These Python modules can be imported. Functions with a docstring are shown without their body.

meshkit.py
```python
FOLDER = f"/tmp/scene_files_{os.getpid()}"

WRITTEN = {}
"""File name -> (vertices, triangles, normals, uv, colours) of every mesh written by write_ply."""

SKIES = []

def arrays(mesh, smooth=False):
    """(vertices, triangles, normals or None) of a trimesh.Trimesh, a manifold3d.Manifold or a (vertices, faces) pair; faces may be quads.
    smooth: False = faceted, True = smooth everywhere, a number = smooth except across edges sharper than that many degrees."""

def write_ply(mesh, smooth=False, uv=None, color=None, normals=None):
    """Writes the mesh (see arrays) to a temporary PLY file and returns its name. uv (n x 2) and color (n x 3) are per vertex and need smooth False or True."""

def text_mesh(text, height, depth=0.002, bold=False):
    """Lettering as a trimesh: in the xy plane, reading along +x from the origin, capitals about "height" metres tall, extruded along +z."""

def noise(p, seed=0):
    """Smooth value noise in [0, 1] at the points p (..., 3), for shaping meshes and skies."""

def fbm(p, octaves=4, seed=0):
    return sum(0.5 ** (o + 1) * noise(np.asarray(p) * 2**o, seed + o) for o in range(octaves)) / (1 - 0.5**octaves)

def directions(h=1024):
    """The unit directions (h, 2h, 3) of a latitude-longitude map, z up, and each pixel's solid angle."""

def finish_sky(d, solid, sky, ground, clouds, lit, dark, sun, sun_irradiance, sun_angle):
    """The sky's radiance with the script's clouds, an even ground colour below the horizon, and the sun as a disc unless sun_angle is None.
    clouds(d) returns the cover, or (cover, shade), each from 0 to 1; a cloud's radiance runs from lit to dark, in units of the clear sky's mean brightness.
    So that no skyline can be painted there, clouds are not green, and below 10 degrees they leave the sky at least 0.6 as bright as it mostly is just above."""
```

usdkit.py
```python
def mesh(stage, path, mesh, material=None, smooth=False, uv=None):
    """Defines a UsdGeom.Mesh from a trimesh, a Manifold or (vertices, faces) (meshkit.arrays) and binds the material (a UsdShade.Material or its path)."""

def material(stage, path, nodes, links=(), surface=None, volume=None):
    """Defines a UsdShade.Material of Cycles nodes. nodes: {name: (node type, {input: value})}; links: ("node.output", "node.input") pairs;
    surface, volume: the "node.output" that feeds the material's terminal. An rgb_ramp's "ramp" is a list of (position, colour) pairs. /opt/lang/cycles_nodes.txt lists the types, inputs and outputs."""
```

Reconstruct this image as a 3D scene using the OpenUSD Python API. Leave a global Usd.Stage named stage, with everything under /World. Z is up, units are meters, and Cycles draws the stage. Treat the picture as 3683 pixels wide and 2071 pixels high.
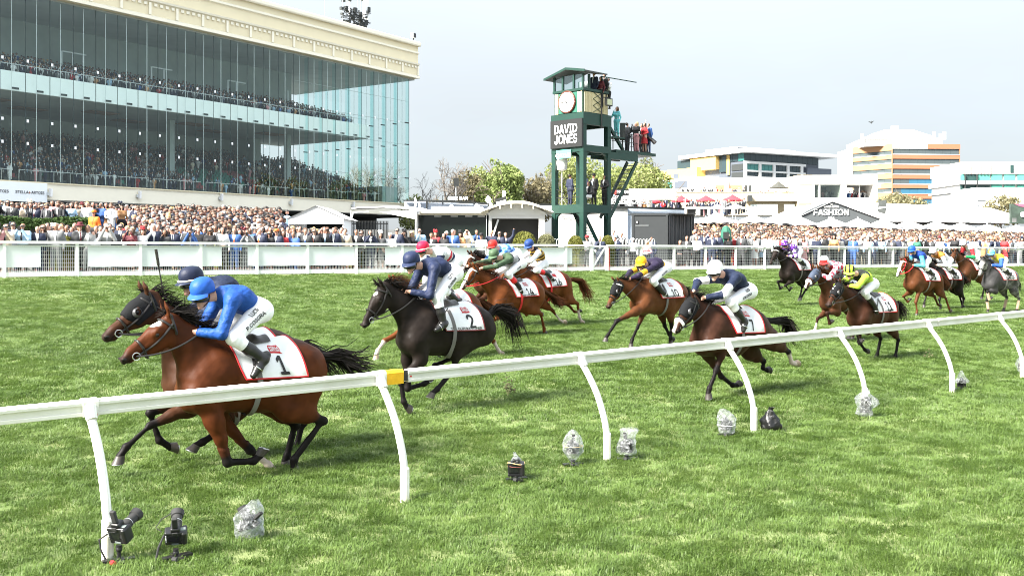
import math, random
import numpy as np
import trimesh
from shapely.geometry import Polygon, box as sbox
import usdkit, meshkit
from pxr import Usd, UsdGeom, UsdLux, UsdShade, Gf, Sdf, Vt

stage = Usd.Stage.CreateInMemory()
UsdGeom.SetStageUpAxis(stage, 'Z'); UsdGeom.SetStageMetersPerUnit(stage, 1.0)
UsdGeom.Xform.Define(stage, '/World'); UsdGeom.Scope.Define(stage, '/World/Looks')
T = Sdf.ValueTypeNames

# ---------------------------------------------------------------- camera (photo is 3683 x 2071)
PW, PH = 3683.0, 2071.0
FPX, HY, HC = 3574.0, 893.6, 2.32          # focal length in photo pixels, horizon row, camera height
cam = UsdGeom.Camera.Define(stage, '/World/camera')
cam.CreateHorizontalApertureAttr(36.0); cam.CreateFocalLengthAttr(36.0 * FPX / PW)
cam.CreateVerticalApertureOffsetAttr(-36.0 * (PH / 2 - HY) / PW)
cam.AddTranslateOp().Set(Gf.Vec3d(0, 0, HC)); cam.AddRotateXOp().Set(90.0)
cam.CreateExposureAttr(3.74)
cam.CreateClippingRangeAttr(Gf.Vec2f(0.1, 5000))

# ---------------------------------------------------------------- sky and sun
SUN = np.array([-0.62, -0.48, 0.64]); SUN /= np.linalg.norm(SUN)
EL, AZ = math.asin(SUN[2]), math.atan2(SUN[0], SUN[1])
usdkit.material(stage, '/World/Looks/sky_look', {
    'sky': ('sky_texture', {'sky_type': 'single_scattering', 'sun_disc': False, 'sun_elevation': EL, 'sun_rotation': AZ, 'altitude': 50.0, 'air_density': 1.0, 'aerosol_density': 1.6}),
    'tc': ('texture_coordinate', {}), 'mp': ('mapping', {'scale': (1.0, 1.0, 3.0)}),
    'n': ('noise_texture', {'scale': 1.6, 'detail': 5.0, 'roughness': 0.55}),
    'r': ('rgb_ramp', {'ramp': [(0.30, (0.945, 0.945, 0.945)), (0.70, (0.985, 0.985, 0.985))]}),
    'm': ('mix', {'mix_type': 'mix', 'color2': (0.77, 0.83, 0.875)}),
    'sx': ('separate_xyz', {}), 'gr': ('map_range', {'from_min': 0.0, 'from_max': 1.0, 'to_min': 0.93, 'to_max': 2.9, 'clamp': True}), 'mm': ('vector_math', {'math_type': 'scale'}),
    'bg': ('background_shader', {'strength': 0.062})},
    [('tc.generated', 'mp.vector'), ('mp.vector', 'n.vector'), ('n.fac', 'r.fac'), ('r.color', 'm.fac'), ('sky.color', 'm.color1'), ('m.color', 'mm.vector1'), ('tc.generated', 'sx.vector'), ('sx.z', 'gr.value'), ('gr.result', 'mm.scale'), ('mm.vector', 'bg.color')], surface='bg.background')
dome = UsdLux.DomeLight.Define(stage, '/World/sky')
UsdShade.MaterialBindingAPI.Apply(dome.GetPrim()).Bind(UsdShade.Material.Get(stage, '/World/Looks/sky_look'))
sun = UsdLux.DistantLight.Define(stage, '/World/sun')
sun.CreateIntensityAttr(0.4); sun.CreateAngleAttr(17.0); sun.CreateNormalizeAttr(True); sun.CreateColorAttr(Gf.Vec3f(1.0, 0.955, 0.88))
zx = SUN; xx = np.cross([0, 0, 1.0], zx); xx /= np.linalg.norm(xx); yx = np.cross(zx, xx)
M4 = Gf.Matrix4d(*[float(v) for v in (*xx, 0, *yx, 0, *zx, 0, 0, 0, 0, 1)])
sun.AddTransformOp().Set(M4)

# ---------------------------------------------------------------- helpers
COUNT = {}
def uniq(parent, name):
    key = (parent, name); n = COUNT.get(key, -1) + 1; COUNT[key] = n
    return f'{parent}/{name}' if n == 0 else f'{parent}/{name}_{n:03d}'
def tag(prim, label=None, cat=None, group=None, kind=None):
    p = prim.GetPrim() if hasattr(prim, 'GetPrim') else prim
    for k, v in (('label', label), ('category', cat), ('group', group), ('kind', kind)):
        if v: p.SetCustomDataByKey(k, v)
    return prim
def path_of(parent): return '/World' if parent is None else (parent if isinstance(parent, str) else str(parent.GetPath()))
def thing(name, label, cat, loc=(0, 0, 0), rotz=0.0, group=None, kind=None, parent=None):
    x = UsdGeom.Xform.Define(stage, uniq(path_of(parent), name))
    if any(loc): x.AddTranslateOp().Set(Gf.Vec3d(*map(float, loc)))
    if rotz: x.AddRotateZOp().Set(math.degrees(rotz))
    return tag(x, label, cat, group, kind)
def put(name, mesh, mat, parent=None, smooth=False, label=None, cat=None, group=None, kind=None, attr=None):
    m = usdkit.mesh(stage, uniq(path_of(parent), name), mesh, mat, smooth=smooth)
    if attr:
        for k, v in attr.items():
            UsdGeom.PrimvarsAPI(m).CreatePrimvar(k, T.Color3fArray, 'vertex').Set(Vt.Vec3fArray.FromNumpy(np.asarray(v, np.float32)))
    return tag(m, label, cat, group, kind)
def copy_of(src, name, loc, rotz=0.0, scale=None, label=None, cat=None, group=None, rotx=0.0):
    x = UsdGeom.Xform.Define(stage, uniq('/World', name))
    x.AddTranslateOp().Set(Gf.Vec3d(*map(float, loc)))
    if rotz: x.AddRotateZOp().Set(math.degrees(rotz))
    if rotx: x.AddRotateXOp().Set(math.degrees(rotx))
    if scale is not None: x.AddScaleOp().Set(Gf.Vec3f(*([float(scale)] * 3 if np.ndim(scale) == 0 else map(float, scale))))
    x.GetPrim().GetReferences().AddInternalReference(src if isinstance(src, str) else src.GetPath()); x.GetPrim().SetInstanceable(True)
    return tag(x, label, cat, group)
UsdGeom.Scope.Define(stage, '/World/Looks')
def clsprim(name):
    p = stage.CreateClassPrim(uniq('/World', 'class_' + name)); p.SetTypeName('Xform'); return str(p.GetPath())

MATS = {}
def mat(name, col, rough=0.6, var=0.0, scale=6.0, bump=0.0, bscale=40.0, metal=0.0, spec=0.5, sheen=0.0, attr=None, coat=0.0, col2=None, trans=0.0, space='position', rnd=None):
    """a procedural material: base colour with noise variation (var) or towards col2, optional bump, optional vertex colours (attr)."""
    if name in MATS: return MATS[name]
    nodes = {'p': ('principled_bsdf', {'base_color': col, 'roughness': rough, 'metallic': metal, 'specular_ior_level': spec, 'sheen_weight': sheen, 'coat_weight': coat}),
             'g': ('geometry', {}), 'tc': ('texture_coordinate', {})}
    src = 'g.position' if space == 'position' else 'tc.object'
    links = []
    out = None
    if attr:
        nodes['a'] = ('attribute', {'attribute': attr}); out = 'a.color'
    if rnd:
        nodes['oi'] = ('object_info', {}); nodes['rr'] = ('rgb_ramp', {'ramp': rnd, 'interpolate': False}); links.append(('oi.random', 'rr.fac')); out = 'rr.color'
    if var or col2 is not None:
        nodes['n'] = ('noise_texture', {'scale': scale, 'detail': 5.0, 'roughness': 0.6}); links.append((src, 'n.vector'))
        if col2 is not None:
            nodes['r'] = ('rgb_ramp', {'ramp': [(0.35, col), (0.65, col2)]}); links.append(('n.fac', 'r.fac')); out = 'r.color'
        else:
            nodes['r'] = ('rgb_ramp', {'ramp': [(0.25, (1 - var,) * 3), (0.75, (1 + var * 0.0,) * 3)]}); links.append(('n.fac', 'r.fac'))
            nodes['m'] = ('mix', {'mix_type': 'multiply', 'fac': 1.0, 'color1': col}); links.append(('r.color', 'm.color2'))
            if out: links.append((out, 'm.color1'))
            out = 'm.color'
    if out: links.append((out, 'p.base_color'))
    if bump:
        nodes['bn'] = ('noise_texture', {'scale': bscale, 'detail': 4.0}); links.append((src, 'bn.vector'))
        nodes['b'] = ('bump', {'strength': bump, 'distance': 0.02}); links += [('bn.fac', 'b.height'), ('b.normal', 'p.normal')]
    surf = 'p.BSDF'
    if trans:
        nodes['t'] = ('translucent_bsdf', {'color': col}); nodes['mx'] = ('mix_closure', {'fac': trans}); links += [('p.BSDF', 'mx.closure1'), ('t.BSDF', 'mx.closure2')]; surf = 'mx.closure'
        if out: links.append((out, 't.color'))
    MATS[name] = usdkit.material(stage, '/World/Looks/' + name, nodes, links, surface=surf)
    return MATS[name]
def pane(name, tint=(0.8, 0.9, 0.9), gl=0.08, rough=0.02, tcol=(0.85, 0.93, 0.92)):
    if name in MATS: return MATS[name]
    MATS[name] = usdkit.material(stage, '/World/Looks/' + name, {
        'f': ('fresnel', {'IOR': 1.06}), 'ad': ('math', {'math_type': 'add', 'value2': gl, 'use_clamp': True}),
        't': ('transparent_bsdf', {'color': tcol}), 'g': ('glossy_bsdf', {'color': tint, 'roughness': rough}), 'm': ('mix_closure', {})},
        [('f.fac', 'ad.value1'), ('ad.value', 'm.fac'), ('t.BSDF', 'm.closure1'), ('g.BSDF', 'm.closure2')], surface='m.closure')
    return MATS[name]

# photo pixel (x, y) -> world
def at_y(px, py, Y): return np.array([(px - PW / 2) / FPX * Y, Y, HC - (py - HY) / FPX * Y])
def at_s(px, py, s): return at_y(px, py, FPX / s)
def sheetq(pts):
    return trimesh.Trimesh(np.asarray(pts, float), [(0, 1, 2), (0, 2, 3)], process=False)
def u_px(px, d):
    k = (px - PW / 2) / FPX; a0 = F0 + FN * d; return (k * a0[1] - a0[0]) / (FD[0] - k * FD[1])
def ray_plane(px, py, p0, n):
    d = np.array([(px - PW / 2) / FPX, 1.0, -(py - HY) / FPX]); o = np.array([0, 0, HC])
    return o + d * (np.dot(np.asarray(p0) - o, n) / np.dot(d, n))

# ---- mesh pieces
def bx(x0, x1, y0, y1, z0, z1):
    m = trimesh.creation.box((x1 - x0, y1 - y0, z1 - z0)); m.apply_translation(((x0 + x1) / 2, (y0 + y1) / 2, (z0 + z1) / 2)); return m
def cat(ms): return trimesh.util.concatenate([m for m in ms if m is not None])
def tube(pts, r, sides=8, caps=True, flat=None):
    """tube along points; r a number or one per point; flat=(axis, factor) squashes the section along a world axis."""
    pts = np.asarray(pts, float); n = len(pts); r = np.broadcast_to(np.asarray(r, float), (n,))
    t = np.gradient(pts, axis=0); t /= np.maximum(np.linalg.norm(t, axis=1, keepdims=True), 1e-9)
    up = np.array([0, 0, 1.0]) if abs(t[0, 2]) < 0.9 else np.array([1.0, 0, 0])
    u = np.cross(t[0], up); u /= np.linalg.norm(u); V = []
    a = np.arange(sides) / sides * 2 * np.pi
    for i in range(n):
        u = u - t[i] * np.dot(u, t[i]); u /= max(np.linalg.norm(u), 1e-9); w = np.cross(t[i], u)
        ring = (np.cos(a)[:, None] * u + np.sin(a)[:, None] * w) * r[i]
        if flat is not None: ring = ring + (flat[1] - 1) * (ring @ flat[0])[:, None] * flat[0]
        V.append(pts[i] + ring)
    V = np.vstack(V); F = []
    for i in range(n - 1):
        for k in range(sides):
            p, q = i * sides + k, i * sides + (k + 1) % sides
            F += [(p, q, q + sides), (p, q + sides, p + sides)]
    if caps:
        V = np.vstack([V, pts[0], pts[-1]]); c = n * sides
        for k in range(sides):
            F += [(c, (k + 1) % sides, k), (c + 1, (n - 1) * sides + k, (n - 1) * sides + (k + 1) % sides)]
    return trimesh.Trimesh(V, F, process=False)
def lathe(prof, n=16, ax=1.0, ay=1.0):
    """prof: (radius, z) list."""
    prof = np.asarray(prof, float); a = np.arange(n) / n * 2 * np.pi; V = []; F = []
    for r, z in prof: V.append(np.stack([np.cos(a) * r * ax, np.sin(a) * r * ay, np.full(n, z)], 1))
    V = np.vstack(V)
    for i in range(len(prof) - 1):
        for k in range(n):
            p, q = i * n + k, i * n + (k + 1) % n
            F += [(p, q, q + n), (p, q + n, p + n)]
    V = np.vstack([V, [0, 0, prof[0][1]], [0, 0, prof[-1][1]]]); c = len(prof) * n
    for k in range(n):
        F += [(c, (k + 1) % n, k), (c + 1, (len(prof) - 1) * n + k, (len(prof) - 1) * n + (k + 1) % n)]
    return trimesh.Trimesh(V, F, process=False)
def prism(poly, y0, y1):
    """polygon in (x, z), extruded along y."""
    m = trimesh.creation.extrude_polygon(poly if isinstance(poly, Polygon) else Polygon(poly), y1 - y0, engine='earcut')
    v = np.array(m.vertices); m = trimesh.Trimesh(np.stack([v[:, 0], y1 - v[:, 2], v[:, 1]], 1), m.faces, process=False); return m
def moved(m, loc=(0, 0, 0), rz=0.0, rx=0.0, ry=0.0, s=1.0):
    m = m.copy(); A = trimesh.transformations.euler_matrix(rx, ry, rz); A[:3, :3] *= s; A[:3, 3] = loc; m.apply_transform(A); return m
def framed(m, o, ex, ez=(0, 0, 1)):
    """x,y,z of the mesh -> o + x ex + y (ez x ex) + z ez."""
    m = m.copy(); ex = np.asarray(ex, float); ez = np.asarray(ez, float); ey = np.cross(ez, ex); A = np.eye(4); A[:3, 0] = ex; A[:3, 1] = ey; A[:3, 2] = ez; A[:3, 3] = o; m.apply_transform(A); return m
def bar(a, b, w, h=None, up=(0, 0, 1)):
    """box beam from a to b, w wide, h high."""
    a, b = np.asarray(a, float), np.asarray(b, float); d = b - a; L = np.linalg.norm(d); d /= L; up = np.asarray(up, float)
    if abs(np.dot(up, d)) > 0.95: up = np.array([1.0, 0, 0])
    y = np.cross(up, d); y /= np.linalg.norm(y); z = np.cross(d, y)
    m = bx(0, L, -w / 2, w / 2, -(h or w) / 2, (h or w) / 2); A = np.eye(4); A[:3, 0] = d; A[:3, 1] = y; A[:3, 2] = z; A[:3, 3] = a; m.apply_transform(A); return m
def text(s, h, depth=0.01, bold=True, center=True):
    """lettering standing in the xz plane, facing -y, reading along +x, capitals h high."""
    m = meshkit.text_mesh(s, h, depth, bold=bold); v = np.array(m.vertices)
    if center: v[:, 0] -= (v[:, 0].min() + v[:, 0].max()) / 2
    return trimesh.Trimesh(np.stack([v[:, 0], -v[:, 2], v[:, 1]], 1), m.faces, process=False)

# ---------------------------------------------------------------- signed-distance modelling
def smin(a, b, k):
    h = np.clip(0.5 + 0.5 * (b - a) / k, 0, 1); return b + (a - b) * h - k * h * (1 - h)
class Body:
    """a list of tapered, flattened capsules that blend; distance(), and a surface-net mesh."""
    def __init__(self): self.p = []
    def cap(self, a, b, ra, rb=None, yk=1.0, k=0.05, ax=(0, 1, 0), zone=0):
        ax = np.asarray(ax, float); self.p.append((np.asarray(a, float), np.asarray(b, float), float(ra), float(ra if rb is None else rb), float(yk), float(k), ax / np.linalg.norm(ax), zone)); return self
    def ball(self, a, r, yk=1.0, k=0.05, ax=(0, 1, 0), zone=0): return self.cap(a, np.asarray(a, float) + 1e-4, r, r, yk, k, ax, zone)
    @staticmethod
    def one(P, prim, grow=0.0):
        a, b, ra, rb, yk, k, ax, z = prim
        q = P - a; d = b - a
        if yk != 1.0:
            q = q + (1 / yk - 1) * (q @ ax)[..., None] * ax; d = d + (1 / yk - 1) * np.dot(d, ax) * ax
        h = np.clip(q @ d / max(np.dot(d, d), 1e-9), 0, 1)
        dist = np.linalg.norm(q - h[..., None] * d, axis=-1) - (ra + (rb - ra) * h)
        return dist * (min(1.0, yk) if yk < 1 else 1.0) - grow
    def distance(self, P, zones=None):
        D = np.full(P.shape[:-1], 9.0)
        for pr in self.p:
            if zones is None or pr[7] in zones: D = smin(D, self.one(P, pr), pr[5])
        return D
    def bounds(self, zones=None, grow=0.0):
        L, H = [], []
        for a, b, ra, rb, yk, k, ax, z in self.p:
            if zones is None or z in zones:
                r = max(ra, rb) * max(1, yk) + grow; L.append(np.minimum(a, b) - r); H.append(np.maximum(a, b) + r)
        return np.min(L, 0), np.max(H, 0)
    def mesh(self, h, zones=None, grow=0.0, cut=None):
        lo, hi = self.bounds(zones, grow); lo = lo - 3 * h; hi = hi + 3 * h
        n = np.ceil((hi - lo) / h).astype(int) + 1
        axs = [lo[i] + h * np.arange(n[i]) for i in range(3)]
        D = np.full(n, 1.0)
        for pr in self.p:
            a, b, ra, rb, yk, k, ax, z = pr
            if zones is not None and z not in zones: continue
            r = max(ra, rb) * max(1, yk) + grow + k + 2.5 * h + 0.02
            i0 = np.clip(np.floor((np.minimum(a, b) - r - lo) / h).astype(int), 0, n); i1 = np.clip(np.ceil((np.maximum(a, b) + r - lo) / h).astype(int) + 1, 0, n)
            G = np.stack(np.meshgrid(*[axs[i][i0[i]:i1[i]] for i in range(3)], indexing='ij'), -1)
            s = (slice(i0[0], i1[0]), slice(i0[1], i1[1]), slice(i0[2], i1[2]))
            D[s] = smin(D[s], self.one(G, pr, grow), k)
        if cut is not None:
            G = np.stack(np.meshgrid(*axs, indexing='ij'), -1); D = np.maximum(D, cut(G))
        return nets(D, lo, h)
def nets(D, lo, h):
    """naive surface nets, vectorised."""
    S = D < 0; c = [D.shape[i] - 1 for i in range(3)]
    acc = np.zeros((*c, 3)); cnt = np.zeros(c)
    for ax in range(3):
        o = [i for i in range(3) if i != ax]
        for u in (0, 1):
            for w in (0, 1):
                sl0, sl1 = [None] * 3, [None] * 3
                sl0[ax] = slice(0, c[ax]); sl1[ax] = slice(1, c[ax] + 1)
                for oo, t in zip(o, (u, w)): sl0[oo] = sl1[oo] = slice(t, t + c[oo])
                A, B = D[tuple(sl0)], D[tuple(sl1)]; X = (A < 0) != (B < 0)
                t = np.where(X, A / np.where(X, A - B, 1), 0)
                p = np.zeros((*c, 3)); p[..., ax] = t; p[..., o[0]] = u; p[..., o[1]] = w
                acc += np.where(X[..., None], p, 0); cnt += X
    act = cnt > 0; idx = np.full(c, -1); idx[act] = np.arange(act.sum())
    I = np.argwhere(act); V = lo + h * (I + acc[act] / cnt[act][:, None]); F = []
    for ax in range(3):
        o1, o2 = (ax + 1) % 3, (ax + 2) % 3
        sl0, sl1 = [slice(1, -1)] * 3, [slice(1, -1)] * 3
        sl0[ax] = slice(0, -1); sl1[ax] = slice(1, None)
        A, B = S[tuple(sl0)], S[tuple(sl1)]
        E = np.argwhere(A != B); 
        if not len(E): continue
        flip = A[tuple(E.T)]; E = E + 1; E[:, ax] -= 1
        def cell(d1, d2):
            q = E.copy(); q[:, o1] -= d1; q[:, o2] -= d2; return idx[tuple(q.T)]
        q = np.stack([cell(1, 1), cell(0, 1), cell(0, 0), cell(1, 0)], 1)
        q = np.where(flip[:, None], q, q[:, ::-1]); F += [q[:, [0, 1, 2]], q[:, [0, 2, 3]]]
    return trimesh.Trimesh(V, np.vstack(F), process=False)

# ---------------------------------------------------------------- the ground: flat inside the rail, rising to the outer fence
R0 = np.array([-3.29, 7.72]); RD = np.array([2.023, 1.730]); RSTEP = np.linalg.norm(RD); RD = RD / RSTEP; RN = np.array([-RD[1], RD[0]])
F0 = np.array([-16.7, 32.5]); F1 = np.array([32.2, 62.5]); FD = (F1 - F0) / np.linalg.norm(F1 - F0); FN = np.array([-FD[1], FD[0]])
def fence_z(P): return 1.37 - 0.0030 * ((np.asarray(P) - F0) @ FD)
def fence_d(P): return (np.asarray(P) - F0) @ FN
def ground(P):
    P = np.asarray(P, float); dr = np.maximum((P - R0) @ RN, 0); dfen = fence_d(P); df = np.maximum(-dfen, 0)
    zf = np.clip(fence_z(P), 0.9, 1.7); t = dr / np.maximum(dr + df, 1e-6)
    z = np.where(dr <= 0, 0, zf * (0.72 * t + 0.28 * t * t))
    lat = (P - F0) @ FD
    beyond = np.maximum(dfen - 2.0, 0)
    w = np.clip((lat - 18) / 8, 0, 1)             # left: terrace, right: rising lawn
    q = np.clip((dfen - 5.0) / 7.5, 0, 1); rise = (1 - w) * (1.22 * q + 0.024 * np.maximum(dfen - 11.6, 0)) + w * np.minimum(0.052 * beyond, 3.0)
    return np.where(dfen > 0, zf + 0.03 * np.minimum(dfen, 2.0) + np.minimum(rise, 5.0), z)
def gz(x, y): return float(ground(np.array([x, y])))
ONLY = None
# ================================================================ SETTING: turf, grass, concourse
rng = np.random.default_rng(7)
M_turf = mat('turf_thatch', (0.11, 0.155, 0.045), 0.95, col2=(0.165, 0.19, 0.07), scale=1.3)
M_conc = mat('concourse_paving', (0.10, 0.10, 0.095), 0.9, col2=(0.065, 0.065, 0.06), scale=0.8, bump=0.1)
def sheet(xs, ys, zf, keep=None):
    X, Y = np.meshgrid(xs, ys, indexing='ij'); P = np.stack([X, Y], -1); Z = zf(P); V = np.concatenate([P, Z[..., None]], -1).reshape(-1, 3)
    n, m = X.shape; i = np.arange(n * m).reshape(n, m)
    F = np.concatenate([np.stack([i[:-1, :-1], i[1:, :-1], i[1:, 1:]], -1).reshape(-1, 3), np.stack([i[:-1, :-1], i[1:, 1:], i[:-1, 1:]], -1).reshape(-1, 3)])
    if keep is not None:
        c = V[F].mean(1); F = F[keep(c)]
    return trimesh.Trimesh(V, F, process=False)
def lat_sheet(u0, u1, nu, d0, d1, nd, zoff=0.0):
    """sheet in fence coordinates: u along the fence, d away from the track."""
    u = np.linspace(u0, u1, nu); d = np.linspace(d0, d1, nd)
    U, D_ = np.meshgrid(u, d, indexing='ij'); P = F0 + U[..., None] * FD + D_[..., None] * FN; Z = ground(P) + zoff
    V = np.concatenate([P, Z[..., None]], -1).reshape(-1, 3); i = np.arange(nu * nd).reshape(nu, nd)
    F = np.concatenate([np.stack([i[:-1, :-1], i[1:, :-1], i[1:, 1:]], -1).reshape(-1, 3), np.stack([i[:-1, :-1], i[1:, 1:], i[:-1, 1:]], -1).reshape(-1, 3)])
    return trimesh.Trimesh(V, F, process=False)
put('turf_ground', lat_sheet(-60, 130, 190, -75, 0.25, 75), M_turf, smooth=True, kind='structure', label='racecourse turf ground under the grass', cat='ground')
put('concourse_ground', lat_sheet(-90, 190, 140, 0.25, 420, 140), M_conc, smooth=True, kind='structure', label='paved spectator ground beyond the white fence', cat='ground')

# grass blades
usdkit.material(stage, '/World/Looks/grass_blades', {
    'g': ('geometry', {}), 'oi': ('object_info', {}),
    'n1': ('noise_texture', {'scale': 0.55, 'detail': 6.0, 'roughness': 0.65}), 'n2': ('noise_texture', {'scale': 3.2, 'detail': 3.0}),
    'r1': ('rgb_ramp', {'ramp': [(0.20, (0.170, 0.155, 0.075)), (0.29, (0.125, 0.190, 0.042)), (0.5, (0.186, 0.270, 0.066)), (0.74, (0.258, 0.328, 0.102))]}),
    'r2': ('rgb_ramp', {'ramp': [(0.30, (0.74, 0.78, 0.68)), (0.52, (1.0, 1.0, 1.0)), (0.75, (1.12, 1.08, 1.04))]}),
    'r3': ('rgb_ramp', {'ramp': [(0.0, (0.55, 0.62, 0.52)), (0.45, (0.9, 0.9, 0.9)), (0.8, (1.25, 1.18, 1.15)), (1.0, (2.3, 1.9, 2.1))]}),
    'm1': ('mix', {'mix_type': 'multiply', 'fac': 1.0}), 'm2': ('mix', {'mix_type': 'multiply', 'fac': 1.0}),
    'p': ('principled_bsdf', {'roughness': 0.5, 'specular_ior_level': 0.35}), 't': ('translucent_bsdf', {}), 'mx': ('mix_closure', {'fac': 0.35})},
    [('g.position', 'n1.vector'), ('g.position', 'n2.vector'), ('n1.fac', 'r1.fac'), ('n2.fac', 'r2.fac'), ('g.random_per_island', 'r3.fac'),
     ('r1.color', 'm1.color1'), ('r2.color', 'm1.color2'), ('m1.color', 'm2.color1'), ('r3.color', 'm2.color2'), ('m2.color', 'p.base_color'), ('m2.color', 't.color'),
     ('p.BSDF', 'mx.closure1'), ('t.BSDF', 'mx.closure2')], surface='mx.closure')
M_grass = UsdShade.Material.Get(stage, '/World/Looks/grass_blades')
def grass_patch(seed, size, n, w, h0, h1):
    r = np.random.default_rng(seed)
    p = r.uniform(-size / 2, size / 2, (n, 2)); q = np.stack([p[:, 0] * 6, p[:, 1] * 6, np.full(n, seed * 3.7)], 1)
    clump = meshkit.fbm(q, 3, seed)                       # tufts: taller here, laid over there
    keep = r.uniform(0, 1, n) < np.clip(0.35 + 1.3 * (clump - 0.25), 0.25, 1); p, clump = p[keep], clump[keep]; n = len(p)
    H = (h0 + (h1 - h0) * np.clip((clump - 0.25) * 1.9, 0, 1)) * r.uniform(0.65, 1.15, n)
    flow = meshkit.noise(np.stack([p[:, 0] * 3, p[:, 1] * 3, np.full(n, seed + 0.5)], 1), seed + 9) * 4 * np.pi
    az = flow + r.normal(0, 0.75, n); lean = np.clip(r.normal(0.95, 0.3, n), 0.1, 1.42)
    d = np.stack([np.cos(az), np.sin(az)], 1); s = np.stack([-d[:, 1], d[:, 0]], 1) * (w * r.uniform(0.6, 1.2, n))[:, None] / 2
    b = np.concatenate([p, np.full((n, 1), -0.01)], 1)
    mid = np.concatenate([p + d * (H * np.sin(lean) * 0.38)[:, None], (H * np.cos(lean * 0.6) * 0.58)[:, None]], 1)
    tip = np.concatenate([p + d * (H * np.sin(lean) * 0.98)[:, None], (H * np.cos(lean) * 0.98)[:, None]], 1)
    z = np.zeros((n, 1)); s3 = np.concatenate([s, z], 1)
    V = np.stack([b - s3, b + s3, mid - s3 * 0.85, mid + s3 * 0.85, tip], 1).reshape(-1, 3); i = np.arange(n)[:, None] * 5
    F = np.concatenate([i + np.array([0, 1, 3]), i + np.array([0, 3, 2]), i + np.array([2, 3, 4])])
    return trimesh.Trimesh(V, F, process=False)
def instancer(name, protos, pos, idx, yaw, scale=None, label=None, kind='stuff', tilt=None, cat=None):
    pi = UsdGeom.PointInstancer.Define(stage, uniq('/World', name)); base = str(pi.GetPath()); rel = []
    UsdGeom.Scope.Define(stage, base + '/prototypes')
    for k, parts in enumerate(protos):
        pr = UsdGeom.Xform.Define(stage, f'{base}/prototypes/kind_{k:03d}'); rel.append(pr.GetPath())
        for nm, m, mm, sm in parts: usdkit.mesh(stage, f'{base}/prototypes/kind_{k:03d}/{nm}', m, mm, smooth=sm)
    pi.CreatePrototypesRel().SetTargets(rel)
    pi.CreatePositionsAttr(Vt.Vec3fArray.FromNumpy(np.asarray(pos, np.float32))); pi.CreateProtoIndicesAttr(Vt.IntArray.FromNumpy(np.asarray(idx, np.int32)))
    yaw = np.asarray(yaw, float); q = np.stack([np.cos(yaw / 2), 0 * yaw, 0 * yaw, np.sin(yaw / 2)], 1)
    if tilt is not None:                                   # tilt: ground normals; q = tilt * yaw
        n = tilt / np.linalg.norm(tilt, axis=1, keepdims=True); ax = np.stack([-n[:, 1], n[:, 0]], 1); w = 1 + n[:, 2]
        t = np.stack([w, ax[:, 0], ax[:, 1], 0 * w], 1); t /= np.linalg.norm(t, axis=1, keepdims=True)
        c, sn = q[:, 0], q[:, 3]
        q = np.stack([t[:, 0] * c, t[:, 1] * c + t[:, 2] * sn, t[:, 2] * c - t[:, 1] * sn, t[:, 0] * sn], 1)
    pi.CreateOrientationsAttr(Vt.QuathArray([Gf.Quath(float(a), float(b), float(c), float(d)) for a, b, c, d in q]))
    if scale is not None:
        s = np.asarray(scale, float); s = np.repeat(s[:, None], 3, 1) if s.ndim == 1 else s
        pi.CreateScalesAttr(Vt.Vec3fArray.FromNumpy(s.astype(np.float32)))
    return tag(pi, label, cat, None, kind)
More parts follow.
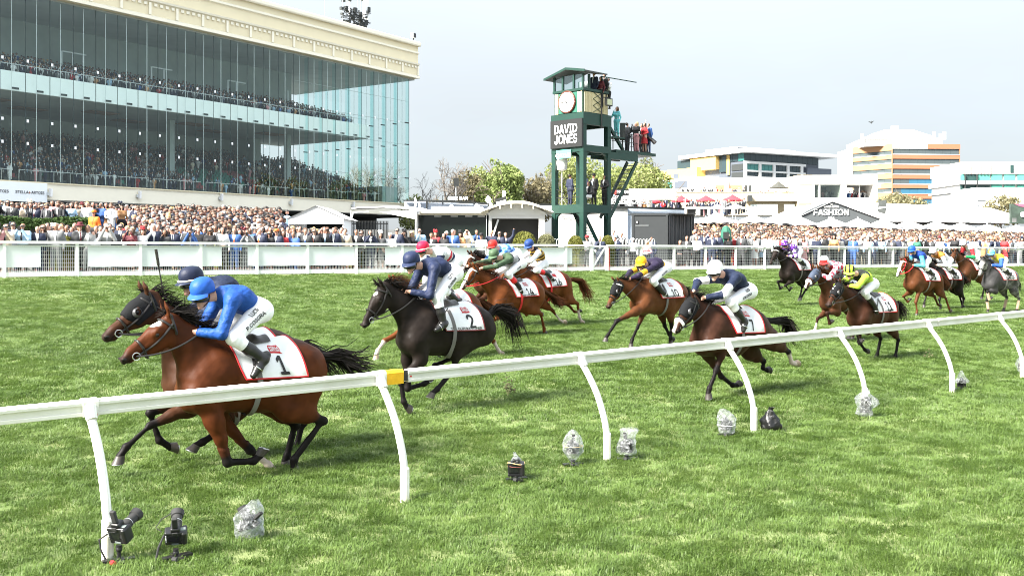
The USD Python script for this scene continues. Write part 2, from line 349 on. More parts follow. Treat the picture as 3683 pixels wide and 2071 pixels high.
def scatter_patches(y0, y1, step, protos, name, label):
    P = []
    for x in np.arange(-45, 48, step):
        for y in np.arange(max(5.5, y0 - 1), min(66, y1 + 1), step):
            P.append((x, y))
    P = np.array(P) + rng.uniform(-step * 0.2, step * 0.2, (len(P), 2))
    vis = (np.abs(P[:, 0]) < P[:, 1] * 0.53 + 1.2) & (fence_d(P) < -0.12) & (P[:, 1] >= y0) & (P[:, 1] < y1)
    P = P[vis]; e = 0.3
    gx = (ground(P + [e, 0]) - ground(P - [e, 0])) / (2 * e); gy = (ground(P + [0, e]) - ground(P - [0, e])) / (2 * e)
    instancer(name, protos, np.concatenate([P, ground(P)[:, None]], 1), rng.integers(0, len(protos), len(P)), rng.uniform(0, 6.283, len(P)),
              scale=np.stack([np.ones(len(P)), np.ones(len(P)), rng.uniform(0.85, 1.2, len(P))], 1), label=label, tilt=np.stack([-gx, -gy, np.ones(len(P))], 1), cat='grass')
    return len(P)
def gp(seeds, *a): return [[('blades', grass_patch(s, *a), M_grass, False)] for s in seeds]
scatter_patches(6.5, 13.0, 0.5, gp(range(6), 0.78, 2300, 0.0068, 0.030, 0.085), 'near_grass', 'thick tufted green turf nearest the running rail')
scatter_patches(13.0, 26.0, 0.8, gp(range(10, 15), 1.2, 3000, 0.0105, 0.035, 0.092), 'middle_grass', 'green turf under the galloping horses')
scatter_patches(26.0, 66.0, 1.4, gp(range(20, 25), 2.0, 3200, 0.020, 0.035, 0.085), 'far_grass', 'green turf running up to the outer white fence')

# ================================================================ RUNNING RAIL with goose-neck posts
M_white = mat('white_plastic', (0.66, 0.66, 0.62), 0.45, col2=(0.58, 0.575, 0.52), scale=2.6, bump=0.05)
M_white_dirty = mat('weathered_white_plastic', (0.76, 0.75, 0.68), 0.5, col2=(0.62, 0.59, 0.48), scale=9.0)
M_yellow = mat('yellow_vinyl', (0.85, 0.46, 0.015), 0.45, var=0.12, scale=25, bump=0.3, bscale=22)
M_gap = mat('dark_gap', (0.03, 0.03, 0.03), 0.8)
M_rust = mat('orange_rust', (0.42, 0.14, 0.05), 0.8)
RH = 1.15
def rail_section(grow=0.0):
    """cross-section of the beam: x towards the infield (camera), z up, about the beam's top."""
    g = grow
    return Polygon([(-0.045 - g, -0.125 - g), (0.030 + g, -0.125 - g), (0.034 + g, -0.121), (0.034 + g, -0.098), (0.022 + g, -0.095), (0.022 + g, -0.045), (0.034 + g, -0.042), (0.034 + g, -0.022), (0.026 + g, -0.014), (0.026 + g, -0.008), (0.016 + g, 0.0 + g), (-0.030 - g, 0.0 + g), (-0.045 - g, -0.014)])
RZ = lambda P: gz(*P)
def on_rail(k, off=0.0):
    p = R0 + RD * (k * RSTEP) - RN * off; return np.array([p[0], p[1], 0.0])
EXR = np.array([RD[0], RD[1], 0]); EOFF = np.array([-RN[0], -RN[1], 0])
def along_rail(poly, k0, k1):
    m = trimesh.creation.extrude_polygon(poly, (k1 - k0) * RSTEP, engine='earcut'); v = np.array(m.vertices); o = on_rail(k0)
    return trimesh.Trimesh(o + v[:, :1] * EOFF + v[:, 1:2] * np.array([0, 0, 1.0]) + np.array([0, 0, RH]) + v[:, 2:3] * EXR, m.faces[:, ::-1] if np.linalg.det(np.stack([EOFF, [0, 0, 1.0], EXR])) < 0 else m.faces, process=False)
rail = thing('running_rail', 'white running rail on curved goose-neck posts along the near turf', 'rail')
jx = 1.108
for k0, k1 in [(-2, 0), (0, jx - 0.010), (jx + 0.010, 2), (2, 3), (3, 4), (4, 5.13), (5.136, 6), (6, 7), (7, 8), (8, 9), (9, 10)]:
    put('rail_beam', along_rail(rail_section(), k0 + 0.003, k1 - 0.003), M_white, rail)
put('joint_sleeve', along_rail(Polygon([(-0.03, -0.11), (0.018, -0.11), (0.018, -0.012), (-0.03, -0.012)]), jx - 0.03, jx + 0.03), M_gap, rail)
put('yellow_cover', along_rail(rail_section(0.006).simplify(0.012), 1.022, 1.098), M_yellow, rail, label='yellow vinyl cover wrapped round the rail at a joint')
put('small_sticker', along_rail(Polygon([(0.023, -0.078), (0.0245, -0.078), (0.0245, -0.064), (0.023, -0.064)]), 1.128, 1.137), mat('sticker_red', (0.5, 0.03, 0.03), 0.5), rail)
for k in range(-1, 10):
    a = on_rail(k)
    path = [(0.005, 1.075), (0.045, 1.03), (0.12, 0.945), (0.215, 0.82), (0.30, 0.68), (0.365, 0.53), (0.408, 0.40), (0.428, 0.28), (0.434, 0.15), (0.434, -0.05)]
    # round the bend with a spline through the points
    pp = np.array(path); tt = np.linspace(0, 1, len(pp)); from_t = np.linspace(0, 1, 26)
    from scipy.interpolate import CubicSpline
    cs = CubicSpline(tt, pp)(from_t); pts = a + cs[:, :1] * EOFF + cs[:, 1:] * np.array([0, 0, 1.0])
    p = put('post', tube(pts, 0.0345, 14), M_white, rail, smooth=40)
    b = a + 0.434 * EOFF
    put('ground_sleeve', cat([tube([b + [0, 0, -0.05], b + [0, 0, 0.30]], 0.0435, 14), tube([b + [0, 0, 0.298], b + [0, 0, 0.312]], [0.0435, 0.038], 14)]), M_white_dirty, p, smooth=40)
    sec = rail_section(0.005)
    put('bracket', cat([along_rail(Polygon(np.array(rail_section(0.007).convex_hull.exterior.coords)), k - 0.020, k + 0.024), tube([a + [0, 0, 1.09] + 0.02 * EOFF, a + [0, 0, 1.0] + 0.085 * EOFF], [0.05, 0.042], 14)]), M_white, p, smooth=30)
    put('bolt', cat([tube([a + EXR * 0.03 + [0, 0, 1.035] + 0.07 * EOFF, a + EXR * 0.045 + [0, 0, 1.035] + 0.07 * EOFF], 0.009, 8)]), M_rust, p)

# ================================================================ OUTER FENCE
M_fence = mat('fence_paint', (0.80, 0.81, 0.80), 0.45, var=0.06, scale=4)
M_wire = mat('galvanised_wire', (0.62, 0.64, 0.63), 0.45, metal=0.2)
def fpos(u, d=0.0, z=0.0):
    p = F0 + u * FD + d * FN; return np.array([p[0], p[1], float(fence_z(p)) + z])
def u_at(px):
    """distance along the fence of photo column px."""
    k = (px - PW / 2) / FPX; return (k * F0[1] - F0[0]) / (FD[0] - k * FD[1])
fence = thing('outer_fence', 'white post and rail fence with wire mesh behind the turf track', 'fence')
FDX = np.array([FD[0], FD[1], -0.0030]); FNX = np.array([FN[0], FN[1], 0])
def fbar(u0, u1, z, w, h, d=0.0): return bar(fpos(u0, d, z), fpos(u1, d, z), w, h)
pxs = [-160, 15.6, 277, 505, 722, 924, 1106, 1281, 1446, 1603]
us = [u_at(p) for p in pxs]; step = (us[-1] - us[3]) / 6
gate0, gate1 = u_at(2127), u_at(2182)
u = us[-1] + step
while u < gate0 - 0.8: us.append(u); u += step
us_r = [gate1]; u = gate1 + step
while u < 78: us_r.append(u); u += step
def post(u, w=0.10):
    put('post', moved(bar(fpos(u, 0, -0.05), fpos(u, 0, 1.16), w, 0.09, up=FNX)), M_fence, fence)
for u in us + us_r[1:]: post(u)
for u in (gate0, gate1): post(u, 0.17)
for a, b in list(zip(us[:-1], us[1:])) + [(us[-1], gate0)] + list(zip(us_r[:-1], us_r[1:])):
    put('top_rail', cat([fbar(a, b, 1.155, 0.12, 0.09, -0.012), ]), M_fence, fence)
    put('middle_rail', fbar(a + 0.05, b - 0.05, 1.045, 0.04, 0.035), M_fence, fence)
    put('bottom_rail', fbar(a + 0.05, b - 0.05, 0.10, 0.05, 0.15), M_fence, fence)
    right = a >= gate1 - 0.01; w = []
    for z in np.linspace(0.20, 1.02, 7): w.append(fbar(a + 0.05, b - 0.05, z, 0.008, 0.011 if right else 0.010, 0.02))
    if not right:
        for uu in np.arange(a + 0.08, b - 0.05, 0.062): w.append(bar(fpos(uu, 0.028, 0.17), fpos(uu, 0.028, 1.03), 0.0085, 0.0085))
    elif a < 45:
        for uu in np.arange(a + 0.12, b - 0.05, 0.12): w.append(bar(fpos(uu, 0.028, 0.17), fpos(uu, 0.028, 1.03), 0.004, 0.004))
    put('wire_mesh', cat(w), M_wire, fence)
g = thing('fence_gate', 'white fence gate with a diagonal brace and a red edge strip', 'gate')
put('gate_rail', cat([fbar(gate0 + 0.09, gate1 - 0.09, 1.12, 0.06, 0.08), fbar(gate0 + 0.09, gate1 - 0.09, 0.12, 0.05, 0.12)]), M_fence, g)
put('brace', bar(fpos(gate0 + 0.1, 0, 0.18), fpos(gate1 - 0.1, 0, 1.07), 0.05, 0.06), M_fence, g)
put('gate_mesh', cat([fbar(gate0 + 0.09, gate1 - 0.09, z, 0.006, 0.008, 0.03) for z in np.linspace(0.22, 1.04, 16)] + [bar(fpos(uu, 0.036, 0.17), fpos(uu, 0.036, 1.06), 0.005, 0.005) for uu in np.arange(gate0 + 0.15, gate1 - 0.1, 0.07)]), M_wire, g)
put('red_strip', bar(fpos(gate1 + 0.105, -0.03, 0.02), fpos(gate1 + 0.105, -0.03, 1.1), 0.05, 0.03, up=FNX), mat('red_paint', (0.5, 0.03, 0.03), 0.5), g)
# blank white banners tied to the mesh
M_banner = mat('banner_vinyl', (0.74, 0.78, 0.80), 0.5, var=0.05, scale=3, bump=0.15, bscale=6)
where = ['at the far left edge of the fence', 'left of the dark hooded horse', 'above the blue jockey and his horse', 'behind the black horse and its navy jockey', 'behind the striped yellow and black jockey']
for (a, b), wh in zip([(-60, 147), (316, 798), (891, 1275), (1385, 1713), (1756, 2058)], where):
    ua, ub = u_at(a), u_at(b); n = max(2, int((ub - ua) / 0.15)); nv = 6; V = []
    for i in range(n + 1):
        for j in range(nv + 1):
            uu = ua + (ub - ua) * i / n; z = 0.335 + 0.685 * j / nv; sag = 0.012 * math.sin(i * 0.9) * math.sin(math.pi * j / nv) - 0.008
            V.append(fpos(uu, 0.005 + sag * 0.4, z - (0.012 * abs(math.sin(i * 0.55)) if j == 0 else 0) - (0.008 * abs(math.sin(i * 0.45 + 1)) if j == nv else 0)))
    V = np.array(V); q = np.arange((n + 1) * (nv + 1)).reshape(n + 1, nv + 1)
    F = np.concatenate([np.stack([q[:-1, :-1], q[1:, :-1], q[1:, 1:]], -1).reshape(-1, 3), np.stack([q[:-1, :-1], q[1:, 1:], q[:-1, 1:]], -1).reshape(-1, 3)])
    bn = thing('fence_banner', f'blank white banner tied to the fence {wh}', 'banner')
    put('sheet', cat([trimesh.Trimesh(V, F, process=False), trimesh.Trimesh(V + 0.004 * FNX, F[:, ::-1], process=False)]), M_banner, bn, smooth=True)
    tz = [bar(fpos(t, -0.005, 0.345), fpos(t, 0.03, 0.27), 0.012) for t in np.linspace(ua + 0.05, ub - 0.05, max(2, int((ub - ua) / 1.1)))]
    put('cable_tie', cat(tz), M_gap, bn)
# ================================================================ HORSES AND JOCKEYS
V3 = lambda *a: np.array(a, float)
M_coat = mat('horse_coat', (0.1, 0.05, 0.02), 0.52, var=0.38, scale=6.0, attr='coat', spec=0.11, sheen=0.0, bump=0.08, bscale=120)
M_hair = mat('black_horse_hair', (0.012, 0.010, 0.009), 0.75, var=0.3, scale=30, spec=0.15)
M_hair_red = mat('chestnut_horse_hair', (0.085, 0.030, 0.012), 0.75, var=0.3, scale=30, spec=0.15)
M_hair_grey = mat('grey_horse_hair', (0.06, 0.058, 0.056), 0.5, var=0.3, scale=30)
M_leather = mat('black_leather', (0.016, 0.014, 0.013), 0.38, var=0.3, scale=40)
M_boot = mat('polished_boot', (0.012, 0.012, 0.012), 0.30, var=0.2, scale=20, bump=0.2, bscale=18)
M_metal = mat('bit_metal', (0.75, 0.75, 0.74), 0.22, metal=1.0)
M_hoof = mat('dark_hoof', (0.05, 0.042, 0.036), 0.5, var=0.4, scale=40)
M_hoof_pale = mat('pale_hoof', (0.32, 0.25, 0.17), 0.5, var=0.3, scale=40)
M_shoe = mat('racing_plate', (0.6, 0.6, 0.6), 0.35, metal=1.0)
M_eye = mat('horse_eye', (0.008, 0.006, 0.005), 0.08)
M_eye_matt = mat('nostril_dark', (0.010, 0.007, 0.006), 0.8)
M_cloth = mat('saddle_cloth_white', (0.80, 0.81, 0.83), 0.7, var=0.05, scale=12, bump=0.10, bscale=14)
M_red = mat('red_trim', (0.50, 0.015, 0.02), 0.6)
M_num = mat('black_print', (0.012, 0.012, 0.014), 0.6)
M_breech = mat('white_breeches', (0.80, 0.80, 0.82), 0.6, var=0.10, scale=16, bump=0.25, bscale=16)
M_silk = mat('jockey_silk', (0.5, 0.5, 0.5), 0.58, var=0.34, scale=11, attr='coat', bump=0.9, bscale=11, spec=0.22)
M_skin = mat('skin', (0.52, 0.29, 0.21), 0.5, var=0.10, scale=30)
M_lens = mat('goggle_lens', (0.02, 0.02, 0.02), 0.06)
M_strap = mat('white_strap', (0.75, 0.74, 0.72), 0.6)
M_girth = mat('grey_girth_web', (0.15, 0.14, 0.135), 0.7)
M_felt = mat('blinker_cloth', (0.010, 0.0105, 0.012), 0.85, var=0.25, scale=20, bump=0.15, bscale=60, spec=0.15)
M_felt_blue = mat('blue_blinker_cloth', (0.035, 0.05, 0.085), 0.75, var=0.25, scale=20)
M_cup = mat('blinker_cup', (0.05, 0.05, 0.052), 0.3)

ZR = {1: (300, 850, 1852 / 1150), 2: (1250, 800, 1966 / 950), 3: (2100, 850, 2053 / 850), 4: (2700, 820, 2576 / 983)}
def src(z, p): x, y, k = ZR[z]; return x + p[0] / k, y + p[1] / k

def ik(a, b, l1, l2, bend):
    """joint between a and b in the x-z plane (bend +1 / -1 picks the side)."""
    a, b = np.asarray(a, float), np.asarray(b, float); d = b - a; L = np.linalg.norm(d)
    if L > (l1 + l2) * 0.985: return a + d * (l1 / (l1 + l2))
    L = max(L, abs(l1 - l2) + 0.02); c = (l1 * l1 + L * L - l2 * l2) / (2 * l1 * L); s = math.sqrt(max(0, 1 - c * c)); u = d / np.linalg.norm(d)
    n = np.array([-u[2], u[1] * 0, u[0]]); return a + u * l1 * c + n * l1 * s * bend
FORE = {'ext': [(.66, -.86), (.90, -1.10), (1.00, -1.17)], 'reach': [(.52, -.95), (.62, -1.22), (.66, -1.33)], 'stance': [(.16, -1.10), (.08, -1.38), (.13, -1.50)],
        'fold': [(.46, -.93), (.22, -1.10), (.10, -1.02)], 'trail': [(-.02, -1.06), (-.26, -1.24), (-.36, -1.30)], 'high': [(.52, -.80), (.40, -1.06), (.30, -1.02)]}
HIND = {'fwd': [(-.78, -1.08), (-.50, -1.33), (-.40, -1.42)], 'stance': [(-1.22, -1.04), (-1.12, -1.39), (-1.04, -1.50)], 'push': [(-1.38, -.96), (-1.55, -1.26), (-1.63, -1.38)],
        'fold': [(-1.18, -.92), (-1.36, -1.18), (-1.47, -1.22)], 'under': [(-.95, -1.02), (-.82, -1.36), (-.74, -1.46)], 'flick': [(-1.36, -.86), (-1.62, -1.04), (-1.74, -1.02)]}

def build_horse(S):
    K = S.get('K', 0.95); z = S['z']; h = S.get('h', 0.024)
    W = at_s(*src(z, S['withers']), S['s'])
    yaw = math.atan2(-RD[1], -RD[0]) + math.radians(S.get('turn', 0))
    ex = np.array([math.cos(yaw), math.sin(yaw), 0]); ey = np.array([-ex[1], ex[0], 0]); ez = np.array([0, 0, 1.0])
    g0 = gz(W[0], W[1]); base = np.array([W[0], W[1], g0]); HW = W[2] - g0                   # withers height above the turf
    def loc(p, yl):
        """zoom pixel on the plane at lateral offset yl -> local (withers origin)."""
        q = (ray_plane(*src(z, p), W + ey * yl * K, ey) - W) / K; return np.array([q @ ex, yl, q[2]])
    def to_local(p): return np.asarray(p) * K + np.array([0, 0, HW])
    B = Body()
    pitch = math.radians(S.get('pitch', 0)); cp, sp = math.cos(pitch), math.sin(pitch)
    def t(x, y, zz): return np.array([x * cp - zz * sp * 1.0, y, x * sp + zz * cp])        # torso frame, rump drops for pitch > 0
    # torso (zone 1)
    a = dict(zone=1)
    B.cap(t(.02, 0, -.42), t(-.45, 0, -.43), .345, .355, .72, .06, **a).cap(t(-.42, 0, -.42), t(-.80, 0, -.335), .345, .255, .80, .08, **a)
    B.cap(t(-.84, 0, -.345), t(-.98, 0, -.38), .27, .215, .95, .10, **a)
    B.cap(t(.04, 0, -.15), t(-.30, 0, -.20), .14, .12, .55, .10, **a).cap(t(-.30, 0, -.20), t(-.72, 0, -.17), .12, .13, 1.05, .10, **a)
    B.cap(t(-.70, 0, -.175), t(-1.0, 0, -.235), .14, .12, 1.25, .09, **a)
    for s in (1, -1):
        B.cap(t(.08, .13 * s, -.28), t(.26, .145 * s, -.54), .15, .15, .62, .07, **a)
        B.cap(t(-.80, .15 * s, -.30), t(-.96, .13 * s, -.47), .20, .17, .70, .08, **a)
    B.cap(t(.20, 0, -.45), t(.24, 0, -.58), .23, .19, .82, .08, **a)
    # neck and head (zones 2, 3)
    P, N = loc(S['poll'], 0), loc(S['muzzle'], 0)
    hd = (N - P); hd[1] = 0; hd /= np.linalg.norm(hd); HL = S.get('HL', 0.645); hv = np.array([hd[2], 0, -hd[0]])
    HQ = HL / .60; H = lambda u, v, y=0.0: P + hd * (u * HQ) + hv * (v * .5 * (1 + HQ)) + np.array([0, y, 0])
    nb = t(.10, 0, -.30); mid = nb * 0.5 + H(.02, .06) * 0.5 + np.array([0.0, 0, 0.0])
    B.cap(nb, mid, .265, .175, .50, .09, zone=2).cap(mid, H(.03, .05), .175, .118, .56, .07, zone=2)
    B.cap(t(.16, 0, -.42), mid + hv * 0.03, .24, .13, .60, .09, zone=2)
    B.cap(H(.02, .03), H(.19, .030), .092, .100, .78, .05, zone=3).cap(H(.16, .085), H(.24, .095), .112, .092, .60, .045, zone=3)
    B.cap(H(.18, -.005), H(.46, .002), .074, .050, .84, .05, zone=3).cap(H(.46, .006), H(.545, .016), .052, .050, 1.0, .03, zone=3)
    B.cap(H(.24, .115), H(.48, .060), .055, .030, .66, .035, zone=3).cap(H(.475, .062), H(.520, .070), .030, .027, 1.1, .02, zone=3).cap(H(.545, .030), H(.565, .042), .034, .026, 1.1, .02, zone=3)
    for s in (1, -1): B.cap(H(.25, .052, .058 * s), H(.40, .030, .044 * s), .012, .010, 1.0, .03, zone=3)      # facial crest
    for s in (1, -1):
        B.cap(H(.175, -.012, .068 * s), H(.22, -.005, .062 * s), .034, .026, 1.0, .025, zone=3)           # brow over the eye
        B.ball(H(.555, .000, .034 * s), .026, 1.0, .02, zone=3)                                             # nostril rim
        ea = hd * S.get('ear', -0.35) - hv; ea /= np.linalg.norm(ea)
        e0 = H(.01, -.055, .055 * s)
        B.cap(e0, e0 + ea * .07 + V3(0, .015 * s, 0), .030, .034, .62, .02, zone=3, ax=hd).cap(e0 + ea * .07 + V3(0, .015 * s, 0), e0 + ea * .165 + V3(0, .012 * s, 0), .033, .007, .62, .012, zone=3, ax=hd)
    # legs
    LEG = []
    for front in (True, False):
        for s, nm in ((1, 'L'), (-1, 'R')):
            spec = S[('fore' if front else 'hind')][0 if s > 0 else 1]
            yl = (.125 if front else .135) * s
            if isinstance(spec, str): j = [t(px_, 0, pz_) * 1.0 + V3(0, yl, 0) for px_, pz_ in (FORE if front else HIND)[spec]]
            else: j = [loc(q, yl) for q in spec]
            k_, f_, o_ = j
            if front:
                A = t(.20, .13 * s, -.55); E = ik(A, k_, .26, .43, -1); E[1] = yl * 1.08
                B.cap(A, E, .135, .105, .75, .06, zone=4).cap(E, E * .55 + k_ * .45, .098, .066, .85, .05, zone=4).cap(E * .55 + k_ * .45, k_, .066, .043, .95, .03, zone=4)
                B.ball(k_, .050, .95, .025, zone=4); r1, r2 = .036, .033
            else:
                A = t(-.85, .13 * s, -.36); E = ik(A, k_, .40, .44, 1); E[1] = yl * 1.05
                B.cap(A, E, .205, .155, .66, .08, zone=4).cap(A + t(-.06, 0, -.04), E * .45 + k_ * .55, .175, .085, .62, .09, zone=4).cap(E, E * .5 + k_ * .5, .145, .090, .72, .06, zone=4).cap(E * .5 + k_ * .5, k_, .090, .048, .85, .04, zone=4)
                d = (k_ - E) / np.linalg.norm(k_ - E); B.ball(k_ + d * .012, .050, .85, .025, zone=4); r1, r2 = .040, .036
                n = np.array([d[2], 0, -d[0]]); bk = k_ - n * .0 + d * .035; B.ball(bk, .036, .8, .03, zone=4)                # point of the hock
            B.cap(k_, f_, r1, r2, .9, .02, zone=5).ball(f_, .043, .92, .02, zone=5)
            o2 = f_ + (o_ - f_) * .62; B.cap(f_, o2, .034, .040, 1.0, .02, zone=5); LEG.append((front, s, E, k_, f_, o_, o2))
    # tail dock
    D0 = t(-1.10, 0, -.235); B.cap(t(-1.0, 0, -.26), D0, .07, .045, 1.0, .05, zone=1)
    # ---- the mesh with coat colours
    m = B.mesh(h); v = np.array(m.vertices); vn = np.array(m.vertex_normals); mus = meshkit.fbm(v * [4.2, 6.0, 4.2] + S.get('seed', 1), 3, 7) - .5; v = v + vn * (np.minimum(mus - .12, .06) * .045 * np.clip((np.abs(v[:, 2] + .35) < .75) * 1.0, 0, 1))[:, None]
    base_c = np.array(S['coat']); pt = np.array(S.get('points', (0.010, 0.008, 0.008))); c = np.tile(base_c, (len(v), 1))
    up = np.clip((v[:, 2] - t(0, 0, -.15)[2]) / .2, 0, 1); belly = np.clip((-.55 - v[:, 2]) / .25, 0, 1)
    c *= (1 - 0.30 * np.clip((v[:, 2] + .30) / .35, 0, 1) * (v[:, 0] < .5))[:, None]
    def seg(a, b):
        d = b - a; tt = np.clip((v - a) @ d / (d @ d), 0, 1); return np.linalg.norm(v - a - tt[:, None] * d, axis=1), tt
    def blend(w, col):
        nonlocal c
        w = np.clip(w, 0, 1)[:, None]; c = c * (1 - w) + np.array(col) * w
    if 'points' not in S or S['points'] is not None:
        for front, s, E, k_, f_, o_, o2 in LEG:
            dk, tk = seg(E, k_); blend(np.clip(1 - (dk - .02) / .10, 0, 1) * np.clip((tk - .45) / .5, 0, 1) * (np.linalg.norm(v - k_, axis=1) < .30), pt)
            for a_, b_ in ((k_, f_), (f_, o_)):
                d_, _ = seg(a_, b_); blend((.105 - d_) / .03, pt)
    dm = np.linalg.norm(v - H(.56, .02), axis=1); blend((.125 - dm) / .08 * .85, np.array(S.get('nose', (0.022, 0.016, 0.014))))
    dh, th = seg(H(0, 0), H(.56, .02)); isH = dh < .19
    lu = (v - P) @ hd; lv = (v - P) @ hv; ly = v[:, 1]
    mk = S.get('mark')
    if mk == 'star': blend(isH * (1.0 - np.hypot((lu - .15) / .060, (ly - .012) / .050)) * 4 * (lv < 0), (.75, .73, .70))
    if mk == 'small': blend(isH * (1.0 - np.hypot((lu - .15) / .038, (ly - .02) / .026)) * 4 * (lv < 0), (.75, .73, .70))
    if mk == 'blaze': blend(isH * (.046 - np.abs(ly) - .01 * np.abs(lu - .3)) * 80 * (lv < .0) * (lu > .06), (.78, .74, .70))
    if mk == 'snip': blend(isH * (.03 - np.abs(ly)) * 80 * (lv < .03) * (lu > .38), (.70, .62, .55))
    if S.get('grey'):
        q = meshkit.fbm(v * 9, 3, 4); blend(np.clip((q - .42) * 5, 0, 1) * np.clip((-.1 - v[:, 0]) / .5, 0, .85), (.20, .195, .19)); blend(isH * np.clip((lu - .05) / .2, 0, .9), (.36, .35, .34)); blend((.10 - dm) / .06, (.12, .10, .10))
        blend(np.clip((v[:, 0] + .0) / .5, 0, .0), (.03, .03, .03))
    for front, s, E, k_, f_, o_, o2 in LEG:
        key = ('F' if front else 'H') + ('L' if s > 0 else 'R')
        if key in S.get('socks', {}):
            f0 = k_ + (f_ - k_) * (1 - S['socks'][key]); d1, _ = seg(f0, f_); d2, _ = seg(f_, o_); blend((.095 - np.minimum(d1, d2)) / .02, (.62, .52, .44))
    for s in (1, -1):
        nd = np.linalg.norm((v - H(.572, .0, .05 * s)) * np.array([1, 1.0, 1.4]), axis=1); blend((.030 - nd) / .012, (.006, .005, .005))       # nostrils
    blend(isH * (np.abs((lu - .53)) < .055) * (np.abs(lv - .047) < .007) * 1.0, (.008, .006, .006))                                             # mouth line
    root = thing('racehorse', S['label'], 'horse', base, yaw)
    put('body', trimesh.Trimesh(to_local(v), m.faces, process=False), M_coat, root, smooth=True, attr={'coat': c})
    up3 = lambda mm: trimesh.Trimesh(to_local(mm.vertices), mm.faces, process=False)
    # eyes
    for s in (1, -1):
        put('eye', up3(moved(trimesh.creation.icosphere(2, .025), H(.205, .008, .074 * s))), M_eye, root, smooth=True)
    for s in (1, -1):
        nm_ = trimesh.creation.icosphere(2, 1.0); nm_.vertices = nm_.vertices * [.021, .008, .013]; A_ = np.eye(4); o_ = np.array([.30, 0.95 * s, 0]); A_[:3, 0] = hd * .75 - hv * .66 + 0; A_[:3, 1] = np.array([0, s, 0]) * .92 + hd * .38; A_[:3, 2] = np.cross(A_[:3, 0], A_[:3, 1])
        ys_ = np.linspace(0, .12, 61); q_ = H(.552, -.002); dd_ = B.distance(q_ + np.stack([0 * ys_, ys_ * s, 0 * ys_], 1), (3,)); A_[:3, 3] = q_ + np.array([0, (ys_[np.where(dd_ < 0)[0][-1]] - .002) * s, 0]); nm_.apply_transform(A_)
        put('nostril', up3(nm_), M_eye_matt, root, smooth=True)
    # hooves
    for front, s, E, k_, f_, o_, o2 in LEG:
        d = (o_ - f_) / np.linalg.norm(o_ - f_); fw = np.array([d[2], 0, -d[0]])
        if front is None: fw = -fw
        # sole plane leans about 50 degrees to the pastern
        a_ = math.radians(38); dn = d * math.cos(a_) - fw * math.sin(a_) * -1; dn = d * math.cos(a_) - (-fw) * math.sin(a_)
        toe = fw * math.cos(a_) * -1 + d * math.sin(a_); toe = -np.cross(np.array([0, 1.0, 0]), dn)
        if toe @ d < 0: toe = -toe
        side = np.array([0, 1.0, 0]); c0 = o2 - d * .012; V = []; n = 14; ang = np.arange(n) / n * 2 * np.pi
        for hgt, rr, sh in ((0, .040, 0), (.035, .047, .010), (.072, .056, .024), (.078, .057, .026)):
            V.append(c0 + dn * hgt + toe * sh + np.cos(ang)[:, None] * toe * rr * 1.12 + np.sin(ang)[:, None] * side * rr)
        V = np.vstack(V); F = []
        for i in range(3):
            for q in range(n): p_, r_ = i * n + q, i * n + (q + 1) % n; F += [(p_, r_, r_ + n), (p_, r_ + n, p_ + n)]
        for q in range(1, n - 1): F += [(0, q + 1, q), (3 * n, 3 * n + q, 3 * n + q + 1)]
        key = ('F' if front else 'H') + ('L' if s > 0 else 'R')
        ho = put('hoof', up3(trimesh.Trimesh(V, F, process=False)), M_hoof_pale if key in S.get('socks', {}) else M_hoof, root, smooth=40)
        arc = np.linspace(-2.2, 2.2, 16); pp = c0 + dn * .083 + toe * .026 + np.cos(arc)[:, None] * toe * .054 + np.sin(arc)[:, None] * side * .048
        put('shoe', up3(tube(pp, .0075, 6)), M_shoe, ho)
    # ---- hair
    r = np.random.default_rng(S.get('seed', 1)); MH = {'red': M_hair_red, 'grey': M_hair_grey}.get(S.get('hair'), M_hair)
    def strands(roots, dirs, length, n, w, curl, droop, name):
        VV, FF = [], []; segs = 7
        for q in range(n):
            i = r.integers(0, len(roots)); p = roots[i] + r.normal(0, .006, 3); d = dirs[i] + r.normal(0, curl, 3); d /= np.linalg.norm(d); L = length * r.uniform(.55, 1.15); sd = np.cross(d, r.normal(0, 1, 3)); sd /= np.linalg.norm(sd)
            wob = r.normal(0, curl * .6, 3)
            for k in range(segs + 1):
                f = k / segs; ww = w * (1 - f) ** .6 * r.uniform(.8, 1.1) / 2; VV += [p - sd * ww, p + sd * ww]
                d = d + np.array([0, 0, -droop]) / segs + wob / segs; d /= np.linalg.norm(d); p = p + d * L / segs
            o = q * 2 * (segs + 1)
            for k in range(segs): FF += [(o + 2 * k, o + 2 * k + 1, o + 2 * k + 3), (o + 2 * k, o + 2 * k + 3, o + 2 * k + 2)]
        return trimesh.Trimesh(np.array(VV), np.array(FF), process=False)
    # mane: crest from poll to withers
    crest, cd = [], []
    for f in np.linspace(0.0, 1, 14):
        p = H(.02, -.04) * (1 - f) + t(.06, 0, -.02) * f; q = mid
        o = np.array([p[0], 0, p[2]]); nrm = np.array([-(H(0, 0) - nb)[2], 0, (H(0, 0) - nb)[0]]); nrm /= np.linalg.norm(nrm)
        rr = np.linspace(.30, -.15, 46); dd = B.distance(o + rr[:, None] * nrm, (1, 2, 3)); ins = np.where(dd < 0)[0]
        p2 = o + rr[ins[0]] * nrm if len(ins) else o
        crest.append(p2 - nrm * .012); cd.append(np.array([-.75, .25, .55]) * (1 if f < .55 else .9) + nrm * .25)
    put('mane', up3(strands(crest[:11], cd[:11], .24, 330, .011, .30, 1.0, 'mane')), MH, root)
    put('forelock', up3(strands([H(.015, -.075), H(.03, -.085)], [-hv * .6 + hd * .1, -hv * .4 - hd * .7], .13, 40, .009, .35, .6, 'forelock')), MH, root)
    tp = [D0] + ([loc(q, 0) for q in S['tail']] if 'tail' in S else [t(-1.24, 0, -.25), t(-1.45, 0, -.42), t(-1.62, 0, -.66)])
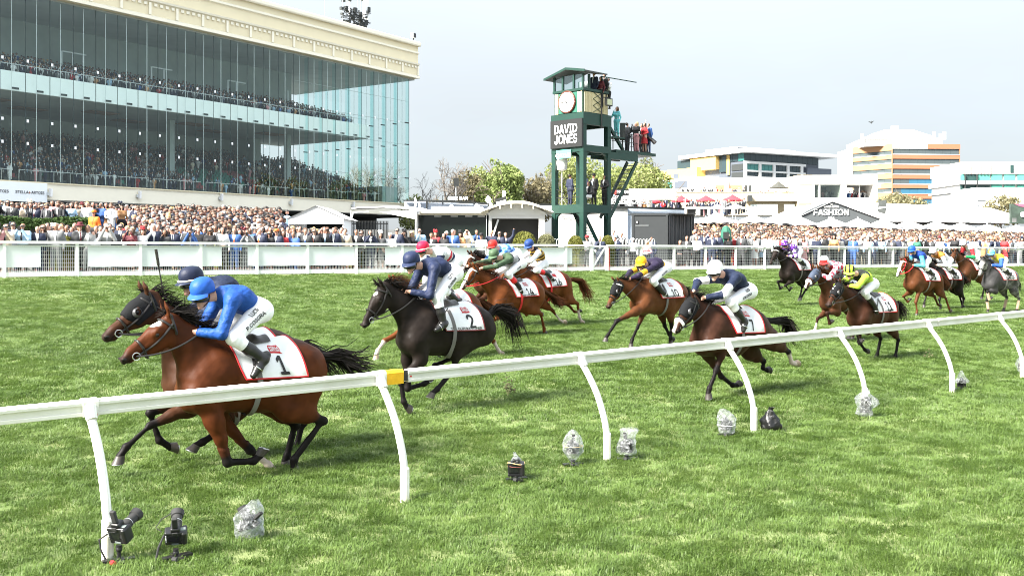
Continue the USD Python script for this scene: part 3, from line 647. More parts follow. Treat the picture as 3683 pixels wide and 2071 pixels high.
    tp = np.array(tp); tt = np.linspace(0, 1, len(tp))
    VV, FF, segs = [], [], 11; n = int(1.5 * S.get('hairs', 170))
    for q in range(n):
        L = r.uniform(.55, 1.12); off = r.normal(0, 1, 3) * np.array([.5, .7, .6]); ph = r.uniform(0, 6.28, 3); fr = r.uniform(.6, 2.0); w0 = r.uniform(.010, .026)
        sd = r.normal(0, 1, 3); sd /= np.linalg.norm(sd)
        for k in range(segs + 1):
            f = k / segs * L; p = np.array([np.interp(f, tt, tp[:, i]) for i in range(3)])
            if f > 1: p = p + (tp[-1] - tp[-2]) / np.linalg.norm(tp[-1] - tp[-2]) * (f - 1) * .5
            sp_ = .030 + .10 * math.sin(min(f, 1) * 2.0) * .8 + .05 * f; p = p + off * sp_ * (.35 + .65 * f) + .035 * f * np.sin(ph + f * 5 * fr)
            ww = w0 * (1 - k / segs) ** .5 / 2 + .0006; VV += [p - sd * ww, p + sd * ww]
        o = q * 2 * (segs + 1)
        for k in range(segs): FF += [(o + 2 * k, o + 2 * k + 1, o + 2 * k + 3), (o + 2 * k, o + 2 * k + 3, o + 2 * k + 2)]
    put('tail', cat([up3(trimesh.Trimesh(np.array(VV), np.array(FF), process=False)), up3(tube([D0 + V3(.06, 0, 0)] + [np.array([np.interp(f, tt, tp[:, i]) for i in range(3)]) for f in (.1, .2, .32, .45)], [.045, .05, .055, .045, .012], 9))]), MH, root)
    # ---- saddle cloth wrapped over the back
    zc = -.44
    def wrap(x, th, off):
        """point on the torso at torso-x and angle th from straight up (+ = left side), lifted by off."""
        x, th = np.broadcast_arrays(np.asarray(x, float), np.asarray(th, float)); sh = x.shape
        d = np.stack([np.zeros(sh), np.sin(th), np.cos(th)], -1); lo = np.full(sh, .12); hi = np.full(sh, .75)
        o = np.stack([x, np.zeros(sh), np.full(sh, zc)], -1); R = np.array([[cp, 0, -sp], [0, 1, 0], [sp, 0, cp]])
        for _ in range(14):
            md = (lo + hi) / 2; dd = B.distance((o + d * md[..., None]) @ R.T, (1, 4)); lo = np.where(dd < 0, md, lo); hi = np.where(dd < 0, hi, md)
        return (o + d * (md + off)[..., None]) @ R.T
    cx0, cx1, cth = S.get('cloth', (-.03, -.70, 1.45)); skew = .13
    def cloth_xy(u, w): return cx0 + (cx1 - cx0) * u - skew * (np.abs(w) ** 1.5), w * cth
    uu, ww = np.meshgrid(np.linspace(0, 1, 26), np.linspace(-1, 1, 61), indexing='ij'); X, TH = cloth_xy(uu, ww)
    rip = .006 * np.sin(uu * 9 + ww * 5 + S.get('seed', 1)) * np.abs(ww) + .012
    G = wrap(X, TH, rip); G2 = G - .011 * np.stack([-np.cos(TH) * sp, np.sin(TH), np.cos(TH) * cp], -1)
    def gridmesh(g, flip=False):
        n_, m_ = g.shape[:2]; i = np.arange(n_ * m_).reshape(n_, m_); F = np.concatenate([np.stack([i[:-1, :-1], i[1:, :-1], i[1:, 1:]], -1).reshape(-1, 3), np.stack([i[:-1, :-1], i[1:, 1:], i[:-1, 1:]], -1).reshape(-1, 3)])
        return trimesh.Trimesh(g.reshape(-1, 3), F[:, ::-1] if flip else F, process=False)
    ring = np.concatenate([G[:, 0], G[-1, 1:], G[::-1, -1][1:], G[0, ::-1][1:]])
    cl = put('saddle_cloth', cat([up3(gridmesh(G)), up3(gridmesh(G2, True))]), M_cloth, root, smooth=True)
    put('binding', up3(tube(ring, S.get('bind', .009), 6)), S.get('bindm', M_red), cl, smooth=40)
    def on_cloth(mesh2d, cu, side, drop, off):
        """flat lettering (x right, z up, facing -y) laid on the cloth: centre cu along, drop below the spine as an angle."""
        m2 = trimesh.Trimesh(*trimesh.remesh.subdivide_to_size(mesh2d.vertices, mesh2d.faces, .03), process=False); q = np.array(m2.vertices)
        tx, tz, ty = q[:, 0], q[:, 2], q[:, 1]; Rm = .34
        th = side * (drop - tz / Rm); w_ = np.abs(th) / cth; x = cx0 + (cx1 - cx0) * cu - skew * w_ ** 1.5 - side * tx
        fl = m2.faces
        return up3(trimesh.Trimesh(wrap(x, th, off - ty + .006), fl, process=False))
    for side in (1, -1):
        hN = S.get('numh', .19)
        tn = text(S['num'], hN, .002, bold=True); tn.apply_scale([.74, 1, 1]); put('number', on_cloth(tn, S.get('numu', .66), side, 1.33, .010), M_num, cl)
        put('sponsor_badge', on_cloth(prism(Polygon([(-.075, 0), (-.06, .012), (-.065, .05), (-.05, .088), (0, .082), (.05, .088), (.065, .05), (.06, .012), (.075, 0), (.03, .004), (-.03, .004)]), -.002, 0), S.get('numu', .66) - .02, side, .66, .008), M_red, cl)
        if S['s'] > 150:
            put('badge_lettering', on_cloth(text('STELLA', .021, .002, bold=True), S.get('numu', .66) - .02, side, .52, .012), M_cloth, cl)
            put('badge_lettering', on_cloth(text('ARTOIS', .021, .002, bold=True), S.get('numu', .66) - .02, side, .60, .012), M_cloth, cl)
        if S.get('cname') and S['s'] > 120: put('name_lettering', on_cloth(text(S['cname'], .036, .002, bold=True), .52, side, 1.41, .010), M_num, cl)
    # saddle, girth
    uu, ww = np.meshgrid(np.linspace(0, 1, 14), np.linspace(-1, 1, 21), indexing='ij')
    sx = -.16 - .30 * uu - .02; G = wrap(sx, ww * (.42 - .10 * uu), .022 + .02 * np.cos(uu * 6.28) ** 2 * (1 - np.abs(ww)) + .010)
    put('saddle', up3(gridmesh(G)), M_leather, root, smooth=True)
    for side in (1, -1):
        th = np.linspace(.5, 3.14, 30); g1 = np.stack([wrap(-.20 - .07 * np.minimum(th / 1.5, 1), side * th, .019), wrap(-.255 - .07 * np.minimum(th / 1.5, 1), side * th, .019)])
        put('girth', up3(gridmesh(g1, side < 0)), S.get('girth', M_girth), root, smooth=True)
    # ---- bridle
    def side_pt(u, v_, s, off=.006):
        o = H(u, v_); ys = np.linspace(0, .2, 81); dd = B.distance(o + np.stack([0 * ys, ys * s, 0 * ys], 1), (2, 3)); ins = np.where(dd < 0)[0]
        y = ys[ins[-1]] if len(ins) else 0.01; return o + np.array([0, (y + off) * s, 0])
    def loop(u, v0, v1, n=11, slant=0.0, off=.007):
        """closed strap round the head between v0 (front) and v1 (jaw)."""
        L = [side_pt(u + slant * f, v0 + (v1 - v0) * f, 1, off) for f in np.linspace(0.06, .94, n)]; R_ = [side_pt(u + slant * f, v0 + (v1 - v0) * f, -1, off) for f in np.linspace(.94, .06, n)]
        return L + R_ + [L[0]]
    BM = S.get('bridle', M_leather); br = thing('bridle', None, None, parent=root)
    def vrange(u):
        vs = np.linspace(-.2, .28, 97); dd = B.distance(P + hd * u + vs[:, None] * hv, (3,)); ins = np.where(dd < .004)[0]; return vs[ins[0]], vs[ins[-1]]
    for u, nm, sl, MM in ((.36, 'noseband', .02, S.get('noseband', BM)), (.085, 'browband', -.03, S.get('browband', BM)), (-.005, 'headstall', .07, BM)):
        a0, a1 = vrange(max(u, .03)); a1 = a0 + (a1 - a0) * (.55 if nm == 'browband' else 1); put(nm, up3(tube(loop(u, a0, a1, 11, sl), .0125 if MM is BM else .015, 6)), MM, br, smooth=40)
    for s in (1, -1):
        put('cheek_strap', up3(tube([side_pt(.02 + .43 * f, .02 + .05 * math.sin(f * 2.2), s) for f in np.linspace(0, 1, 12)], .0115, 6)), BM, br, smooth=40)
        ctr = side_pt(.455, .052, s, .010); a_ = np.linspace(0, 2 * np.pi, 19); put('bit_ring', up3(tube([ctr + .036 * (np.cos(q) * hd + np.sin(q) * hv) for q in a_], .005, 6)), M_metal, br, smooth=40)
        hand = np.array(S.get('hand_local', (.26, .09, .07))); hand = np.array([hand[0], hand[1] * s, hand[2]])
        c1 = ctr + (hand - ctr) * .5 + np.array([0, .10 * s, -.10]); f = np.linspace(0, 1, 16)[:, None]
        put('rein', up3(tube((1 - f) ** 2 * ctr + 2 * f * (1 - f) * c1 + f ** 2 * hand, .010, 6)), S.get('reins', BM), br, smooth=40)
    if S.get('breast'):                                                                                # breast strap
        f = np.linspace(0, 1, 20)
        for s in (1, -1):
            pts_ = []
            for ff in f:
                o = t(-.16, 0, -.40) * (1 - ff) + t(.42, 0, -.42) * ff + t(0, 0, -.06 * math.sin(ff * 3.14)); ys = np.linspace(0, .45, 91); dd = B.distance(o + np.stack([0 * ys, ys * s, 0 * ys], 1)); ins = np.where(dd < 0)[0]
                pts_.append(o + np.array([0, ((ys[ins[-1]] if len(ins) else 0) + .008) * s, 0]))
            put('breast_strap', up3(tube(pts_, .011, 6)), BM, root, smooth=40)
    if S.get('hood'):
        HM = M_felt_blue if S['hood'] == 'blue' else M_felt
        def cut(G):
            q = G - P; u = q @ hd; w_ = q @ hv; y = np.abs(G[..., 1])
            d = np.maximum(u - (.34 - .35 * np.maximum(w_, 0)), -.02 - u + .25 * np.maximum(w_, 0)); d = np.maximum(d, w_ - .135)
            for s in (1, -1): d = np.maximum(d, .036 - np.linalg.norm((G - H(.205, .012, .085 * s)) * [1, .7, 1], axis=-1))
            d = np.maximum(d, .05 - np.linalg.norm(G - H(.0, -.11, .07), axis=-1)); d = np.maximum(d, .05 - np.linalg.norm(G - H(.0, -.11, -.07), axis=-1))
            return d
        B3 = Body(); B3.p = [p_ for p_ in B.p if p_[7] in (2, 3) and p_[2] > .036]
        hm = B3.mesh(min(h, .014), (2, 3), .009, cut)
        keep = (hm.vertices[hm.faces].mean(1) - P) @ hd > -.09
        hp = put('blinker_hood', up3(trimesh.Trimesh(hm.vertices, hm.faces[keep], process=False)), HM, root, smooth=True)
        for s in (1, -1):
            e = H(.205, .012, .082 * s); out = np.array([0, s, 0]) * .9 + hd * -.25 - hv * .1; out /= np.linalg.norm(out)
            dome = lathe([(.052, 0), (.053, .012), (.047, .028), (.036, .038)], 16); dome.faces = dome.faces[:-32]
            A = np.eye(4); A[:3, 2] = out; xx_ = np.cross([0, 1.0, 0] if abs(out[1]) < .9 else hd, out); xx_ /= np.linalg.norm(xx_); A[:3, 0] = xx_; A[:3, 1] = np.cross(out, xx_); A[:3, 3] = e - out * .012; dome.apply_transform(A)
            put('eye_cup', up3(dome), M_cup, hp, smooth=40)
        if S.get('dots'):
            for i in range(3): put('white_patch', up3(moved(trimesh.creation.icosphere(1, .017), H(.07 + .07 * i, vrange(.07 + .07 * i)[0] - .008))), M_cloth, hp, smooth=True)
    if S.get('sheepskin'):
        a0, a1 = vrange(.40); put('sheepskin_noseband', up3(tube(loop(.40, a0, a0 + (a1 - a0) * .55, 11, .02, .012), .024, 8)), M_strap, br, smooth=True)
    if S.get('bands'):
        for front, s, E, k_, f_, o_, o2 in LEG:
            put('leg_bandage', up3(tube([k_ * .8 + f_ * .2, f_ + (f_ - k_) * .03], .047, 12)), mat('tan_bandage', (.42, .30, .20), .8), root, smooth=40)
    return dict(root=root, K=K, W=W, ex=ex, ey=ey, base=base, HW=HW, yaw=yaw, loc=loc, z=z, t=t)
M_helmet = {}
def patt(name, cols):
    """jacket patterns as functions of the local point (x forward, y left, z up relative to the withers) and body part."""
    A = np.array(cols[0]); Bc = np.array(cols[1]) if len(cols) > 1 else A; C = np.array(cols[2]) if len(cols) > 2 else A
    def f(p, arm, armt, along):
        n = len(p); c = np.tile(A, (n, 1))
        if name == 'hoops': c[(np.floor(along * 11) % 2 == 1)] = Bc; c[arm > 0] = C
        if name == 'checks': c[((np.floor(p[:, 0] * 11) + np.floor(p[:, 1] * 9 + 50) + np.floor(p[:, 2] * 9)) % 2 == 1)] = Bc
        if name == 'grid': c[((np.floor(p[:, 0] * 6.5) + np.floor(p[:, 1] * 5 + 50)) % 2 == 1)] = Bc; c[arm > 0] = C; c[(arm == 0) & (along > .75)] = C
        if name == 'armlet': c[(arm > 0) & (armt > .26) & (armt < .52)] = Bc
        if name == 'sash': c[(arm == 0) & (np.abs(along - .25) < .10)] = Bc; c[(arm > 0) & (armt > .30) & (armt < .44)] = Bc
        if name == 'stripes2': c[(arm == 0) & (along < .46) & (along > .34)] = Bc; c[(arm == 0) & (along <= .30) & (along > .16)] = C; c[(arm == 0) & (along < .10)] = Bc; c[(arm > 0) & (armt < .35)] = C
        if name == 'sleeves': c[arm > 0] = Bc
        if name == 'dots': c[np.sin(p[:, 0] * 42) * np.sin(p[:, 1] * 42 + 1) * np.sin(p[:, 2] * 42 + 2) > .28] = Bc; c[(arm > 0) & (np.floor(armt * 9) % 2 == 1)] = Bc
        if name == 'quarters': c[arm > 0] = np.where((armt[arm > 0] > .45)[:, None], Bc, C); c[(arm == 0) & (p[:, 1] < 0)] = C
        if name == 'yoke': c[(arm == 0) & (along > .62)] = Bc
        return c
    return f
def build_jockey(S, Hh):
    J = S['jockey']; K = Hh['K'] * J.get('k', 1.0); h = S.get('h', .024) * .52
    def pt(key, dflt, y):
        if key in J: q = Hh['loc'](J[key], y); return q
        return V3(dflt[0], y, dflt[1]) + J.get('shift', np.zeros(3))
    hip = pt('hip', (-.44, .25), 0.0); neck = pt('neck', (.04, .37), 0.0); head = pt('head', (.22, .43), 0.0)
    kn = pt('knee', (-.12, .02), .25); an = pt('ankle', (-.46, -.24), .285); toe = pt('toe', (-.32, -.375), .30)
    el = pt('elbow', (-.02, .06), .25); ha = pt('hand', (.27, .08), .085)
    mir = lambda q: q * V3(1, -1, 1)
    ST = hip + (neck - hip); d = neck - hip; L = np.linalg.norm(d); d = d / L; nrm = np.array([-d[2], 0, d[0]])
    if nrm[2] < 0: nrm = -nrm
    B = Body()
    sh = neck - d * .07 - nrm * .03
    # torso (zone 1: jacket), arms (2), hips and thighs (3), shins (4), feet (5), head and neck (6), hands (7)
    B.cap(hip + d * .06, hip + d * (L * .5) + nrm * .03, .108, .115, 1.22, .06, zone=1).cap(hip + d * (L * .5) + nrm * .03, neck - d * .10, .120, .120, 1.30, .06, zone=1)
    B.cap(neck - d * .10, neck, .11, .065, 1.1, .05, zone=1)
    for s in (1, -1):
        f = (lambda q: q) if s > 0 else mir
        S_ = sh + V3(0, .165 * s, 0); E_, H_ = f(el), f(ha)
        if s < 0 and 'elbow_r' in J: E_ = Hh['loc'](J['elbow_r'], -.28)
        if s < 0 and 'hand_r' in J: H_ = Hh['loc'](J['hand_r'], -.10)
        B.ball(S_, .072, 1, .05, zone=1).cap(S_, E_, .062, .048, 1, .035, zone=2).cap(E_, E_ + (H_ - E_) * .86, .049, .034, 1, .025, zone=2)
        w = E_ + (H_ - E_) * .84; fd = (H_ - E_) / np.linalg.norm(H_ - E_); B.cap(w, H_, .027, .027, 1, .02, zone=7)
        kn_ = H_ + fd * .03; dnv = np.array([0, 0, -1.0]) - fd * (-fd[2]); dnv /= np.linalg.norm(dnv); lat = np.cross(fd, dnv)
        B.cap(H_ + fd * .0, H_ + fd * .045, .030, .030, .8, .02, zone=7, ax=lat)
        for q in range(4):                                                            # fingers close downward round the rein
            o = H_ + fd * .055 + lat * (.030 - .020 * q) * 1.0; B.cap(o, o + dnv * .030 + fd * .010, .011, .010, 1, .006, zone=7).cap(o + dnv * .030 + fd * .010, o + dnv * .036 - fd * .025, .010, .009, 1, .006, zone=7)
        th0 = H_ + lat * .030 * -s + fd * .01; B.cap(th0, th0 + fd * .04 + dnv * .012, .012, .010, 1, .008, zone=7)
        Hp = hip + V3(0, .085 * s, -.01); Kn, An, To = f(kn), f(an), f(toe)
        if s < 0 and 'knee_r' in J: Kn = Hh['loc'](J['knee_r'], -.25)
        B.ball(Hp - d * .03, .108, 1, .06, zone=3).cap(Hp, Kn, .094, .064, 1, .05, zone=3).cap(Kn, Kn + (An - Kn) * .30, .062, .058, 1, .03, zone=3)
        B.cap(Kn + (An - Kn) * .12, Kn + (An - Kn) * .55, .058, .056, 1, .02, zone=4).cap(Kn + (An - Kn) * .55, An, .056, .040, 1, .02, zone=4)
        hl = An - (To - An) * .28 + V3(0, 0, 0); B.cap(An, hl, .042, .036, 1, .03, zone=5).cap(An, An * .45 + To * .55, .044, .040, .95, .02, zone=5).cap(An * .45 + To * .55, To, .040, .026, 1.15, .02, zone=5)
    B.cap(hip + d * .03, hip - d * .02, .118, .108, 1.1, .05, zone=3)
    # head frame
    hf = np.array(J.get('face', (.86, .18, -.42)), float) * [1, 1.15, .55]; hf /= np.linalg.norm(hf); hs = np.cross([0, 0, 1.0], hf); hs /= np.linalg.norm(hs); hu = np.cross(hf, hs)
    HP = lambda f_, s_, u_: head + hf * f_ + hs * s_ + hu * u_
    B.cap(neck, HP(-.03, 0, -.05), .060, .056, 1, .03, zone=6)
    B.cap(HP(-.015, 0, .025), HP(.01, 0, .02), .094, .090, .84, .03, zone=6, ax=hs).cap(HP(.028, 0, -.045), HP(.052, 0, -.100), .066, .040, .92, .03, zone=6, ax=hs)
    B.cap(HP(.082, 0, .0), HP(.108, 0, -.035), .012, .017, 1, .014, zone=6).cap(HP(.090, -.018, -.080), HP(.090, .018, -.080), .010, .010, 1, .012, zone=6).ball(HP(.080, 0, -.116), .022, 1, .02, zone=6)
    for s in (1, -1): B.cap(HP(-.01, .082 * s, -.005), HP(-.015, .088 * s, -.04), .018, .012, .6, .01, zone=6, ax=hs).ball(HP(.058, .045 * s, -.035), .024, 1, .03, zone=6)
    O, HW = Hh['base'], Hh['HW']; KK = Hh['K']; up3 = lambda m: trimesh.Trimesh(np.asarray(m.vertices) * KK + V3(0, 0, HW), m.faces, process=False)
    root = thing('person', J['label'], 'person', O, Hh['yaw'], group='jockeys riding in the race')
    put('body', up3(B.mesh(h, None, -.004)), M_skin, root, smooth=True)
    jm = B.mesh(h, (1, 2), .010); v = np.array(jm.vertices)
    v += (.006 * (meshkit.fbm(v * np.array([16, 16, 16]) + S.get('seed', 1), 3) - .5) * 2)[:, None] * np.array([0.3, .6, 1]) * 1.6; along = np.clip(((v - hip) @ d) / L, 0, 1)
    arm = np.zeros(len(v)); armt = np.zeros(len(v))
    for s in (1, -1):
        S_ = sh + V3(0, .165 * s, 0); E_, H_ = (el, ha) if s > 0 else (mir(el), mir(ha))
        if s < 0 and 'elbow_r' in J: E_ = Hh['loc'](J['elbow_r'], -.28)
        if s < 0 and 'hand_r' in J: H_ = Hh['loc'](J['hand_r'], -.10)
        for a_, b_, t0, t1 in ((S_, E_, 0, .5), (E_, H_, .5, 1)):
            q = b_ - a_; tt = np.clip((v - a_) @ q / (q @ q), 0, 1); dd = np.linalg.norm(v - a_ - tt[:, None] * q, axis=1); w = (dd < .083) & ((tt > .05) | (t0 > 0)) & (v[:, 1] * s > .08); arm[w] = 1; armt[w] = t0 + (t1 - t0) * tt[w]
    put('jacket', up3(trimesh.Trimesh(v, jm.faces, process=False)), M_silk, root, smooth=True, attr={'coat': patt(*J['silk'])(v, arm, armt, along)})
    bm = B.mesh(h, (3,), .011); put('breeches', up3(bm), M_breech, root, smooth=True)
    BT = mat(J['boot'][0], J['boot'][1], .35) if 'boot' in J else M_boot
    for s in (1, -1):
        B2 = Body(); B2.p = [q for q in B.p if q[7] in (4, 5) and q[0][1] * s > 0]
        b4 = Body(); b4.p = [q for q in B2.p if q[7] == 4]; bt = put('boot', up3(B2.mesh(h * .9, None, .008)), M_boot, root, smooth=True)
        if 'boot' in J: put('boot_top', up3(b4.mesh(h * .9, None, .012, lambda G, a_=b4.p[0][0], e_=b4.p[1][1]: ((G - a_) @ (e_ - a_)) / np.dot(e_ - a_, e_ - a_) - .62)), BT, bt, smooth=True)
        f = (lambda q: q) if s > 0 else mir; a_, t_ = f(an), f(toe); m_ = a_ * .42 + t_ * .58; fwd = (t_ - a_) / np.linalg.norm(t_ - a_); lt = np.array([0, 1.0, 0]); upv = np.cross(fwd, lt)
        arc = np.linspace(0, 2 * np.pi, 17); put('stirrup', up3(tube([m_ + .058 * np.cos(q) * lt + .055 * np.sin(q) * upv for q in arc], .006, 6)), M_metal, bt, smooth=40)
        put('stirrup_leather', up3(tube([m_ + upv * .055 * (1 if upv[2] > 0 else -1), V3(-.22, .20 * s, -.10)], .009, 6)), M_leather, bt)
    hc = J['helmet']; MH = mat('helmet_' + hc[0], hc[1], .55, var=.18, scale=16, spec=.25, bump=.3, bscale=20, attr='coat')
    A = np.eye(4); A[:3, 0], A[:3, 1], A[:3, 2] = hf, hs, hu; A[:3, 3] = HP(-.014, 0, .040)
    prof = [(.122, -.025), (.128, 0), (.129, .03), (.122, .065), (.105, .095), (.075, .118), (.035, .130), (.004, .133)]
    dm = lathe(prof, 28, 1.06, .88); lv = np.array(dm.vertices); lv[:, 2] += np.where(lv[:, 2] < .01, -.022 * np.clip(-lv[:, 0] / .12, 0, 1), 0); lv0 = lv.copy(); dm.vertices = lv
    dm = dm.subdivide(); lv0 = np.array(dm.vertices); dm.apply_transform(A)
    cc = np.tile(np.array(hc[1], float), (len(dm.vertices), 1)); ang = np.arctan2(lv0[:, 1], lv0[:, 0])
    if len(hc) > 2:
        if hc[3] == 'stripes': cc[np.floor((lv0[:, 1] + .13) / .040) % 2 == 1] = hc[2]
        if hc[3] == 'band': cc[lv0[:, 2] < -.005] = hc[2]
        if hc[3] == 'top': cc[(lv0[:, 2] > .06) | (np.abs(lv0[:, 1]) > .09)] = hc[2]
        if hc[3] == 'dots': cc[np.sin(lv0[:, 0] * 60) * np.sin(lv0[:, 1] * 60) * np.cos(lv0[:, 2] * 55) > .25] = hc[2]
        if hc[3] == 'quarters': cc[(np.floor(ang / (np.pi / 2) + 8) % 2 == 1)] = hc[2]
    hm = put('helmet', up3(dm), MH, root, smooth=True, attr={'coat': cc})
    n = 13; a_ = np.linspace(-1.15, 1.15, n); inn = np.stack([.134 * np.cos(a_), .112 * np.sin(a_), np.full(n, -.018)], 1); outr = inn * np.array([1.0, 1, 1]) + np.stack([.058 * np.cos(a_ * .9), .012 * np.sin(a_), -.020 - .004 * np.cos(a_)], 1)
    vv = np.vstack([inn + [0, 0, .008], outr + [0, 0, .003], outr - [0, 0, .004], inn - [0, 0, .006]]); F = []
    for r_ in range(4):
        for q in range(n - 1): o, o2 = r_ * n, ((r_ + 1) % 4) * n; F += [(o + q, o + q + 1, o2 + q + 1), (o + q, o2 + q + 1, o2 + q)]
    pk = trimesh.Trimesh(vv, F, process=False); pk.apply_transform(A); put('peak', up3(pk), mat('peak_' + hc[0], hc[4] if len(hc) > 4 else hc[1], .3), hm, smooth=40)
    if J.get('bandc'): rb = tube([A[:3, 3] + hf * .142 * math.cos(q) + hs * .120 * math.sin(q) + hu * (-.012 - .012 * (math.cos(q) < -.2)) for q in np.linspace(0, 2 * np.pi, 33)], .010, 6); put('helmet_band', up3(rb), mat('pale_elastic', (.62, .55, .42), .7), hm, smooth=True)
    for s in (1, -1): put('chin_strap', up3(tube([HP(.0, .088 * s, .0), HP(.02, .080 * s, -.06), HP(.055, .04 * s, -.108), HP(.06, 0, -.118)], .006, 5)), M_leather, hm)
    gl = [HP(.098 * math.cos(q) + .008,   .092 * math.sin(q), -.026) for q in np.linspace(-1.15, 1.15, 13)]
    put('goggles', up3(tube(gl, .030, 8, flat=(hf, .55))), M_lens, root, smooth=True)
    if J.get('goggles') == 'clear': pass
    # lettering down the thigh
    if J.get('name') and S['s'] > 150:
        def thigh(mesh2d, tc, lift):
            m2 = trimesh.Trimesh(*trimesh.remesh.subdivide_to_size(mesh2d.vertices, mesh2d.faces, .03), process=False); q = np.array(m2.vertices); a0 = hip + V3(0, .085, -.01); ax_ = a0 - kn; Lx = np.linalg.norm(ax_); ax_ /= Lx
            lt = np.array([0, 1.0, 0]) - ax_ * ax_[1]; lt /= np.linalg.norm(lt); upv = np.cross(lt, ax_)
            if upv[2] < 0: upv = -upv
            o = kn + ax_ * (tc * Lx) + q[:, :1] * ax_ + q[:, 2:3] * upv + lift * upv; ys = np.linspace(.0, .24, 49); dd = B.distance(o[:, None] + ys[None, :, None] * lt, (3,)); 
            last = np.where((dd < .013).any(1), 48 - np.argmax((dd < .013)[:, ::-1], 1), 0); return up3(trimesh.Trimesh(o + ys[last][:, None] * lt + lt * (.006 - q[:, 1:2]), m2.faces[:, ::-1] if np.dot(np.cross(ax_, upv), lt) < 0 else m2.faces, process=False))
        put('name_lettering', thigh(text(J['name'], .042, .001, bold=True), .58, -.03), M_num, root)
        if J.get('name2'): put('sponsor_lettering', thigh(text(J['name2'], .034, .001, bold=True), .70, .045), M_num, root)
    if J.get('whip'):
        a_, b_ = (Hh['loc'](q, J.get('whipy', -.2)) for q in J['whip']); wv = lambda q: q * KK + V3(0, 0, HW)
        wp = thing('riding_whip', J['whiplabel'], 'whip', O, Hh['yaw']); dd = b_ - a_
        put('shaft', tube([wv(a_), wv(a_ + dd * .62)], [.010, .006], 8), M_leather, wp); put('padded_flap', tube([wv(a_ + dd * .60), wv(a_ + dd * .66), wv(b_)], [.008, .016, .016], 8), M_leather, wp)
BAY, DBAY, CH, BLK = (.078, .0215, .0065), (.042, .017, .010), (.125, .038, .0105), (.017, .0125, .0105)
NAVY, BLUE = (.010, .016, .040), (.012, .068, .30)
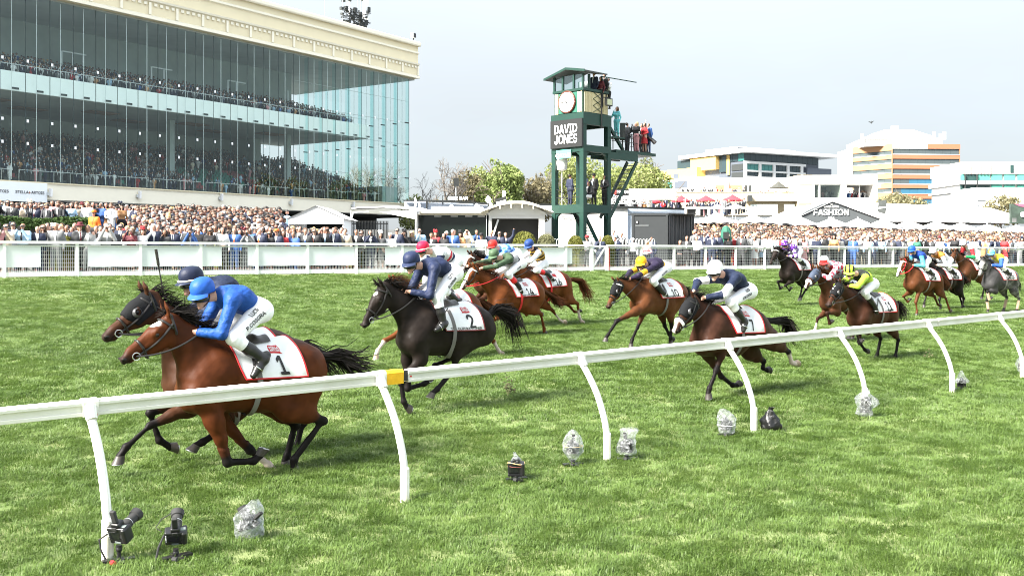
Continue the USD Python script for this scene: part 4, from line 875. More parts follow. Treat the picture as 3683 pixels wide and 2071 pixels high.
RUN = [
 dict(z=1, s=365, withers=(800, 585), pitch=2, h=.0165, poll=(508, 478), muzzle=(212, 722), coat=BAY, mark='star', seed=1, K=.97,
      fore=([(835, 1308), (985, 1300), (1050, 1245)], [(965, 1235), (1070, 1320), (1140, 1385)]), hind=([(1385, 1065), (1220, 1290), (1218, 1375)], [(1225, 1090), (1180, 1270), (1160, 1320)]), socks={'FR': .25},
      tail=[(1480, 690), (1560, 745), (1650, 760)], num='1', numh=.20, hairs=260, label='bright bay racehorse with a white star and number 1 cloth, leading along the rail',
      jockey=dict(label='jockey in bright blue silks and cap crouching on horse number 1', silk=('plain', [BLUE]), helmet=('blue', (.014, .080, .36)), head=(690, 335), neck=(795, 335), hip=(1000, 420), knee=(868, 588), ankle=(1045, 712), toe=(985, 805), elbow=(800, 565), hand=(655, 555), face=(.80, .40, -.50), name='P.COSGRA', name2='LUCR')),
 dict(z=1, s=343, withers=(700, 540), pitch=1, h=.019, poll=(385, 350), muzzle=(88, 615), coat=(.060, .024, .012), seed=2, hood='black',
      fore=([(385, 1095), (250, 1215), (185, 1310)], [(385, 1020), (440, 1180), (545, 1245)]), hind=([(800, 1120), (690, 1190), (625, 1225)], [(1270, 1070), (1235, 1210), (1275, 1270)]),
      num='4', K=.97, label='dark bay racehorse in a black blinker hood on the far side of the leader',
      jockey=dict(label='jockey in navy silks and navy cap riding close behind the blue jockey', silk=('plain', [NAVY]), helmet=('navy', (.010, .015, .038)), bandc=True, head=(622, 265), neck=(740, 275), hip=(885, 350), elbow=(680, 470), hand=(640, 520), elbow_r=(640, 420), hand_r=(560, 470), face=(.9, .1, -.3),
                  whip=[(462, 330), (420, 75)], whipy=-.25, whiplabel='black padded whip raised upright beside the second horse')),
 dict(z=2, s=265, withers=(590, 585), pitch=2, h=.018, poll=(268, 480), muzzle=(122, 752), coat=BLK, mark='small', seed=3, K=.96, points=(.012, .010, .010),
      fore=([(400, 1190), (418, 1330), (455, 1400)], [(447, 1235), (570, 1200), (628, 1165)]), hind=([(795, 1085), (668, 1240), (608, 1290)], [(790, 1005), (650, 1065), (590, 1190)]),
      tail=[(1110, 640), (1210, 690), (1255, 870)], num='2', numh=.20, numu=.72, cname='THE CLIFFSOFMOHER', bindm=mat('maroon_trim', (.16, .015, .02), .6), hairs=280, label='black racehorse with a number 2 saddle cloth and a streaming tail',
      jockey=dict(label='jockey in dark navy silks and navy cap on the black horse', silk=('plain', [(.014, .022, .060)]), helmet=('ink', (.014, .022, .060)), head=(475, 305), neck=(570, 320), hip=(765, 370), knee=(668, 560), ankle=(715, 760), toe=(660, 800), elbow=(610, 545), hand=(465, 515), face=(.85, .30, -.45), name='BOWMA', name2='LUCR')),
 dict(z=2, s=196, withers=(620, 500), pitch=1, h=.028, poll=(352, 440), muzzle=(215, 600), coat=CH, seed=4, hair='red', points=None, mark='blaze',
      fore=([(275, 880), (225, 950), (203, 1005)], [(470, 900), (430, 1020), (410, 1080)]), hind=([(1085, 880), (1120, 945), (1150, 990)], 'fwd'), socks={'FL': .6, 'FR': .6, 'HL': .5},
      num='9', label='bright chestnut racehorse half hidden behind the black horse',
      jockey=dict(label='jockey in white, red and navy striped silks with a red cap', silk=('stripes2', [(.75, .75, .76), (.52, .02, .035), (.014, .02, .06)]), helmet=('crimson', (.55, .012, .05)), bandc=True, head=(560, 205), neck=(640, 215), hip=(790, 280), face=(.9, .2, -.35))),
 dict(z=2, s=162, withers=(1165, 425), pitch=-1, h=.026, poll=(945, 340), muzzle=(830, 515), coat=CH, seed=5, hair='red', points=None, mark='blaze', browband=M_strap, reins=M_red,
      fore=('reach', [(1275, 670), (1262, 735), (1290, 770)]), hind=([(1440, 680), (1462, 790), (1468, 828)], [(1525, 655), (1580, 725), (1625, 750)]), socks={'HR': .35},
      num='14', numh=.16, cname='KINGS WILL DREAM', girth=M_red, label='chestnut racehorse with a white blaze, white browband and number 14 cloth', tail=[(1540, 560), (1570, 600), (1600, 610)],
      jockey=dict(label='jockey in green sleeves and a green cap stretching his arms forward', silk=('grid', [(.36, .36, .38), (.015, .015, .018), (.050, .085, .045)]), helmet=('green', (.06, .105, .055)), boot=('red_boot_top', (.50, .015, .02)), head=(1090, 250), neck=(1160, 260), hip=(1275, 300), knee=(1195, 385), ankle=(1275, 475), toe=(1298, 522), elbow=(1110, 325), hand=(1000, 340), elbow_r=(1030, 290), hand_r=(900, 320), face=(.8, .25, -.55), name='DUNN')),
 dict(z=2, s=150, withers=(1060, 300), pitch=0, h=.030, poll=(930, 245), muzzle=(850, 360), coat=(.06, .023, .011), seed=6, mark='blaze', browband=M_strap,
      fore=('reach', 'fold'), hind=('push', 'fwd'), num='8', label='brown racehorse with a white blaze behind the number 14 chestnut',
      jockey=dict(label='jockey in blue checked silks and a bright red cap', silk=('checks', [(.05, .16, .50), (.30, .52, .78)]), helmet=('scarlet', (.60, .025, .02)), head=(1080, 180), neck=(1135, 195), hip=(1240, 225), face=(.9, .15, -.4))),
 dict(z=2, s=148, withers=(1395, 365), pitch=-2, h=.028, poll=(1230, 300), muzzle=(1130, 430), coat=CH, seed=7, hair='red', points=None,
      fore=('ext', 'fold'), hind=([(1710, 600), (1725, 700), (1752, 760)], [(1640, 610), (1690, 665), (1740, 662)]), socks={'HL': .25},
      tail=[(1740, 440), (1780, 520), (1800, 575)], num='16', numh=.17, cname='GAILO CHOP', girth=M_red, label='chestnut racehorse with a number 16 cloth at the back of the leading group',
      jockey=dict(label='jockey in black and yellow hoops with white sleeves and a blue cap', silk=('hoops', [(.55, .33, .05), (.015, .016, .025), (.76, .76, .77)]), helmet=('royal', (.015, .045, .18)), boot=('red_boot_top', (.50, .015, .02)), head=(1352, 175), neck=(1390, 200), hip=(1445, 300), knee=(1405, 355), ankle=(1490, 385), toe=(1535, 430), elbow=(1370, 285), hand=(1320, 295), face=(.8, .2, -.6), name='LUCR')),
 dict(z=3, s=175, withers=(560, 372), pitch=0, h=.024, poll=(300, 395), muzzle=(195, 640), coat=(.11, .040, .015), seed=8, hood='black', browband=M_strap,
      fore=([(285, 735), (215, 845), (178, 905)], [(465, 790), (420, 895), (402, 955)]), hind=([(760, 770), (752, 880), (750, 930)], [(700, 770), (740, 850), (770, 900)]),
      num='10', numh=.16, cname='VENTURA STORM', label='bay racehorse in half blinkers with a number 10 cloth and a yellow capped rider',
      jockey=dict(label='jockey in dark purple silks with yellow armlets and a yellow cap', silk=('sash', [(.018, .012, .035), (.72, .40, .02)]), helmet=('yellow', (.82, .42, .012)), head=(497, 240), neck=(560, 235), hip=(690, 265), knee=(600, 385), ankle=(680, 480), toe=(720, 510), elbow=(475, 340), hand=(415, 362), elbow_r=(400, 310), face=(.9, .25, -.35), name='MCDONA')),
 dict(z=3, s=237, K=1.0, withers=(1150, 600), pitch=2, h=.020, poll=(940, 545), muzzle=(800, 800), coat=(.048, .020, .012), seed=9, hood='black', sheepskin=True, mark='snip',
      fore=([(1150, 1165), (1090, 1320), (1075, 1392)], [(1195, 1215), (1290, 1290), (1360, 1290)]), hind=([(1775, 1000), (1805, 1095), (1860, 1115)], [(1560, 1080), (1555, 1140), (1615, 1175)]), socks={'HL': .45},
      tail=[(1765, 740), (1800, 820), (1830, 890)], num='7', numh=.18, label='dark brown racehorse in a black eye cup hood by the fourth rail post',
      jockey=dict(label='jockey in navy silks with white armlets and a white cap', silk=('armlet', [(.011, .018, .045), (.78, .78, .79)]), helmet=('white', (.80, .80, .81)), head=(1140, 305), neck=(1225, 330), hip=(1395, 465), knee=(1275, 575), ankle=(1395, 745), toe=(1385, 815), elbow=(1210, 510), hand=(1055, 530), elbow_r=(985, 395), hand_r=(955, 480), face=(.95, .25, -.3), name='V.MCDONA', name2='LUCR')),
 dict(z=4, s=112, withers=(370, 285), pitch=0, h=.032, poll=(245, 200), muzzle=(192, 318), coat=(.018, .013, .011), seed=10, browband=M_strap, K=.93,
      fore=('fold', 'high'), hind=('fwd', 'under'), num='5', numh=.22, label='black racehorse with a white browband galloping nearest the outer fence', tail=[(520, 330), (545, 345), (560, 360)],
      jockey=dict(label='jockey in purple silks with white spots and a purple cap', silk=('dots', [(.085, .015, .22), (.72, .70, .76)]), helmet=('purple', (.085, .015, .22), (.72, .7, .76), 'dots'), head=(320, 155), neck=(350, 180), face=(.9, .3, -.3))),
 dict(z=4, s=158, withers=(790, 480), pitch=1, h=.028, poll=(625, 400), muzzle=(490, 590), coat=(.085, .034, .016), seed=11, hair='red', hood='blue', sheepskin=True, mark='snip', points=(.035, .015, .010),
      fore=('high', 'reach'), hind=('fwd', 'stance'), socks={'FR': .3}, num='6', label='brown racehorse in a blue blinker hood with a white nose band', K=.94,
      jockey=dict(label='jockey in pale blue and red check silks with a red and white cap', silk=('checks', [(.38, .04, .06), (.50, .60, .72)]), helmet=('redwhite', (.55, .03, .03), (.74, .74, .75), 'top'), head=(690, 330), neck=(745, 350), hip=(880, 420), elbow=(740, 475), hand=(675, 440), face=(.9, .3, -.35))),
 dict(z=4, s=182, withers=(1070, 615), pitch=1, h=.024, poll=(835, 530), muzzle=(722, 740), coat=(.050, .020, .011), seed=12, hood='black', dots=True, K=.91,
      fore=('high', 'trail'), hind=('stance', 'under'), tail=[(1380, 720), (1415, 790), (1400, 865)], num='11', numh=.20, cname='BOOM TIME', label='bay brown racehorse in a black hood with white patches and a number 11 cloth',
      jockey=dict(label='jockey in lime green silks with a lime and black striped cap', silk=('yoke', [(.40, .60, .05), (.02, .025, .02)]), helmet=('lime', (.40, .60, .05), (.012, .014, .012), 'stripes'), head=(930, 420), neck=(1010, 430), hip=(1120, 520), knee=(1075, 610), ankle=(1170, 740), toe=(1190, 800), elbow=(1010, 550), hand=(935, 545), face=(.85, .4, -.4))),
 dict(z=4, s=119, withers=(1560, 372), pitch=2, h=.030, poll=(1442, 302), muzzle=(1390, 425), coat=(.10, .036, .014), seed=13, hair='red', points=None, mark='blaze', bridle=M_red, browband=M_strap, noseband=M_strap, turn=-8,
      fore=('stance', 'fold'), hind=('push', 'fold'), num='3', numh=.23, label='chestnut racehorse with a white blaze, red bridle and number 3 cloth',
      jockey=dict(label='jockey in turquoise silks with a royal blue yoke and cap', silk=('sleeves', [(.01, .045, .26), (.10, .48, .62)]), helmet=('cobalt', (.015, .08, .45)), head=(1518, 215), neck=(1555, 240), face=(.95, .2, -.25))),
 dict(z=4, s=110, withers=(1780, 370), pitch=2, h=.032, poll=(1665, 300), muzzle=(1640, 400), coat=(.015, .012, .011), seed=14, turn=-8,
      fore=('stance', 'reach'), hind=('stance', 'push'), num='15', numh=.2, label='black racehorse close behind the number 3 chestnut',
      jockey=dict(label='jockey in white silks with orange and black trim and a white cap', silk=('yoke', [(.75, .74, .74), (.45, .17, .03)]), helmet=('cream', (.78, .77, .75)), head=(1715, 225), neck=(1755, 245), face=(.9, .25, -.3))),
 dict(z=4, s=102, withers=(2040, 290), pitch=1, h=.032, poll=(1925, 225), muzzle=(1882, 325), coat=(.075, .028, .012), seed=15, turn=-6,
      fore=('reach', 'stance'), hind=('under', 'push'), num='12', numh=.2, label='bay racehorse ridden by the green and white jockey near the fence',
      jockey=dict(label='jockey in white, red and green silks with a white cap', silk=('quarters', [(.74, .74, .75), (.02, .28, .10), (.50, .03, .04)]), helmet=('milk', (.79, .79, .80)), head=(2002, 150), neck=(2035, 175), face=(.92, .2, -.3))),
 dict(z=4, s=113, withers=(2290, 372), pitch=1, h=.028, poll=(2195, 285), muzzle=(2160, 425), coat=(.050, .049, .050), seed=16, grey=True, hair='grey', points=(.020, .019, .019), nose=(.10, .09, .09), bands=True, turn=-10, tail=[(2495, 480), (2512, 540), (2510, 600)],
      fore=('high', 'stance'), hind=('stance', 'under'), num='13', numh=.22, label='dappled grey racehorse with tan leg bandages at the right end of the field',
      jockey=dict(label='jockey in yellow silks with blue sleeves and a blue and yellow cap', silk=('sleeves', [(.70, .62, .03), (.03, .10, .48)]), helmet=('bluegold', (.10, .35, .70), (.72, .62, .05), 'quarters'), head=(2270, 245), neck=(2310, 275), face=(.95, .2, -.25))),
]
for S in RUN:
    if ONLY is not None and S['seed'] not in ONLY: continue
    Hh = build_horse(S); build_jockey(S, Hh)
# ================================================================ GRANDSTAND (own frame: t along the front, q into the building, z up)
SA = np.array([-51.0, 99.0]); SD = np.array([35.3, 52.4]); SL = np.linalg.norm(SD); SD = SD / SL; SI = np.array([-SD[1], SD[0]])   # SI points into the building
def sp(t, q, z): p = SA + SD * t + SI * q; return np.array([p[0], p[1], z])
def sbx(t0, t1, q0, q1, z0, z1):
    m = bx(t0, t1, q0, q1, z0, z1); v = np.array(m.vertices); P = SA + v[:, :1] * SD + v[:, 1:2] * SI
    return trimesh.Trimesh(np.column_stack([P, v[:, 2]]), m.faces, process=False)
def t_at(px, q=0.0):
    k = (px - PW / 2) / FPX; a = SA + SI * q; return (k * a[1] - a[0]) / (SD[0] - k * SD[1])
def sprof(poly, t0, t1):
    """profile in (q, z) swept along the front."""
    m = trimesh.creation.extrude_polygon(Polygon(poly), t1 - t0, engine='earcut'); v = np.array(m.vertices); P = SA + (v[:, 2:3] + t0) * SD + v[:, :1] * SI
    return trimesh.Trimesh(np.column_stack([P, v[:, 1]]), m.faces[:, ::-1] if True else m.faces, process=False)
M_cream = mat('cream_render', (0.70, 0.62, 0.43), 0.8, var=0.06, scale=0.8)
M_creamL = mat('pale_cream_render', (0.78, 0.73, 0.60), 0.8, var=0.05, scale=0.7)
M_dark = mat('dark_interior', (0.035, 0.040, 0.040), 0.8)
M_intw = mat('interior_grey_green', (0.34, 0.39, 0.38), 0.8, var=0.2, scale=0.4)
M_soff = mat('soffit_grey', (0.42, 0.46, 0.45), 0.7, var=0.25, scale=0.3)
M_tier = mat('tier_concrete', (0.13, 0.14, 0.14), 0.8)
M_glass = pane('curtain_glass', gl=0.07, tint=(.80, .90, .89), tcol=(0.88, 0.96, 0.945))
M_fascia = mat('balcony_fascia', (0.86, 0.89, 0.87), 0.6, var=0.03, scale=0.5)
M_steel = mat('stainless_steel', (0.55, 0.57, 0.57), 0.35, metal=0.6)
M_seam = mat('glass_seam', (0.03, 0.05, 0.05), 0.5)
M_sticker = mat('white_sticker', (0.8, 0.8, 0.8), 0.6)
T0, T1 = -16.0, SL
st = thing('grandstand', 'large grandstand with a cream parapet, glass front and packed tiers', 'grandstand')
put('parapet', cat([sbx(T0, T1 + 1.5, -0.55, 26, 28.3, 33.2)]), M_cream, st)
put('coping', sprof([(-0.85, 33.2), (-0.95, 33.35), (-0.95, 33.75), (-0.8, 33.9), (26.2, 33.9), (26.2, 33.2)], T0, T1 + 1.75), M_creamL, st)
put('string_course', sprof([(-0.55, 32.0), (-0.72, 32.1), (-0.72, 32.35), (-0.55, 32.42)], T0, T1 + 1.6), M_creamL, st)
put('cornice', sprof([(-0.55, 30.25), (-0.78, 30.35), (-0.85, 30.55), (-0.62, 30.62), (-0.55, 30.62)], T0, T1 + 1.6), M_creamL, st)
put('lower_moulding', sprof([(-0.55, 28.3), (-0.80, 28.3), (-0.80, 28.62), (-0.66, 28.75), (-0.55, 28.75)], T0, T1 + 1.65), M_creamL, st)
t = T0 + 0.4; k = 0
while t < T1 + 1.2:
    put('dentil', sbx(t, t + 0.42, -0.66, -0.55, 29.85, 30.2), M_creamL, st)
    if k % 4 == 3: put('pilaster', sbx(t + 0.62, t + 0.95, -0.70, -0.55, 28.8, 30.2), M_creamL, st); t += 0.55
    t += 0.78; k += 1
put('parapet_end', sbx(T1 + 1.5, T1 + 1.56, -0.3, 25, 28.5, 33.0), M_creamL, st)
put('front_beam', sbx(T0, T1 + 0.1, -0.5, 1.2, 7.35, 9.0), M_creamL, st)
put('beam_coping', sbx(T0, T1 + 0.15, -0.6, 1.3, 9.0, 9.12), M_cream, st)
put('roof_soffit', sbx(T0, T1 + 1.45, 0.1, 26, 28.1, 28.28), M_soff, st)
put('upper_back_wall', sbx(T0, 50, 11.5, 12, 20.4, 28.08), M_intw, st)
put('upper_return_wall', sbx(48.0, 50, 12.02, 26, 20.4, 28.08), M_intw, st)
put('lower_back_wall', sbx(T0, 46, 18.5, 19, 9.0, 18.2), M_intw, st)
put('lower_return_wall', sbx(44.6, 46, 13.6, 18.48, 9.0, 18.2), M_intw, st)
put('balcony_slab', sbx(T0, t_at(1323, .8), 0.78, 19.2, 18.25, 18.9), M_soff, st)
xe = t_at(1323, .6)
put('balcony_fascia', sbx(T0, xe, 0.50, 0.76, 18.3, 20.25), M_fascia, st)
put('undercroft_wall', sbx(T0, T1, 6.5, 7.0, 2.0, 7.3), M_dark, st)
for a, b in ((-14, -4), (1, 9), (12, 15), (20, 27), (33, 36), (41, 46)): put('undercroft_window', sbx(a, b, 6.40, 6.48, 4.6, 6.9), mat('lit_undercroft_glass', (0.10, 0.11, 0.11), 0.2), st)
put('undercroft_roof', sbx(T0, T1, 1.22, 6.48, 7.0, 7.33), M_dark, st)
# seating tiers as steps
for k in range(15):
    q0 = 1.4 + 1.12 * k; put('lower_tier_step', sbx(T0, T1 - 3.2 - 0.22 * k, q0, q0 + 1.12, 8.98, 9.25 + 0.40 * k), M_tier, st)
for k in range(7):
    q0 = 1.0 + 1.3 * k; put('upper_tier_step', sbx(T0, xe - 1.0 - .8 * k, q0, q0 + 1.3, 18.9, 19.55 + 0.42 * k), M_tier, st)
# interior posts, door frames and downlights
for px in (620, 1040): put('interior_column', sbx(t_at(px, 6) - .35, t_at(px, 6) + .35, 6.0, 6.7, 9.3, 18.2), M_intw, st)
for px in (222, 262, 300, 545, 590, 820, 850, 1036): put('vomitory_frame', sbx(t_at(px, 9) - .10, t_at(px, 9) + .10, 9, 9.15, 21.5, 25.0), M_steel, st)
for px in (222, 545, 820): put('vomitory_lintel', sbx(t_at(px, 9) + .1, t_at(px, 9) + 3.1, 9, 9.15, 24.9, 25.05), M_steel, st)
M_amber = mat('amber_soffit_panel', (0.20, 0.115, 0.06), 0.6)
for i, tt in enumerate(np.arange(-12, 44, 6.5)): put('ceiling_panel', sbx(tt, tt + 3.6, 6 + (i % 2) * 4, 8.2 + (i % 2) * 4, 18.08, 18.16), M_amber, st)
# curtain wall: panes, seams, cables
PW_ = SL / 24.0
rows = [9.12, 13.0, 18.1, 21.4, 28.08]
for i in range(-6, 24):
    for a, b in zip(rows[:-1], rows[1:]): put('glass_pane', sheetq([sp(i * PW_ + .012, .01, a + .01), sp((i + 1) * PW_ - .012, .01, a + .01), sp((i + 1) * PW_ - .012, .01, b - .01), sp(i * PW_ + .012, .01, b - .01)]), M_glass, st)
for i in range(-6, 25):
    put('seam', sbx(i * PW_ - .022, i * PW_ + .022, -0.012, 0.045, 9.12, 28.08), M_seam, st)
    if i < 24: put('cable', tube([sp((i + .5) * PW_, .25, 9.3), sp((i + .5) * PW_, .25, 28.0)], .035, 5), mat('bright_steel_cable', (.75, .78, .78), .4), st)
    for z in (13.0, 15.3, 21.4):
        put('sticker', sbx((i + .04) * PW_, (i + .04) * PW_ + .24, -0.03, -0.012, z - .15, z + .15), M_sticker, st)
for i in range(-6, 22):
    put('fascia_vent', sbx((i + .55) * PW_, (i + .55) * PW_ + .75, 0.44, 0.50, 18.45, 18.65), M_dark, st)
# glazed right-hand end: side wall, glass fins
for j in range(10):
    q0 = 0.05 + 2.4 * j
    for a, b in zip(rows[:-1], rows[1:]): put('side_glass_pane', sheetq([sp(T1, q0 + .02, a + .01), sp(T1, q0 + 2.38, a + .01), sp(T1, q0 + 2.38, b - .01), sp(T1, q0 + .02, b - .01)]), M_glass, st)
    put('glass_fin', sheetq([sp(T1 - .75, q0, 9.2), sp(T1 - .04, q0, 9.2), sp(T1 - .04, q0, 28), sp(T1 - .75, q0, 28)]), pane('fin_glass', gl=.04, tcol=(.74, .92, .92)), st)
    for z in (13.0, 18.1, 21.4): put('fin_bracket', sbx(T1 - .9, T1 - .03, q0 - .06, q0 + .06, z - .08, z + .08), M_dark, st)
for i in range(16, 24):
    put('glass_fin', sheetq([sp(i * PW_, .06, 9.2), sp(i * PW_, .72, 9.2), sp(i * PW_, .72, 28), sp(i * PW_, .06, 28)]), pane('fin_glass', gl=.04, tcol=(.74, .92, .92)), st)
for z in (13.0, 18.1, 21.4, 24.7): put('tie_rod', tube([sp(40, .3, z), sp(T1, .3, z)], .025, 5), M_steel, st)
put('end_wall', sbx(T1 - 4.5, T1 - 1.0, 1.4, 14, 9.0, 11.6), M_intw, st)
# balustrades
def rail_run(name, t0, t1, q, z, h=1.05, step=1.9):
    ms = [bar(sp(t0, q, z + h), sp(t1, q, z + h), .06)]
    put(name, ms[0], M_steel, st)
    tt = t0
    while tt <= t1 + .01: put('baluster_post', bar(sp(tt, q, z), sp(tt, q, z + h), .05), M_steel, st); tt += step
a = -14.0
for L in (9, 7.5, 8, 8, 7.5, 7.5, 7, 6.5, 6, 5.5):
    if a + L > T1 - 1: break
    rail_run('front_handrail', a, a + L - .8, 1.0, 9.12, 1.25); a += L
rail_run('balcony_handrail', T0, xe - .3, 0.62, 20.25, 0.75, 2.6)
# furniture on the beam: speakers and the sponsor board
for px, py in ((168, 694), (488, 702), (783, 710), (1035, 727), (1258, 737)):
    c = sp(t_at(px), -.75, HC + (HY - py) / (FPX / (SA + SD * t_at(px))[1]))
    sk = thing('beam_speaker', f'pale grey weatherproof speaker on the cream beam, {["left end beside the sponsor board", "second along from the board", "third along from the board", "fourth along from the board", "last before the white canopy"][[168, 488, 783, 1035, 1258].index(px)]}', 'speaker')
    put('body', tube([c + [0, 0, -.42], c + [0, 0, .42]], [.17, .20], 12), M_sticker, sk, smooth=40); put('bracket', sbx(*(lambda tt: (tt - .35, tt + .1))(t_at(px)), -.72, -.5, c[2] - .3, c[2] + .05), M_steel, sk)
tb = t_at(158); sg = thing('beam_sponsor_board', 'white sponsor board with dark capitals on the cream beam at far left', 'sign')
put('board', sbx(-14, tb, -.60, -.51, 7.05, 9.0), mat('board_white', (.72, .75, .78), .5), sg)
def slet(s, h, tc, z, q, parent, m, bold=False):
    tm = text(s, h, .03, bold=bold); v = np.array(tm.vertices); P = SA + (v[:, :1] + tc) * SD + (v[:, 1:2] + q) * SI; put('lettering', trimesh.Trimesh(np.column_stack([P, v[:, 2] + z]), tm.faces, process=False), m, parent)
for c in (-4.7, -1.05, 2.7):
    slet('STELLA', .27, c - .80, 7.88, -.605, sg, M_num); slet('ARTOIS', .27, c + .88, 7.88, -.605, sg, M_num); slet('+', .36, c + .0, 7.85, -.605, sg, mat('dull_gold_red', (.35, .12, .06), .5))
# roof: antennas, floodlight
an = thing('roof_antennas', 'cluster of white panel antennas and cables on the grandstand roof edge', 'antenna')
for px, w, z0, z1, x_ in ((1236, .10, 33.9, 40, 0), (1252, .22, 36.2, 41, 0), (1290, .10, 33.9, 42, 0), (1305, .10, 33.9, 42, 1), (1325, .75, 35.6, 41.5, 1), (1268, .30, 35.5, 38.5, 2)):
    tt = t_at(px); put('panel' if w > .15 else 'mast', sbx(tt - w / 2, tt + w / 2, .2 + .1 * x_, .2 + w * .6 + .1 * x_, z0, z1), M_sticker if w > .15 else M_steel, an)
rr = np.random.default_rng(3)
for i in range(26):
    tt = t_at(rr.uniform(1232, 1335)); z = 33.95 + abs(rr.normal(0, 1.2)); w = rr.uniform(.12, .5); put('equipment', sbx(tt - w / 2, tt + w / 2, .1, .5, z, z + rr.uniform(.2, .9)), M_dark, an)
for i in range(18):
    p = [sp(t_at(rr.uniform(1230, 1340)), rr.uniform(-.1, .5), 33.9 + rr.uniform(0, 2.6)) for _ in range(4)]; put('cable', tube(p, .045, 5), M_dark, an)
put('thin_whip', tube([sp(t_at(1187), 1, 33.9), sp(t_at(1187), 1, 38)], .03, 5), M_steel, an)
fl = thing('roof_floodlight', 'grey floodlight on the right end of the grandstand parapet', 'floodlight'); tt = t_at(1471) + 1.0
put('housing', sbx(tt - .35, tt + .35, -.3, .2, 34.5, 35.3), M_steel, fl); put('bracket', sbx(tt - .06, tt + .06, -.1, 0, 33.9, 34.5), M_dark, fl); put('lens', sbx(tt - .28, tt + .28, -.33, -.302, 34.57, 35.2), M_lens, fl)
# ================================================================ JUDGES' TOWER (local x along the clock face, y away to the right-hand face)
M_green = mat('tower_green', (0.006, 0.038, 0.027), 0.45, var=0.2, scale=2.0)
M_greenL = mat('green_board', (0.02, 0.12, 0.08), 0.5)
M_batt = mat('cream_boards', (0.66, 0.56, 0.34), 0.7, var=0.08, scale=5)
M_sign = mat('sign_black', (0.012, 0.013, 0.013), 0.5)
TC = np.array([4.18, 60.0]); TZ = gz(*TC); tw = thing('judges_tower', 'dark green steel judging tower with a clock, sign and viewing decks', 'tower', (TC[0], TC[1], 0), math.radians(-45))
Hh_ = 1.12
def tp(name, m, mt, parent=None, **k): return put(name, m, mt, tw if parent is None else parent, **k)
for sx in (-1, 1):
    for sy in (-1, 1): tp('leg', bx(sx * Hh_ - .15, sx * Hh_ + .15, sy * Hh_ - .15, sy * Hh_ + .15, TZ - .1, 9.9), M_green)
def ringbeam(z0, z1, o=.12, nm='ring_beam'):
    H2 = Hh_ + o
    for m in (bx(-H2, H2, -H2, -H2 + .22, z0, z1), bx(-H2, H2, H2 - .22, H2, z0, z1), bx(-H2, -H2 + .22, -H2 + .22, H2 - .22, z0, z1), bx(H2 - .22, H2, -H2 + .22, H2 - .22, z0, z1)): tp(nm, m, M_green)
ringbeam(4.42, 4.92, .16); ringbeam(8.02, 8.42, .16); ringbeam(9.62, 10.32, .17)
tp('lower_deck', bx(-Hh_ + .05, Hh_ - .05, -Hh_ + .05, Hh_ - .05, 4.74, 4.86), mat('deck_timber', (.30, .18, .10), .8, var=.3, scale=9)); tp('upper_deck', bx(-Hh_ + .05, Hh_ - .05, -Hh_ + .05, Hh_ - .05, 8.18, 8.30), M_green)
for z in (4.42, 8.02):
    for (ax, s, o) in ((0, 1, -Hh_ - .02), (0, -1, -Hh_ - .02), (1, 1, Hh_ + .02), (1, -1, Hh_ + .02)):
        tri = Polygon([(0, 0), (.42, 0), (.30, -.06), (.13, -.16), (.05, -.30), (0, -.46)])
        m = prism(tri, -.07, .07); m.apply_scale([s, 1, 1]); m = moved(m, (-s * (Hh_ - .15), 0, z)) if ax == 0 else moved(m, (0, 0, 0)).apply_transform(trimesh.transformations.rotation_matrix(math.pi / 2, [0, 0, 1])).apply_translation((0, -s * (Hh_ - .15), z))
        m.apply_translation((0, o, 0) if ax == 0 else (o, 0, 0)); tp('corner_gusset', m, M_green)
# sign
sb = tp('sign_board', bx(-Hh_ - .10, Hh_ + .16, -Hh_ - .30, -Hh_ - .17, 8.30, 9.95), M_sign)
for s, z in (('DAVID', 9.16), ('JONES', 8.55)):
    m = text(s, .50, .02, bold=True); m.apply_scale([1.80 / (m.bounds[1][0] - m.bounds[0][0]), 1, 1]); put('lettering', moved(m, (.03, -Hh_ - .302, z)), M_sticker, sb)
gs = tp('small_green_sign', bx(-.80, .40, -Hh_ - .26, -Hh_ - .22, 7.68, 8.18), mat('mint_sign', (.10, .50, .36), .5))
put('lettering', moved(text('CMC 100', .20, .01, bold=True), (-.20, -Hh_ - .262, 7.76)), M_sticker, gs)
# clock storey
z0, z1 = 10.32, 11.62; H2 = Hh_ + .02
tp('clock_box', bx(-H2, H2, -H2, H2, z0, z1), M_green)
def boards(face, segs):
    for a, b in segs:
        n = max(1, round((b - a) / .135)); w = (b - a) / n
        for i in range(n):
            c0, c1 = a + i * w + .018, a + (i + 1) * w - .018
            tp('cladding_board', bx(c0, c1, -H2 - .035, -H2 - .004, z0 + .05, z1 - .05) if face == 0 else bx(H2 + .004, H2 + .035, c0, c1, z0 + .05, z1 - .05), M_batt)
boards(0, [(-H2 + .05, -.80), (.70, H2 - .05)]); boards(1, [(-H2 + .06, -.30), (.58, H2 - .06)])
tp('clock_backboard', bx(-.78, .68, -H2 - .03, -H2 - .005, z0 + .05, z1 - .05), M_greenL)
for i in range(3):
    for s in (-1, 1): tp('lattice', bar((H2 + .03, -.26 + .0, z0 + .08 + .4 * i), (H2 + .03, .54, z0 + .08 + .4 * i + .40) if s > 0 else (H2 + .03, -.26, z0 + .08 + .4 * i + .40), .03, .02) if s > 0 else bar((H2 + .045, .54, z0 + .08 + .4 * i), (H2 + .045, -.26, z0 + .08 + .4 * i + .40), .03, .02), M_green)
tp('lattice_backing', bx(H2 + .004, H2 + .015, -.28, .56, z0 + .05, z1 - .05), M_batt)
ck = thing('clock', None, None, parent=tw); cc = np.array([-.06, -H2 - .10, 11.02]); R_ = .62
